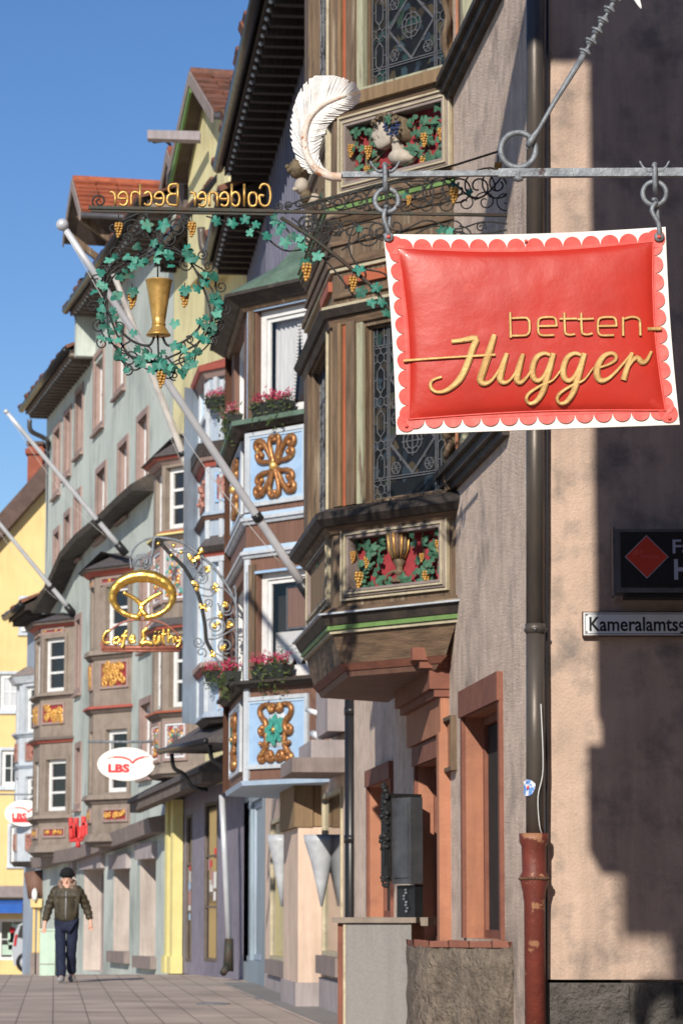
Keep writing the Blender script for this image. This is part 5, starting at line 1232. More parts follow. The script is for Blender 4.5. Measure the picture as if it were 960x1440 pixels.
flowers('flower_box', 'pink flowers on the light blue oriel sill', Ce, Ce.px(318, 600)[0]-.2, Ce.px(334, 600)[0]+.1, Ze(575)-.02, .16, 6)
flowers('flower_box', 'green hanging plants on the lower light blue oriel sill', Ce, Ce.px(308, 600)[0], Ce.px(332, 600)[0], Ze(960), .18, 7)
eaves(EH, f3, 11.6, .55)
mb = MB('slate'); cn = Face((-2.45, 46.6), (-1.55, 43.6)); zc = P(300, 1052, 45).z     # little canopy with iron bracket
mb.frust([cn.pt(0, zc, .5), cn.pt(cn.L, zc, .5), cn.pt(cn.L, zc, -.3), cn.pt(0, zc, -.3)], [cn.pt(0, zc+.06, .5), cn.pt(cn.L, zc+.06, .5), cn.pt(cn.L, zc+.55, -.3), cn.pt(0, zc+.55, -.3)])
mb.m('black_paint'); mb.tube([cn.pt(0, zc+.02, .54), cn.pt(cn.L, zc+.02, .54)], .05, 8)
for u in (.3, cn.L-.3): mb.tube(sm([cn.pt(u, zc-.02, .4), cn.pt(u, zc-.25, .36), cn.pt(u, zc-.35, .2), cn.pt(u, zc-.55, .05), cn.pt(u, zc-.6, -.2)], 4), .035, 6)
mb.build('canopy', EH)
mb = MB('silver'); mb.tube([P(312, 1118, 45.5), P(316, 1200, 45.5), P(322, 1330, 45.6)], .048, 12); mb.m('iron_rust'); mb.tube([P(322, 1320, 45.6), P(321, 1366, 45.6)], [.07, .085], 10); mb.tube([P(320, 1358, 45.6), P(314, 1368, 45.4)], .06, 8)
mb.build('downpipe', EH)

# ================================================================== YELLOW HOUSE
YH = thing('yellow_house', 'yellow house with taupe oriel, gabled dormer and lilac shopfront boards', 'house', (FAC2(49), 49, 0))
f4 = Face((FAC2(52), 52), (FAC2(46.02), 46.02))
hd = [hrect(f4, 262, 270, 1146, 1352), hrect(f4, 288, 306, 1128, 1352)]
mb = MB('lilac_board'); wallsheet(mb, f4, 0, f4.L, 0, 3.2, hd, .15, 'taupe_dark'); mb.m('yellow_wall'); wallsheet(mb, f4, 0, f4.L, 3.2, 13.3, [], .1)
mb.frust([f4.pt(0, 0, -.4), f4.pt(f4.L, 0, -.4), f4.pt(f4.L, 0, -8), f4.pt(0, 0, -8)], [f4.pt(0, 13.3, -.4), f4.pt(f4.L, 13.3, -.4), f4.pt(f4.L, 13.3, -8), f4.pt(0, 13.3, -8)])
mb.build('wall', YH)
for h in hd: window(YH, f4, h, .04, .05, 1, 3, 'taupe_dark', 'glass_shop')
rp = random.Random(12)
for h in hd:
    for k in range(7):
        m = MB(rp.choice(['lbs_red', 'plate_white', 'plate_white', 'blue_panel', 'blossom_pale'])); a_3 = rp.uniform(h[0]+.08, h[1]-.35); b_3 = rp.uniform(.8, 2.0); m.box(f4, a_3, a_3+rp.uniform(.12, .25), b_3, b_3+rp.uniform(.1, .3), -.026, -.02); m.build('poster', YH)
for x in (247, 255):
    m = MB('yellow_bright'); u = f4.px(x, 1250)[0]; m.box(f4, u, u+.22, 0, 3.05, .02, .2); m.box(f4, u-.04, u+.26, 0, .3, .02, .24); m.build('column', YH)
m = MB('slate'); m.frust([f4.pt(-.2, 3.02, .75), f4.pt(f4.L, 3.3, .75), f4.pt(f4.L, 3.3, 0), f4.pt(-.2, 3.02, 0)], [f4.pt(-.2, 3.1, .75), f4.pt(f4.L, 3.38, .75), f4.pt(f4.L, 3.75, 0), f4.pt(-.2, 3.5, 0)])
m.m('taupe_dark'); m.frust([f4.pt(-.2, 2.86, .7), f4.pt(f4.L, 3.14, .7), f4.pt(f4.L, 3.14, .5), f4.pt(-.2, 2.86, .5)], [f4.pt(-.2, 3.018, .7), f4.pt(f4.L, 3.298, .7), f4.pt(f4.L, 3.298, .5), f4.pt(-.2, 3.018, .5)]); m.build('canopy', YH)
def oriel(parent, plan, xm, zlev, wallm, wins, panels, bands, front=True, wf='white_paint', pm='gold_dot', pbg='relief_red', roof=None, seed=1, ny=3):
    Cc = Face(plan[2], plan[3]); Ff = Face(plan[1], plan[2]); Bb = Face(plan[0], plan[1]); Zc = lambda y: Cc.px(xm, y)[1]
    hs = [tuple(hrect(Cc, *wv, xm)) for wv in wins]; m = MB(wallm); fw_ = [(.22*Ff.L, .8*Ff.L, h[2], h[3]) for h in hs]
    wallsheet(m, Cc, 0, Cc.L, Zc(zlev[1]), Zc(zlev[0]), hs, .14, wallm); wallsheet(m, Ff, 0, Ff.L, Zc(zlev[1]), Zc(zlev[0]), fw_, .14, wallm); wallsheet(m, Bb, 0, Bb.L, Zc(zlev[1]), Zc(zlev[0]), [], .1)
    m.add([(p.x, p.y, Zc(zlev[1])) for p in offpoly(plan, 0)], [(0, 1, 2, 3)], False)
    for h in hs: frame4(m, Cc, h[0]-.1, h[1]+.1, h[2]-.1, h[3]+.1, .095, 0, .035)
    ob = m.build('oriel', parent)
    for h in hs: m = MB(wf); sash(m, Cc, h[0]+.003, h[1]-.003, h[2]+.003, h[3]-.003, -.12, .085, 1, ny, wf, bar=.05); m.build('window', ob)
    for h in fw_: m = MB(wf); sash(m, Ff, h[0]+.003, h[1]-.003, h[2]+.003, h[3]-.003, -.12, .085, 2, ny, wf, bar=.05); m.build('window', ob)
    for b in bands: band('cornice', [(mt, Zc(a), Zc(c_), o0, o1) for mt, a, c_, o0, o1 in b], ob, plan)
    rr_ = random.Random(seed)
    for (x0, x1, y0, y1, kind) in panels:
        h = hrect(Cc, x0, x1, y0, y1, xm)
        for fc, hh in ((Cc, h), (Ff, (.15*Ff.L, .85*Ff.L, h[2], h[3]))):
            m = MB('pink_frame'); frame4(m, fc, *hh, .05, 0, .04); m.m(pbg); m.box(fc, hh[0]+.05, hh[1]-.05, hh[2]+.05, hh[3]-.05, 0, .008)
            W_, H_ = hh[1]-hh[0], hh[3]-hh[2]; m.m(pm); n = max(5, int(W_*H_*46))
            if kind == 'scroll':
                for k in range(n):
                    c = (rr_.uniform(hh[0]+.1, hh[1]-.1), rr_.uniform(hh[2]+.09, hh[3]-.09)); rad = min(.09, H_*.22)
                    m.tube([fc.pt(a, b, .03) for a, b in spiral(c[0], c[1], rad, 1.2, rr_.uniform(0, 6), rr_.choice([1, -1]), .2, 10)], rad*.3, 6)
            else:
                m.m('plate_white'); frame4(m, fc, hh[0]+.055, hh[1]-.055, hh[2]+.055, hh[3]-.055, .03, 0, .03)
                for k in range(40):
                    m.m(rr_.choice(['relief_pink', 'gold_dot', 'grey_white', 'teal', 'relief_red', 'pink_frame']))
                    uu, z_ = rr_.uniform(0, W_*.5-.13), rr_.uniform(hh[2]+.12, hh[3]-.12); um = (hh[0]+hh[1])/2
                    for s in (-1, 1): m.ball(fc.pt(um+s*uu, z_, .01), rr_.uniform(.02, .05), 1, (1, .3, 1.2))
                m.m('slate'); um = (hh[0]+hh[1])/2; zm = (hh[2]+hh[3])/2; m.box(fc, um-.06, um+.06, zm-.15, zm+.12, .01, .03)
            m.build('relief_panel', ob)
    if roof:
        ya, yb, o0, o1, rm = roof; m = MB(rm); layer(m, plan, Zc(ya)+.002, Zc(yb), o0, o1); m.build('roof', ob)
    return ob, Cc, Zc
y0_ = (FAC2(49.0), 49.0); y1_ = (y0_[0]-.79, 49.79); y2_ = (y1_[0]-.26, y1_[1]+1.1); y3_ = (FAC2(51.9), 51.9)
oriel(YH, [y3_, y2_, y1_, y0_], 248, (650, 1088), 'taupe', [(235, 260, 657, 743), (240, 264, 893, 994)], [(229, 264, 767, 846, 'paint'), (231, 265, 1013, 1070, 'paint')],
      [[('taupe_dark', 758, 752, .03, .10), ('yellow_bright', 752, 749, .12, .12), ('orange_line', 749, 746, .08, .08)], [('taupe_dark', 890, 884, .03, .10), ('red_line', 884, 880, .12, .14), ('slate', 880, 868, .16, .02)],
       [('taupe_dark', 1008, 1002, .03, .10), ('orange_line', 1002, 999, .12, .12)], [('taupe', 1092, 1087, -.02, .05), ('taupe', 1087, 1078, .07, .03)], [('pink_frame', 652, 646, .05, .12), ('red_line', 646, 642, .16, .18)]],
      roof=(642, 604, .24, -.45, 'slate'), pbg='lilac_render', seed=4)
# gabled dormer standing at the eaves, hoist beam, smaller dormers behind
def dormer(parent, Yn, Yf, xfront, xback, zb, ze, zr, wallm, tilem, over=.35, name='dormer', ang=.24, rows=6, cols=9):
    # ridge square to the street; Yn/Yf near and far side; returns the part
    ym = (Yn+Yf)/2; sh_ = lambda x, y: (x-ang*(y-ym)*1.0, y+(x-xfront)*ang)
    W = lambda x, y, z: (*sh_(x, y), z)
    m = MB(wallm); A = [W(xfront, Yn, zb), W(xfront, Yf, zb), W(xback, Yf, zb), W(xback, Yn, zb)]; B = [W(xfront, Yn, ze), W(xfront, Yf, ze), W(xback, Yf, ze), W(xback, Yn, ze)]
    m.frust(A, B); m.frust([W(xfront, Yn+.01, ze), W(xfront, Yf-.01, ze), W(xfront, ym, zr-.03)], [W(xback, Yn+.01, ze), W(xback, Yf-.01, ze), W(xback, ym, zr-.03)])
    d = m.build(name, parent)
    sl = (zr-ze)/(ym-Yn); o = .28; xo = xfront-over
    m = MB(tilem); tiled(m, W(xo, Yn-o, ze-o*sl+.09), W(xback, Yn-o, ze-o*sl+.09), W(xo, ym, zr+.09), W(xback, ym, zr+.09), rows, cols, .045); tiled(m, W(xo, Yf+o, ze-o*sl+.09), W(xback, Yf+o, ze-o*sl+.09), W(xo, ym, zr+.09), W(xback, ym, zr+.09), rows, cols, .045)
    m.tube([W(xo, ym, zr+.1), W(xback, ym, zr+.1)], .09, 8)
    m.m('taupe_dark'); 
    for y_ in (Yn-o, Yf+o): m.frust([W(xo, y_, ze-o*sl-.03), W(xo, ym, zr-.05), W(xback, ym, zr-.05), W(xback, y_, ze-o*sl-.03)], [W(xo, y_, ze-o*sl+.08), W(xo, ym, zr+.08), W(xback, ym, zr+.08), W(xback, y_, ze-o*sl+.08)])
    m.m('mauve_stone')
    for y_ in (Yn-o, Yf+o): m.hexa([W(xo-.03, y_, ze-o*sl-.1), W(xo-.03, ym, zr-.12), W(xo-.001, ym, zr-.12), W(xo-.001, y_, ze-o*sl-.1), W(xo-.03, y_, ze-o*sl+.12), W(xo-.03, ym, zr+.12), W(xo-.001, ym, zr+.12), W(xo-.001, y_, ze-o*sl+.12)])
    m.m('zinc'); m.tube([W(xo, Yn-o-.05, ze-o*sl+.0), W(xback, Yn-o-.05, ze-o*sl)], .06, 8); m.build('roof', d)
    return d, W
dm, W = dormer(YH, 44.9, 48.4, -2.25, 2.5, 11.8, 13.95, P(258, 100, 46.5).z-.1, 'yellow_wall', 'tile_brown', .30, rows=7, cols=16)
m = MB('green_line'); zr_ = P(258, 100, 46.5).z-.1; m.hexa([W(-2.56, 48.5, 13.6), W(-2.56, 46.65, zr_-.25), W(-2.52, 46.65, zr_-.25), W(-2.52, 48.5, 13.6), W(-2.56, 48.62, 13.75), W(-2.56, 46.65, zr_-.08), W(-2.52, 46.65, zr_-.08), W(-2.52, 48.62, 13.75)])
m.build('barge_board', dm)
m = MB('shadow_room'); 
for a in range(10):
    pass
m.tube([], .1) if 0 else None
arc = [(45.35, 12.0), (45.35, 12.7), (45.45, 13.0), (45.65, 13.15), (45.85, 13.0), (45.95, 12.7), (45.95, 12.0)]
side = lambda x, z: Vector(W(x, 44.9, z))+Vector((0, -.012, 0))
m.add([side(-1.9+(a-45.35)*1.0, z) for a, z in arc], [tuple(range(7))], False); m.build('arched_opening', dm)
m = MB('lilac_render'); a = P(208, 190, 47.5); b = P(282, 192, 46.2); m.hexa([a+Vector((0, -.12, -.09)), b+Vector((0, -.12, -.09)), b+Vector((0, .12, -.09)), a+Vector((0, .12, -.09)), a+Vector((0, -.12, .06)), b+Vector((0, -.12, .06)), b+Vector((0, .12, .06)), a+Vector((0, .12, .06))])
m.m('iron'); m.tube([P(216, 200, 47.5), P(232, 198, 47.3), P(240, 204, 47.2)], .025, 5); m.build('hoist_beam', YH)
dormer(YH, 51.2, 52.4, -3.05, -1.0, 13, P(240, 250, 51.5).z, P(232, 214, 51.5).z, 'taupe_dark', 'tile_red', .2, rows=4, cols=6)
dormer(YH, 48.9, 50.0, -2.45, -.8, 13.5, P(240, 205, 49.4).z, P(232, 168, 49.4).z, 'taupe_dark', 'tile_red', .2, rows=4, cols=6)
eaves(YH, f4, 13.0, .35, lit_dots=False, rise=2.5)
m = MB('pipe_brown'); m.tube(sm([P(283, 320, 46.2), P(287, 352, 46.2), P(305, 352, 46), P(312, 372, 45.8)], 4), .07, 8); m.build('downpipe', YH)
# ================================================================== MINT GREEN HOUSE
GH = thing('mint_green_house', 'long mint green house with two taupe oriels and slanted dark pent roof', 'house', (FAC3(60), 60, -.3))
f6 = Face((FAC3(69.3), 69.3), (FAC3(52.02), 52.02))
wl = [(77, 85, 606, 690), (92, 100, 582, 663), (108, 117, 552, 633), (134, 146, 500, 597), (163, 176, 440, 545),
      (77, 84, 750, 826), (92, 99, 726, 802), (106, 114, 697, 780), (137, 149, 662, 752), (168, 180, 626, 722), (195, 208, 588, 690),
      (108, 114, 872, 968), (199, 213, 790, 905), (199, 213, 990, 1085), (108, 114, 1052, 1130)]
wh = [f6.rect(*v) for v in wl]
gl = [(118, 146, 1222, 1366), (160, 182, 1222, 1338), (197, 219, 1208, 1345), (102, 107, 1224, 1290)]
gh = [f6.rect(*v) for v in gl]
mb = MB('mint_wall'); wallsheet(mb, f6, 0, f6.L, -1, 3.35, gh, .42, 'stone_light'); wallsheet(mb, f6, 0, f6.L, 3.35, 13.0, wh, .22, 'pink_frame')
mb.m('mint_wall'); mb.frust([f6.pt(0, -1, -.5), f6.pt(f6.L, -1, -.5), f6.pt(f6.L, -1, -9), f6.pt(0, -1, -9)], [f6.pt(0, 13.0, -.5), f6.pt(f6.L, 13.0, -.5), f6.pt(f6.L, 13.0, -9), f6.pt(0, 13.0, -9)])
mb.build('wall', GH)
for h in wh: window(GH, f6, h, .16, .09, 1, 2, surround='pink_frame', sw=.13)
for i, h in enumerate(gh):
    m = MB('lilac_render'); m.box(f6, h[0]-.12, h[1]+.12, h[3], h[3]+.3, 0, .1); frame4(m, f6, h[0], h[1], h[2], h[3], .09, -.42, -.37)
    m.m('mauve_stone' if i == 0 else 'glass_shop'); m.box(f6, h[0]+.091, h[1]-.091, h[2]+.09, h[3]-.091, -.44, -.39)
    if i in (1, 2): m.m('mauve_stone'); m.box(f6, h[0]-.15, h[1]+.15, h[2]-.22, h[2]-.001, 0, .12); m.box(f6, h[0]+.5, h[0]+1.1, .15, .45, .0, .03) if 0 else None
    m.build('door' if i == 0 else 'shop_window', GH)
m = MB('mauve_stone'); zc1 = [(f6.px(x, y)[0], f6.px(x, y)[1]) for x, y in ((62, 1222), (90, 1214), (120, 1210), (150, 1200), (190, 1186), (234, 1170))]
for a, b in zip(zc1[:-1], zc1[1:]):
    m.hexa([f6.pt(a[0], a[1], .28), f6.pt(b[0], b[1], .28), f6.pt(b[0], b[1], 0), f6.pt(a[0], a[1], 0), f6.pt(a[0], a[1]+.26, .34), f6.pt(b[0], b[1]+.26, .34), f6.pt(b[0], b[1]+.32, 0), f6.pt(a[0], a[1]+.32, 0)])
m.build('cornice', GH)
m = MB('dark_ledge'); zc2 = [(f6.px(x, y)[0], f6.px(x, y)[1]) for x, y in ((70, 856), (92, 822), (112, 778), (135, 752), (168, 726), (196, 700), (217, 682))]
for a, b in zip(zc2[:-1], zc2[1:]):
    m.hexa([f6.pt(a[0], a[1]-.12, .42), f6.pt(b[0], b[1]-.12, .42), f6.pt(b[0], b[1]-.12, 0), f6.pt(a[0], a[1]-.12, 0), f6.pt(a[0], a[1], .46), f6.pt(b[0], b[1], .46), f6.pt(b[0], b[1]+.28, 0), f6.pt(a[0], a[1]+.28, 0)])
m.build('pent_roof', GH)
def gor(Yr, p, ln, xm, *a, **k):
    q0 = (FAC3(Yr), Yr); q1 = (q0[0]-p, Yr+p); q2_ = (q1[0]-.24*ln, q1[1]+ln); q3 = (FAC3(q2_[1]+p), q2_[1]+p)
    return oriel(GH, [q3, q2_, q1, q0], xm, *a, **k)
gor(56.3, .82, .6, 160, (806, 1186), 'taupe', [(151, 181, 825, 908), (150, 180, 1026, 1114)], [(142, 182, 929, 968, 'scroll'), (146, 181, 1136, 1156, 'scroll'), (143, 183, 810, 822, 'scroll')],
    [[('taupe_dark', 926, 920, .03, .08), ('taupe', 920, 913, .12, .10)], [('taupe_dark', 1002, 996, .03, .1), ('red_line', 996, 992, .13, .1)], [('taupe_dark', 1130, 1124, .03, .08), ('taupe', 1124, 1117, .13, .1)], [('taupe_dark', 1190, 1183, -.05, .06), ('taupe', 1183, 1172, .1, .04)], [('red_line', 808, 802, .05, .16), ('taupe_dark', 802, 799, .2, .22)]],
    roof=(799, 772, .26, -.5, 'slate'), seed=8)
gor(64.2, .82, 1.2, 82, (880, 1200), 'taupe', [(64, 92, 897, 972), (66, 94, 1068, 1140)], [(60, 92, 988, 1018, 'scroll'), (61, 93, 1163, 1178, 'scroll'), (60, 92, 882, 891, 'scroll')],
    [[('taupe_dark', 982, 978, .03, .08), ('taupe', 978, 974, .12, .1)], [('red_line', 1044, 1040, .05, .09), ('taupe_dark', 1040, 1036, .13, .1)], [('taupe_dark', 1156, 1151, .03, .1), ('taupe', 1151, 1146, .13, .1)], [('taupe_dark', 1204, 1198, -.05, .06), ('taupe', 1198, 1188, .1, .04)], [('red_line', 882, 878, .05, .14), ('taupe_dark', 878, 874, .2, .22)]],
    roof=(874, 857, .26, -.5, 'slate'), seed=9)
uA = f6.L-(61.9-52.02)*math.hypot(1, .24)
eaves(GH, f6, 14.15, .5, uA+.05, f6.L, mat='taupe_dark', rise=2.2, soff='taupe')
eaves(GH, f6, 13.25, .5, 0, uA, mat='taupe_dark', rise=3, soff='taupe')
m = MB('mint_wall'); m.box(f6, 0, f6.L, 13.0, 13.2, -4, -.001); m.box(f6, uA+.02, f6.L, 13.201, 14.1, -4, -.001); m.box(f6, uA+.06, uA+.3, 13.2, 14.1, -4, .42); m.build('gable_infill', GH)
m = MB('zinc'); m.tube(sm([P(42, 590, 67.5), P(44, 606, 67.6), P(62, 616, 68), P(68, 626, 68.6), P(69, 700, 68.9), P(69, 1230, 69.1)], 5), .06, 8); m.build('downpipe', GH)
dm2, W2 = dormer(GH, 56.2, 58.0, -4.25, .5, 12.2, P(130, 302, 56).z+.12, P(130, 250, 57.5).z-.32, 'mint_wall', 'tile_red', 1.25, rows=7, cols=14)
m = MB('oak'); m.tube([W2(-5.5, 56.3, 15.0), W2(-4.3, 56.3, 14.1)], .09, 4, smooth=False); m.build('brace', dm2); m = MB('oak'); m.tube([W2(-5.5, 57.9, 15.0), W2(-4.3, 57.9, 14.1)], .09, 4, smooth=False); m.build('brace', dm2)
m = MB('pipe_red'); m.tube([P(241, 1165, 51.9), P(241, 1362, 51.9)], .07, 10); m.lathe(tuple(P(241, 1362, 51.9)-Vector((0, 0, 0))), [(.11, 0), (.11, .7), (.13, .72), (.13, .8), (.08, .82)], 12)
tag(m.build('downpipe'), 'dark red downpipe between the mint green and the yellow house', 'downpipe')

# ================================================================== WHITE-BLUE HOUSE FURTHER ON
DH = thing('white_oriel_house', 'far narrow house with pale white blue oriel and yellow shopfront posts', 'house', (FAC3(72), 72, -.5))
f7 = Face((FAC3(72.4), 72.4), (FAC3(69.35), 69.35))
m = MB('light_blue'); m.frust([f7.pt(0, -1.5, 0), f7.pt(f7.L, -1.5, 0), f7.pt(f7.L, -1.5, -8), f7.pt(0, -1.5, -8)], [f7.pt(0, 8.5, 0), f7.pt(f7.L, 8.5, 0), f7.pt(f7.L, 8.5, -8), f7.pt(0, 8.5, -8)]); m.build('wall', DH)
q0 = (FAC3(69.9), 69.9); q1 = (q0[0]-.55, 70.5); q2_ = (q1[0]-.17, 71.2); q3 = (FAC3(71.9), 71.9)
oriel(DH, [q3, q2_, q1, q0], 45, (945, 1212), 'grey_white', [(37, 52, 965, 1030), (37, 52, 1092, 1135)], [(37, 52, 1043, 1070, 'scroll'), (37, 52, 1172, 1196, 'scroll')],
      [[('light_blue', 1036, 1032, .03, .08), ('grey_white', 1032, 1029, .1, .1)], [('light_blue', 1080, 1076, .03, .08)], [('grey_white', 1160, 1155, .03, .1)], [('dark_ledge', 1218, 1211, .0, .08)], [('grey_white', 960, 950, .1, .2)]],
      roof=(950, 935, .22, -.3, 'mauve_stone'), pm='relief_pink', seed=3)
eaves(DH, f7, 8.4, .45, lit_dots=False, rise=3, mat='dark_wood')
for x in (47.5, 54):
    c = P(x, 1362, 68.9); c.z = -.41; m = MB('far_yellow'); m.lathe(tuple(c), [(.055, .5), (.042, .56), (.038, 1.5), (.055, 1.56), (.055, 1.62)], 10); m.m('mauve_stone'); m.wbox(c.x-.07, c.x+.07, c.y-.1, c.y+.1, -.5, .1); m.build('column', DH)
m = MB('far_yellow'); a = P(44, 1270, 68.9); b = P(60, 1270, 68.7); m.hexa([a+Vector((0, -.1, -.1)), b+Vector((0, -.1, -.1)), b+Vector((0, .1, -.1)), a+Vector((0, .1, -.1)), a+Vector((0, -.1, .1)), b+Vector((0, -.1, .1)), b+Vector((0, .1, .1)), a+Vector((0, .1, .1))])
m.m('brown_paint'); m.tube([P(48, 1225, 69), P(54, 1262, 69)], .25, 8); m.m('white_paint'); m.ball(P(49, 1258, 68.6), .10, 2, (.7, .6, 1.6)); m.build('lintel', DH)
# ================================================================== FAR YELLOW HOUSE (front towards us)
AH = thing('far_yellow_house', 'warm yellow gabled house closing the street, blue awning below', 'house', (-15, 100, -1.1))
f8 = Face((-34, 100), (-6, 100)); p8 = lambda x, y: f8.px(x, y)
hs8 = [f8.rect(0, 48, 948, 998), f8.rect(2, 31, 1055, 1105), f8.rect(31, 53, 842, 888), f8.rect(15, 46, 1162, 1215), f8.rect(-62, -25, 948, 998), f8.rect(-62, -25, 1055, 1105), f8.rect(-130, -95, 948, 998), f8.rect(-130, -95, 1055, 1105), f8.rect(-200, -165, 1055, 1105), f8.rect(-200, -165, 948, 998)]
shp = [f8.rect(-2, 37, 1292, 1350), f8.rect(-70, -15, 1292, 1350), f8.rect(-150, -90, 1292, 1350)]
ridge = [(-34, 8.5), (-20, 8.5)]
m = MB('far_yellow'); wallsheet(m, f8, 0, f8.L, -2, 9.5, hs8[:2]+hs8[3:]+shp, .2, 'far_yellow')
u0, z0 = p8(0, 762); u1, z1 = p8(66, 688); sl8 = (z1-z0)/(u1-u0)
m.plate(f8, [(u0-(z0-9.5)/sl8, 9.5), (f8.L, 9.5), (f8.L, z0+(f8.L-u0)*sl8)], -1, 0)
m.wbox(-34, -6, 100.6, 108, -2, 9.5); m.build('wall', AH)
for i, h in enumerate(hs8):
    if i == 2: h = tuple(h); m = MB('grey_white'); m.box(f8, h[0]-.1, h[1]+.1, h[2]-.1, h[3]+.1, -.1, .03); m.build('shutter_frame', AH)
    window(AH, f8, h, .12 if i != 2 else -.06, .14, 2 if i != 0 else 4, 2, 'white_paint', 'curtain' if i % 3 == 0 else 'glass', surround='grey_white', sw=.10)
for h in shp:
    m = MB('white_paint'); sash(m, f8, *h, -.15, .1, 2, 2); m.m('mint_light'); r_ = random.Random(2)
    for k in range(5): u = r_.uniform(h[0]+.1, h[1]-.5); z = r_.uniform(h[2]+.1, h[3]-.5); m.box(f8, u, u+.45, z, z+.35, -.13, -.09)
    m.m('lbs_red'); m.ball(f8.pt((h[0]+h[1])/2, h[3]-.4, -.08), .12, 1); m.build('shop_window', AH)
m = MB('mauve_stone'); a = p8(0, 1262)[1]; m.box(f8, 0, f8.L, a, a+.4, 0, .35); m.build('cornice', AH)
m = MB('awning_blue'); for_ = [p8(-80, 1270), p8(37, 1284)]
m.frust([f8.pt(for_[0][0], for_[1][1], 1.2), f8.pt(for_[1][0], for_[1][1], 1.2), f8.pt(for_[1][0], for_[0][1], 0), f8.pt(for_[0][0], for_[0][1], 0)], [f8.pt(for_[0][0], for_[1][1]+.3, 1.2), f8.pt(for_[1][0], for_[1][1]+.3, 1.2), f8.pt(for_[1][0], for_[0][1]+.12, 0), f8.pt(for_[0][0], for_[0][1]+.12, 0)]); m.build('awning', AH)
m = MB('roof_brown'); t8 = .9
m.plate(f8, [(u0-9, z0-9*sl8), (f8.L, z0+(f8.L-u0)*sl8), (f8.L, z0+(f8.L-u0)*sl8+t8), (u0-9, z0-9*sl8+t8)], -8, .5)
m.m('far_yellow'); m.build('roof', AH)
m = MB('roof_brown'); m.frust([(-34, 99.5, 9.5), (-22, 99.5, 9.5), (-22, 108, 9.5), (-34, 108, 9.5)], [(-34, 103, 13), (-22, 103, 13), (-22, 104, 13), (-34, 104, 13)]); m.build('roof', AH)
m = MB('brick'); a = P(40, 700, 104); b = P(62, 628, 104); m.wbox(a.x, b.x, 103.6, 104.6, a.z-2, b.z); m.wbox(a.x-.08, b.x+.08, 103.5, 104.7, b.z-.35, b.z-.15); m.m('roof_brown'); m.wbox(a.x-.05, b.x+.05, 103.5, 104.7, b.z, b.z+.12)
m.build('chimney', AH)
# ================================================================== HOUSES OUT OF FRAME (across the street, and beside the alley)
OH = thing('opposite_house', 'plain beige row house on the other side of the street', 'house', (-12, 20, 0))
fo_ = Face((-9, -25), (-9, 44)); m = MB('beige_opposite'); fq = Face((-9, 44), (-9, -25))
fz = Face((-9, -25), (-9, 44))
hz_ = []
for i in range(11):
    for j in range(3): hz_.append((2+i*4.9, 3.6+i*4.9, 1.0+j*2.8, 2.5+j*2.8))
fR = Face((-7, -47), (-7, 8)); fR.n = Vector((1, 0, 0))
wallsheet(m, fR, 0, fR.L, 0, 9, hz_, .2, 'cream'); m.wbox(-16, -7.5, -47, 8, 0, 9); m.m('cream'); m.wbox(-7.49, -7.4, -47, 8, 0, 9); m.m('beige_opposite'); m.build('wall', OH)
for h in hz_: m = MB('white_paint'); sash(m, fR, *h, -.15, .1, 2, 2); m.build('window', OH)
m = MB('tile_brown'); m.frust([(-17, -47, 9), (-6.7, -47, 9), (-6.7, 8, 9), (-17, 8, 9)], [(-12, -47, 11), (-11.6, -47, 11), (-11.6, 8, 11), (-12, 8, 11)]); m.build('roof', OH)
NB = thing('alley_corner_house', 'house at the near side of the alley with unseen upper parts added to shade the end wall', 'house', (3, 0, 0))
m = MB('wall_pink'); m.frust([(1.62, 12, 0), (10, 12, 0), (10, -14, 0), (3.2, -14, 0)][::-1], [(1.62, 12, 10), (10, 12, 10), (10, -14, 10), (3.2, -14, 10)][::-1]); m.build('wall', NB)
m = MB('oak'); m.wbox(-.12, 2, 11.46, 11.95, 5.5, 10.1); m.build('oriel', NB)  # unseen bay box, sized so its edge shades the end wall
m = MB('oak_h'); m.wbox(-.24, 2.2, 11.15, 11.45, 5.6, 10.1); m.wbox(-.33, 2.2, 11.15, 11.45, 4.93, 5.599); m.build('shade_slab', NB)  # unseen stepped slabs added to cast shade on the end wall
m = MB('oak_h'); m.wbox(-1.33, -.95, 6.2, 6.26, 6.62, 7.75); m.wbox(-1.62, -1.331, 6.2, 6.26, 7.15, 7.75); m.tube([(-1.6, 6.23, 7.78), (2.5, 6.23, 7.78)], .03, 8); m.build('shade_board', NB)  # unseen boxes and arm added only to shade the lower end wall
m = MB('tile_brown'); m.frust([(1.2, 12.4, 10.15), (10, 12.4, 10.15), (10, -14, 10.15), (2.4, -14, 10.15)][::-1], [(1.2, 12.4, 10.35), (10, 12.4, 14), (10, -14, 14), (2.4, -14, 10.35)][::-1]); m.wbox(-1.45, 1.6, 11.3, 12.4, 10.11, 10.33); m.m('beige_opposite'); m.wbox(-9, 6, -34, -29, 0, 10); m.build('roof', NB)  # unseen eave slab added for shade; plus house block behind the camera

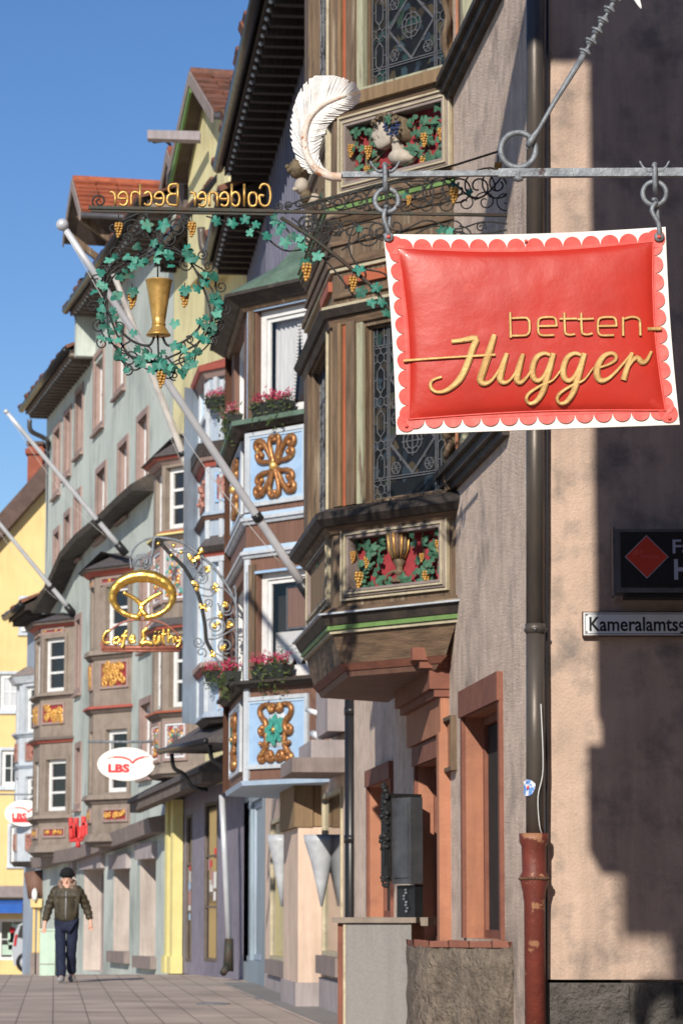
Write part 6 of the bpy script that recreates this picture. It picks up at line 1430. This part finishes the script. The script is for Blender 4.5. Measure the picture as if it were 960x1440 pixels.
# ================================================================== FLAGPOLES
def pole(name, label, pts, r0, r1, ball=0, mat='silver', cord=True, seg=None):
    root = thing(name, label, 'flagpole', pts[0], 'flagpoles slanting out from the house fronts')
    a, b = Vector(pts[0]), Vector(pts[1]); m = MB(mat); n = 8
    m.tube([a.lerp(b, i/n) for i in range(n+1)], [r0+(r1-r0)*i/n for i in range(n+1)], 14); m.build('pole', root)
    m = MB('black_paint')
    c = a.lerp(b, .22); dr = (b-a).normalized(); m.tube([c-dr*.04, c+dr*.04], r0*1.25, 12); m.build('collar', root); m = MB('black_paint'); m.tube([a-dr*.1, a+dr*.18], r0*1.5, 12); m.build('bracket', root)
    if ball: m = MB('silver'); m.ball(b+dr*ball*.8, ball, 3); m.build('finial', root)
    if cord: m = MB('wire_white'); m.tube(sm([a+dr*.5+Vector((0, -.06, -.12)), a.lerp(b, .5)+Vector((-.0, -.05, -.30)), b+Vector((0, -.05, -.04))], 6), .004, 4); m.build('cord', root)
pole('flagpole', 'thick silver flagpole with ball tip crossing behind the gold goblet', (P(436, 838, 28.6), P(92, 322, 27.2)), .044, .032, .062)
pole('flagpole', 'short white flagpole ending beside the light blue oriel', (P(284, 708, 47.6), P(160, 385, 46.6)), .062, .045, 0, 'white_pole')
pole('flagpole', 'thin grey flagpole rising left from the middle oriel roof', (P(173, 774, 56), P(11, 581, 55)), .055, .04, .05)
pole('flagpole', 'thin grey flagpole rising left from the farthest taupe oriel', (P(101, 860, 64), P(-30, 700, 63)), .055, .04, .05)

# ================================================================== PRETZEL BRACKET
YP2 = 34.8; fp = Face((-8, YP2), (8, YP2)); q3_ = lambda x, y, d=0: fp.pt(*fp.px(x, y, d), d)
PB = thing('cafe_bracket', 'curled iron cafe bracket with golden pretzel and red gold lettering', 'bracket', q3_(331, 950))
zp = lambda x, y: (130+x/4.364, 740+y/4.364)
def pst(m, pts, r, n=6, k=6): m.tube(sm([q3_(*zp(x, y)) for x, y in pts], k), r, n)
m = MB('iron_grey')
pst(m, [(350, 240), (370, 160), (380, 80), (420, 70), (540, 95), (640, 160), (740, 250), (830, 370), (880, 480), (886, 600), (884, 760), (880, 850), (850, 882), (800, 870), (740, 780)], .018)
pst(m, [(884, 760), (880, 400), (868, 380)], .015)
pst(m, [(240, 260), (236, 180), (280, 110), (350, 75), (400, 72)], .013)
m.m('iron'); pst(m, [(400, 80), (480, 170), (560, 250), (620, 350), (660, 450), (690, 600), (700, 700), (735, 770)], .024); m.m('iron_grey')
for (x, y, r, t, a, d) in ((310, 215, 58, 3.2, 0, 1), (310, 215, 80, 1.0, 1, 1), (670, 320, 46, 2.0, 3, 1), (620, 230, 30, 1.6, 4, -1), (700, 265, 26, 1.4, 1, 1), (820, 505, 46, 1.8, 0, 1), (760, 610, 62, 1.9, 2, -1), (815, 735, 50, 1.8, 1, 1), (850, 590, 24, 1.4, 3, 1), (650, 710, 36, 1.6, 0, 1), (668, 775, 34, 1.2, 1, -1), (745, 380, 34, 1.4, 5, 1), (710, 470, 30, 1.5, 2, -1), (600, 190, 30, 1.4, 2, 1), (290, 230, 46, 1.2, 2, -1)):
    m.tube([q3_(*zp(a_2, b_2)) for a_2, b_2 in spiral(x, y, r, t, a, d, .15)], .010, 5)
for pts in ([(440, 95), (520, 160), (580, 155), (640, 170)], [(640, 360), (690, 300), (660, 190)], [(660, 420), (720, 430), (760, 400)], [(700, 690), (760, 690), (850, 640), (884, 620)], [(690, 580), (750, 560), (790, 560), (770, 470)], [(735, 770), (800, 800), (870, 830)], [(860, 440), (800, 380), (720, 390), (650, 370)]): pst(m, pts, .010, 5)
m.build('ironwork', PB)
rg = random.Random(6)
for x, y in ((405, 105), (485, 180), (500, 118), (655, 168), (600, 200), (700, 255), (745, 380), (645, 365), (810, 470), (788, 560), (755, 620), (735, 770), (812, 735), (500, 395), (690, 485), (545, 160), (840, 590)):
    c = q3_(*zp(x, y), .03); m = MB('gold'); m.ball(c, .026, 1, (1, .5, 1))
    if x > 560:
        for k in range(2): m.leaf(c+Vector((rg.uniform(-.05, .05), 0, rg.uniform(-.05, .05))), fp.n, rg.uniform(-2, 2), .034, .1, 3)
    m.build('gold_flower', PB)
m = MB('gold'); pts = []; rad = []     # pretzel ring, thin crossing arms
for j in range(49):
    a = -PI/2-.12+(2*PI-.0)*j/48*.97-.0; a = -PI*.5+.06+j/48*(2*PI-.12)
    x = 308+184*math.cos(a); y = 425-128*math.sin(a); up = (425-y)/128
    pts.append(q3_(*zp(x, y+8))); rad.append(.052+.028*max(-.6, up)+.004*math.sin(j*1.9))
m.tube(pts, rad, 14)
for s in (-1, 1): m.tube(sm([q3_(*zp(308+s*22, 548), -.02), q3_(*zp(302-s*4, 500), -.05), q3_(*zp(308+s*40, 450), -.05), q3_(*zp(308+s*120, 405), -.03)], 5), [.036, .032, .030, .022], 9)
m.ball(q3_(*zp(303, 488), -.06), .05, 2, (.8, .8, 1.4)); m.build('pretzel', PB)
m = MB('rose_iron'); pst(m, [(60, 762), (64, 690), (110, 640), (200, 585), (310, 575), (420, 590), (500, 640), (545, 700), (548, 750)], .012)
m.tube([q3_(*zp(60, 745)), q3_(*zp(545, 745))], .03, 6); m.tube([q3_(*zp(62, 765)), q3_(*zp(540, 765))], .015, 6)
for i in range(16): x = 70+i*30; m.tube([q3_(*zp(a_2, b_2)) for a_2, b_2 in spiral(x, 752, 16, 1.2, i, 1, .3, 10)], .012, 4)
for x, y in ((515, 690), (530, 720), (85, 690), (70, 720), (430, 740)): m.tube([q3_(*zp(a_2, b_2)) for a_2, b_2 in spiral(x, y, 20, 1.5, x, 1, .2)], .010, 5)
pst(m, [(365, 575), (340, 610), (330, 640)], .012); m.build('name_frame', PB)
def cl(pts, w=.028):
    m = MB('gold'); 
    for s in pts: m.tube(sm([q3_(*zp(x, y), .04) for x, y in s], 5), w, 6, sq=.6, nrm=fp.n)
    m.build('letter', PB)
cl([[(112, 640), (84, 650), (66, 690), (80, 715), (110, 712)]], .02)
cl([[(165, 680), (138, 690), (132, 715), (155, 718), (170, 690), (172, 720)]], .022)
cl([[(215, 640), (200, 660), (192, 720), (180, 745)], [(178, 675), (218, 672)]], .024)
cl([[(232, 700), (258, 690), (250, 672), (232, 690), (238, 715), (268, 705)]], .024)
cl([[(340, 625), (312, 650), (318, 690), (298, 722), (330, 712), (370, 722)]], .032)
cl([[(385, 668), (380, 712), (400, 718), (412, 668), (412, 718)], [(384, 645), (388, 650)], [(408, 645), (411, 650)]], .024)
cl([[(438, 630), (434, 700), (448, 718)], [(424, 665), (455, 662)]], .022)
cl([[(468, 625), (468, 718)], [(470, 690), (490, 675), (498, 690), (498, 718)]], .022)
cl([[(512, 675), (518, 705), (538, 700)], [(542, 672), (536, 720), (515, 742)]], .018)

# ================================================================== OVAL SIGNS AND RED LETTER SIGN
def lbs(x0, x1, y0, y1, Y, label, arm, sub=False):
    fc = Face((-20, Y), (20, Y)); cu_ = ((x0+x1)/2, (y0+y1)/2); rt_ = thing('oval_sign', label, 'shop sign', fc.pt(*fc.px(*cu_)), 'white oval bank signs')
    m = MB('lbs_white'); a, b, c, d = fc.rect(x0, x1, y0, y1); cc = ((a+b)/2, (c+d)/2); rx, rz = (b-a)/2, (d-c)/2
    k = 48; m.plate(fc, [(cc[0]+rx*math.cos(2*PI*i/k), cc[1]+rz*math.sin(2*PI*i/k)) for i in range(k)], -.10, 0); m.build('panel', rt_)
    W0, H0 = x1-x0, y1-y0
    m = MB('lbs_red'); text(m, fc, 'LBS', x0+.19*W0, x0+.56*W0, y0+.50*H0, y0+.73*H0, .002, .012, bold=.045)
    if sub: 
        for i in range(8): uu = fc.px(x0+(.2+.085*i)*W0, y0+.85*H0); m.box(fc, uu[0], uu[0]+.1, uu[1], uu[1]+.09, .002, .01)
    m.build('lettering', rt_)
    m = MB('lbs_red'); q_ = sm([fc.pt(*fc.px(x0+u*W0, y0+v*H0), .006) for u, v in ((.18, .33), (.30, .29), (.44, .30), (.56, .37), (.61, .46), (.66, .38), (.75, .31), (.90, .27))], 4)
    m.tube(q_, [.006]*4+[.014]*10+[.016]*12+[.006]*3, 6); m.build('bird_mark', rt_)
    m = MB('iron_grey'); m.tube([fc.pt(*fc.px(arm[0], arm[2]), -.05), fc.pt(*fc.px(arm[1], arm[2]), -.05)], .022, 6)
    for t in (.25, .75): m.tube([fc.pt(*fc.px(x0+t*W0, arm[2]), -.05), fc.pt(*fc.px(x0+t*W0, y0+.12*H0), -.05)], .014, 5)
    m.build('arm', rt_)
lbs(137, 218, 1051, 1098, 50.5, 'white oval sign with red bank letters before the middle oriel', (124, 228, 1043))
lbs(7, 62, 1125, 1162, 70, 'smaller white oval sign far away beside the yellow house', (-5, 70, 1117), True)
RS = thing('neon_sign', 'red script letter sign on a short bracket between two taupe oriels', 'shop sign', P(113, 1180, 59)); fn = Face((-12, 59), (8, 59))
for pts in ([(100, 1150), (101, 1180)], [(99, 1165), (106, 1160), (108, 1178)], [(108, 1150), (108, 1178), (113, 1176), (114, 1162)], [(118, 1148), (118, 1180)], [(116, 1160), (122, 1158), (123, 1176), (127, 1170), (126, 1150)]):
    m = MB('neon_red'); m.tube(sm([fn.pt(*fn.px(x, y)) for x, y in pts], 4), .055, 8); m.build('letter', RS)
m = MB('neon_red'); m.tube([fn.pt(*fn.px(98, 1182)), fn.pt(*fn.px(128, 1180))], .04, 6); m.tube([fn.pt(*fn.px(110, 1182)), fn.pt(*fn.px(110, 1192))], .05, 6); m.build('rail', RS)

# ================================================================== STREET FURNITURE
CB = thing('grey_cabinet', 'grey board fronted cabinet with brown side standing before the dark oriel house', 'cabinet', (.3, 20.9, 0))
fc_ = Face((P(487, 1400, 20.8).x, 20.8), (P(579, 1400, 20.7).x, 20.7)); zt2 = fc_.px(530, 1298)[1]; W_c = fc_.L
m = MB('grey_board'); m.box(fc_, 0, W_c, 0, zt2, -.0, .02); m.build('front_panel', CB)
m = MB('terracotta_dark'); m.box(fc_, -.065, W_c, 0, zt2, -.5, -.001); m.build('body', CB)
m = MB('taupe'); m.box(fc_, -.10, W_c+.04, zt2+.002, zt2+.04, -.52, .05); m.box(fc_, W_c+.041, W_c+.10, zt2-.02, zt2+.04, -.45, -.1); m.build('top', CB)
m = MB('cream'); m.box(fc_, -.02, -.001, 0, zt2, .0, .022); m.build('edge_strip', CB)
VB = thing('vending_box', 'weathered grey metal wall box with old ornament hanging beside the doorway', 'wall box', P(555, 1240, 23.6))
fv = Face((P(549, 1180, 23.8).x, 23.8), (P(577, 1180, 23.55).x, 23.55)); z0, z1 = fv.px(560, 1243)[1], fv.px(560, 1122)[1]
m = MB('zinc'); m.box(fv, .02, fv.L, z0, z1, -.12, 0); m.box(fv, .06, fv.L-.03, z0+.05, z1-.05, 0, .012); m.build('case', VB)
m = MB('iron'); m.box(fv, -.07, .018, z0+.02, z1+.04, -.3, .05); rv = random.Random(4)
for k in range(40): c = fv.pt(rv.uniform(-.07, .03), z1+rv.uniform(-.45, .12), .05); m.ball(c, rv.uniform(.012, .03), 1)
for k in range(24): c = fv.pt(rv.uniform(-.07, .03), z0+rv.uniform(-.03, .06), .05); m.ball(c, rv.uniform(.01, .02), 1)
m.tube(sm([fv.pt(-.03, z1+.02, .05), fv.pt(-.06, z1+.14, .02), fv.pt(.02, z1+.05, .04)], 4), .010, 6); m.m('black_paint'); m.box(fv, -.03, .0, z0+.15, z1-.3, .05, .06); m.build('ornament', VB)
m = MB('black_paint'); m.box(fv, 0, fv.L-.03, z0-.28, z0-.01, -.14, -.06); m.m('iron_grey')
for k in range(8): m.ball(fv.pt(fv.L*.5+rv.uniform(-.03, .03), z0-.05-k*.025, -.05), .014, 1)
m.build('mount', VB)
m = MB('mint_light'); c = P(67, 1370, 49.2); m.wbox(c.x-.135, c.x+.125, 49.2, 49.6, 0, P(67, 1309, 49.2).z); m.m('mauve_stone'); m.wbox(c.x-.13, c.x+.12, 49.195, 49.2, .185, .20)
m.m('mint_light'); m.wbox(c.x-.145, c.x+.135, 49.18, 49.62, P(67, 1309, 49.2).z, P(67, 1306, 49.2).z); tag(m.build('utility_cabinet', base=(c.x, 49.4, 0)), 'pale mint utility cabinet standing behind the walking man', 'cabinet')
# hoppers (glass cone lamps) seen beside the shop window
for (x, Y, lb) in ((396, 38.6, 'far pale glass cone wall lamp beside the shop window'), (452, 32.0, 'near pale glass cone wall lamp beside the shop window')):
    rt_ = thing('wall_lamp', lb, 'wall lamp', P(x, 1180, Y), 'cone wall lamps at the shop')
    c = P(x, 1275, Y); tp = P(x, 1174, Y).z-c.z; m = MB('frosted'); m.lathe(tuple(c), [(.012, 0), (.07, tp*.35), (.12, tp*.62), (.19, tp*.9), (.20, tp), (.18, tp*.97), (.02, tp*.5)], 24); m.build('shade', rt_)
    m = MB('black_paint'); m.tube([c+Vector((0, 0, tp*.5)), c+Vector((.25, .05, tp*.5))], .02, 6); m.build('arm', rt_)

# ================================================================== CAR
VN = thing('parked_car', 'silver van parked half hidden in front of the yellow house', 'van', (-10.6, 94, -.95)); CY = 94
def vx(x): return P(x, 1330, CY).x
def vz(y): return P(30, y, CY).z
zb_ = vz(1368)
side_ = [(19, 1352), (17, 1335), (21, 1312), (27, 1300), (34, 1297), (75, 1297), (84, 1310), (98, 1324), (108, 1332), (109, 1352), (100, 1358), (20, 1358)]
fvn = Face((-30, CY), (10, CY)); m = MB('car_silver'); m.plate(fvn, [fvn.px(*p) for p in side_][::-1], -1.7, 0); m.build('body', VN)
m = MB('glass'); m.plate(fvn, [fvn.px(*p) for p in ((25, 1318), (29, 1302), (33, 1300), (33, 1320))][::-1], .001, .02); m.plate(fvn, [fvn.px(*p) for p in ((36, 1320), (36, 1301), (54, 1301), (54, 1320))][::-1], .001, .02); m.plate(fvn, [fvn.px(*p) for p in ((57, 1320), (57, 1301), (74, 1301), (82, 1320))][::-1], .001, .02); m.build('side_window', VN)
m = MB('tail_red'); m.plate(fvn, [fvn.px(*p) for p in ((19.5, 1330), (22, 1314), (25, 1314), (23, 1330))][::-1], .002, .05); m.build('tail_light', VN)
for x in (37, 92):
    c = fvn.px(x, 1358); w_ = MB('rubber'); w_.tube([fvn.pt(c[0], zb_+.33, -.15), fvn.pt(c[0], zb_+.33, .03)], .33, 20); w = w_.build('wheel', VN); w_ = MB('silver'); w_.tube([fvn.pt(c[0], zb_+.33, .02), fvn.pt(c[0], zb_+.33, .04)], .2, 12); w_.build('rim', w)

# ================================================================== WALKING MAN
MN = thing('person', 'man in black beanie, olive quilted jacket and dark jeans walking towards us', 'person', (0, 0, 0))
mx, my = P(93, 1380, 44.2).x, 44.2; MN.location = (mx, my, 0); BASE[MN.name] = Vector((mx, my, 0))
S_ = 1.74/1.78
def V3(x, y, z): return (mx+x*S_, my+y*S_, z*S_)
def skin(name, verts, edges, radii, mat, parent, sub=2, post=None, base_i=0):
    me = bpy.data.meshes.new(name); me.from_pydata([(v[0]-mx, v[1]-my, v[2]) for v in verts], edges, []); o = bpy.data.objects.new(name, me); COL.objects.link(o)
    bm = bmesh.new(); bm.from_mesh(me); lay = bm.verts.layers.skin.verify(); bm.verts.ensure_lookup_table()
    for v, r_ in zip(bm.verts, radii): v[lay].radius = r_ if isinstance(r_, tuple) else (r_, r_); v[lay].use_root = False
    bm.verts[base_i][lay].use_root = True; bm.to_mesh(me); bm.free()
    o.modifiers.new('s', 'SKIN').use_smooth_shade = True; q = o.modifiers.new('d', 'SUBSURF'); q.levels = sub; q.render_levels = sub
    bpy.context.view_layer.update(); dg = bpy.context.evaluated_depsgraph_get(); n_ = bpy.data.meshes.new_from_object(o.evaluated_get(dg)); bpy.data.objects.remove(o)
    n_.materials.clear(); n_.materials.append(MT[mat]); n_.polygons.foreach_set('use_smooth', [True]*len(n_.polygons))
    if post: post(n_)
    r = bpy.data.objects.new(name, n_); COL.objects.link(r); r.parent = parent; BASE[r.name] = Vector((mx, my, 0)); return r
# joints; x to picture right, -y towards us.  arms held slightly out, right foot (picture left) forward
J = {'pel': (0, .0, .96), 'sp': (0, -.01, 1.16), 'ch': (0, -.01, 1.36), 'nk': (0, -.01, 1.50), 'hd': (0, -.03, 1.60), 'tp': (0, -.02, 1.70),
     'sl': (-.19, 0, 1.43), 'el': (-.29, .02, 1.16), 'wl': (-.335, -.07, .93), 'hl': (-.345, -.10, .85),
     'sr': (.19, 0, 1.43), 'er': (.30, .09, 1.18), 'wr': (.37, .03, .97), 'hr': (.385, .0, .89),
     'pl': (-.10, 0, .90), 'kl': (-.075, -.13, .50), 'al': (-.055, -.16, .10), 'tl': (-.06, -.31, .05),
     'pr': (.10, 0, .90), 'kr': (.075, .0, .49), 'ar': (.07, .22, .15), 'tr': (.075, .10, .05)}
N_ = list(J); ix_ = {k: i for i, k in enumerate(N_)}
E_ = [('pel', 'sp'), ('sp', 'ch'), ('ch', 'nk'), ('nk', 'hd'), ('hd', 'tp'), ('ch', 'sl'), ('sl', 'el'), ('el', 'wl'), ('wl', 'hl'), ('ch', 'sr'), ('sr', 'er'), ('er', 'wr'), ('wr', 'hr'), ('pel', 'pl'), ('pl', 'kl'), ('kl', 'al'), ('al', 'tl'), ('pel', 'pr'), ('pr', 'kr'), ('kr', 'ar'), ('ar', 'tr')]
rad_ = {'pel': (.15, .12), 'sp': (.14, .11), 'ch': (.15, .11), 'nk': .055, 'hd': (.078, .095), 'tp': (.065, .08), 'sl': .06, 'el': .045, 'wl': .03, 'hl': (.035, .02), 'sr': .06, 'er': .045, 'wr': .03, 'hr': (.035, .02), 'pl': .085, 'kl': .06, 'al': .042, 'tl': .04, 'pr': .085, 'kr': .06, 'ar': .042, 'tr': .04}
vs = [V3(*J[k]) for k in N_]; es = [(ix_[a], ix_[b]) for a, b in E_]; rs_ = [rad_[k] for k in N_]
for h, s in (('hl', -1), ('hr', 1)):     # fingers rooted in the palm
    hp = Vector(J[h])
    for f in range(4):
        a = len(vs); dx = (f-1.5)*.018
        vs += [V3(hp.x+dx, hp.y-.005, hp.z-.045), V3(hp.x+dx*1.1, hp.y-.02, hp.z-.085+.008*abs(f-1.5))]; rs_ += [.009, .007]; es += [(ix_[h], a), (a, a+1)]
    a = len(vs); vs += [V3(hp.x-s*.035, hp.y-.02, hp.z-.02), V3(hp.x-s*.042, hp.y-.035, hp.z-.05)]; rs_ += [.010, .008]; es += [(ix_[h], a), (a, a+1)]
skin('body', vs, es, rs_, 'skin', MN)
def sub(keys, rd, edges, name, mat, post=None, mv=None):
    P_ = {k: list(J.get(k, (0, 0, 0))) for k in keys}
    if mv: P_.update(mv)
    k2 = list(P_); ii = {k: i for i, k in enumerate(k2)}
    return skin(name, [V3(*P_[k]) for k in k2], [(ii[a], ii[b]) for a, b in edges], [rd[k] for k in k2], mat, MN, 3, post)
def quilt(me):
    for v in me.vertices: 
        z = v.co.z; v.co += v.normal*(.016*abs(math.sin(z*PI/.085))-.006)
sub(['sp', 'ch', 'nk', 'sl', 'el', 'wl', 'sr', 'er', 'wr'], {'hem': (.20, .15), 'sp': (.20, .16), 'ch': (.19, .145), 'nk': (.085, .085), 'sl': .085, 'el': .072, 'wl': .052, 'sr': .085, 'er': .072, 'wr': .052},
    [('sp', 'hem'), ('sp', 'ch'), ('ch', 'nk'), ('ch', 'sl'), ('sl', 'el'), ('el', 'wl'), ('ch', 'sr'), ('sr', 'er'), ('er', 'wr')], 'jacket', 'jacket', quilt, {'hem': (0, 0, .94)})
def wr_(me):
    for v in me.vertices: v.co += v.normal*(.003*math.sin(v.co.z*34+v.co.x*20))
sub(['pel', 'pl', 'kl', 'pr', 'kr'], {'pel': (.155, .13), 'pl': .105, 'kl': .085, 'al2': .085, 'pr': .105, 'kr': .085, 'ar2': .08}, [('pel', 'pl'), ('pl', 'kl'), ('kl', 'al2'), ('pel', 'pr'), ('pr', 'kr'), ('kr', 'ar2')], 'jeans', 'jeans', wr_, {'al2': (-.055, -.165, .06), 'ar2': (.07, .225, .12)})
m = MB('knit_black'); c = Vector(V3(0, -.02, 1.70)); m.ball(c, .113, 3, (.95, 1.08, .88)); m.lathe((c.x, c.y, c.z-.05), [(.098, 0), (.116, .005), (.118, .05), (.11, .06)], 20)
m.build('beanie', MN)
m = MB('collar'); m.tube(sm([V3(-.07, -.09, 1.46), V3(-.115, 0, 1.53), V3(-.08, .09, 1.58), V3(.08, .09, 1.58), V3(.115, 0, 1.53), V3(.07, -.09, 1.46)], 5), .035, 8); m.build('hood', MN)
m = MB('shoe')
for a, t in (('al', 'tl'), ('ar', 'tr')): A_ = Vector(J[a]); T_ = Vector(J[t]); m = MB('shoe'); m.tube([V3(A_.x, A_.y+.05, T_.z+.02), V3(A_.x, A_.y-.03, T_.z+.015), V3(T_.x, T_.y, T_.z)], [.05, .055, .045], 10); m.build('shoe', MN)
m = MB('skin'); m.ball(V3(0, -.118, 1.585), .017, 2, (.9, 1.2, 1.5)); m.m('skin'); m.ball(V3(-.078, -.02, 1.60), .02, 2, (.5, .8, 1.3)); m.ball(V3(.078, -.02, 1.60), .02, 2, (.5, .8, 1.3)); m.build('nose_and_ears', MN)
m = MB('text_black'); m.ball(V3(-.032, -.104, 1.612), .009, 1, (1.4, .5, .8)); m.ball(V3(.032, -.104, 1.612), .009, 1, (1.4, .5, .8)); m.m('tile_red'); m.ball(V3(0, -.108, 1.545), .02, 1, (1.3, .4, .3)); m.build('eyes_and_mouth', MN)
m = MB('silver'); m.tube([V3(0, -.160, 1.0), V3(0, -.175, 1.2), V3(0, -.15, 1.42)], .005, 5); m.build('zip', MN)

# street details
for x, y, r_, lb in ((395, 1404, .34, 'round iron manhole cover in the paving before the shop window'), (300, 1412, .20, 'small round iron cover in the open paving')):
    Yg = CZ/(-ray(x, y).z/ray(x, y).y); c = P(x, y, Yg); m = MB('iron_grey'); m.lathe((c.x, c.y, .002), [(r_, 0), (r_, .006), (r_*.9, .009), (r_*.2, .009)], 24); tag(m.build('manhole_cover'), lb, 'manhole cover')
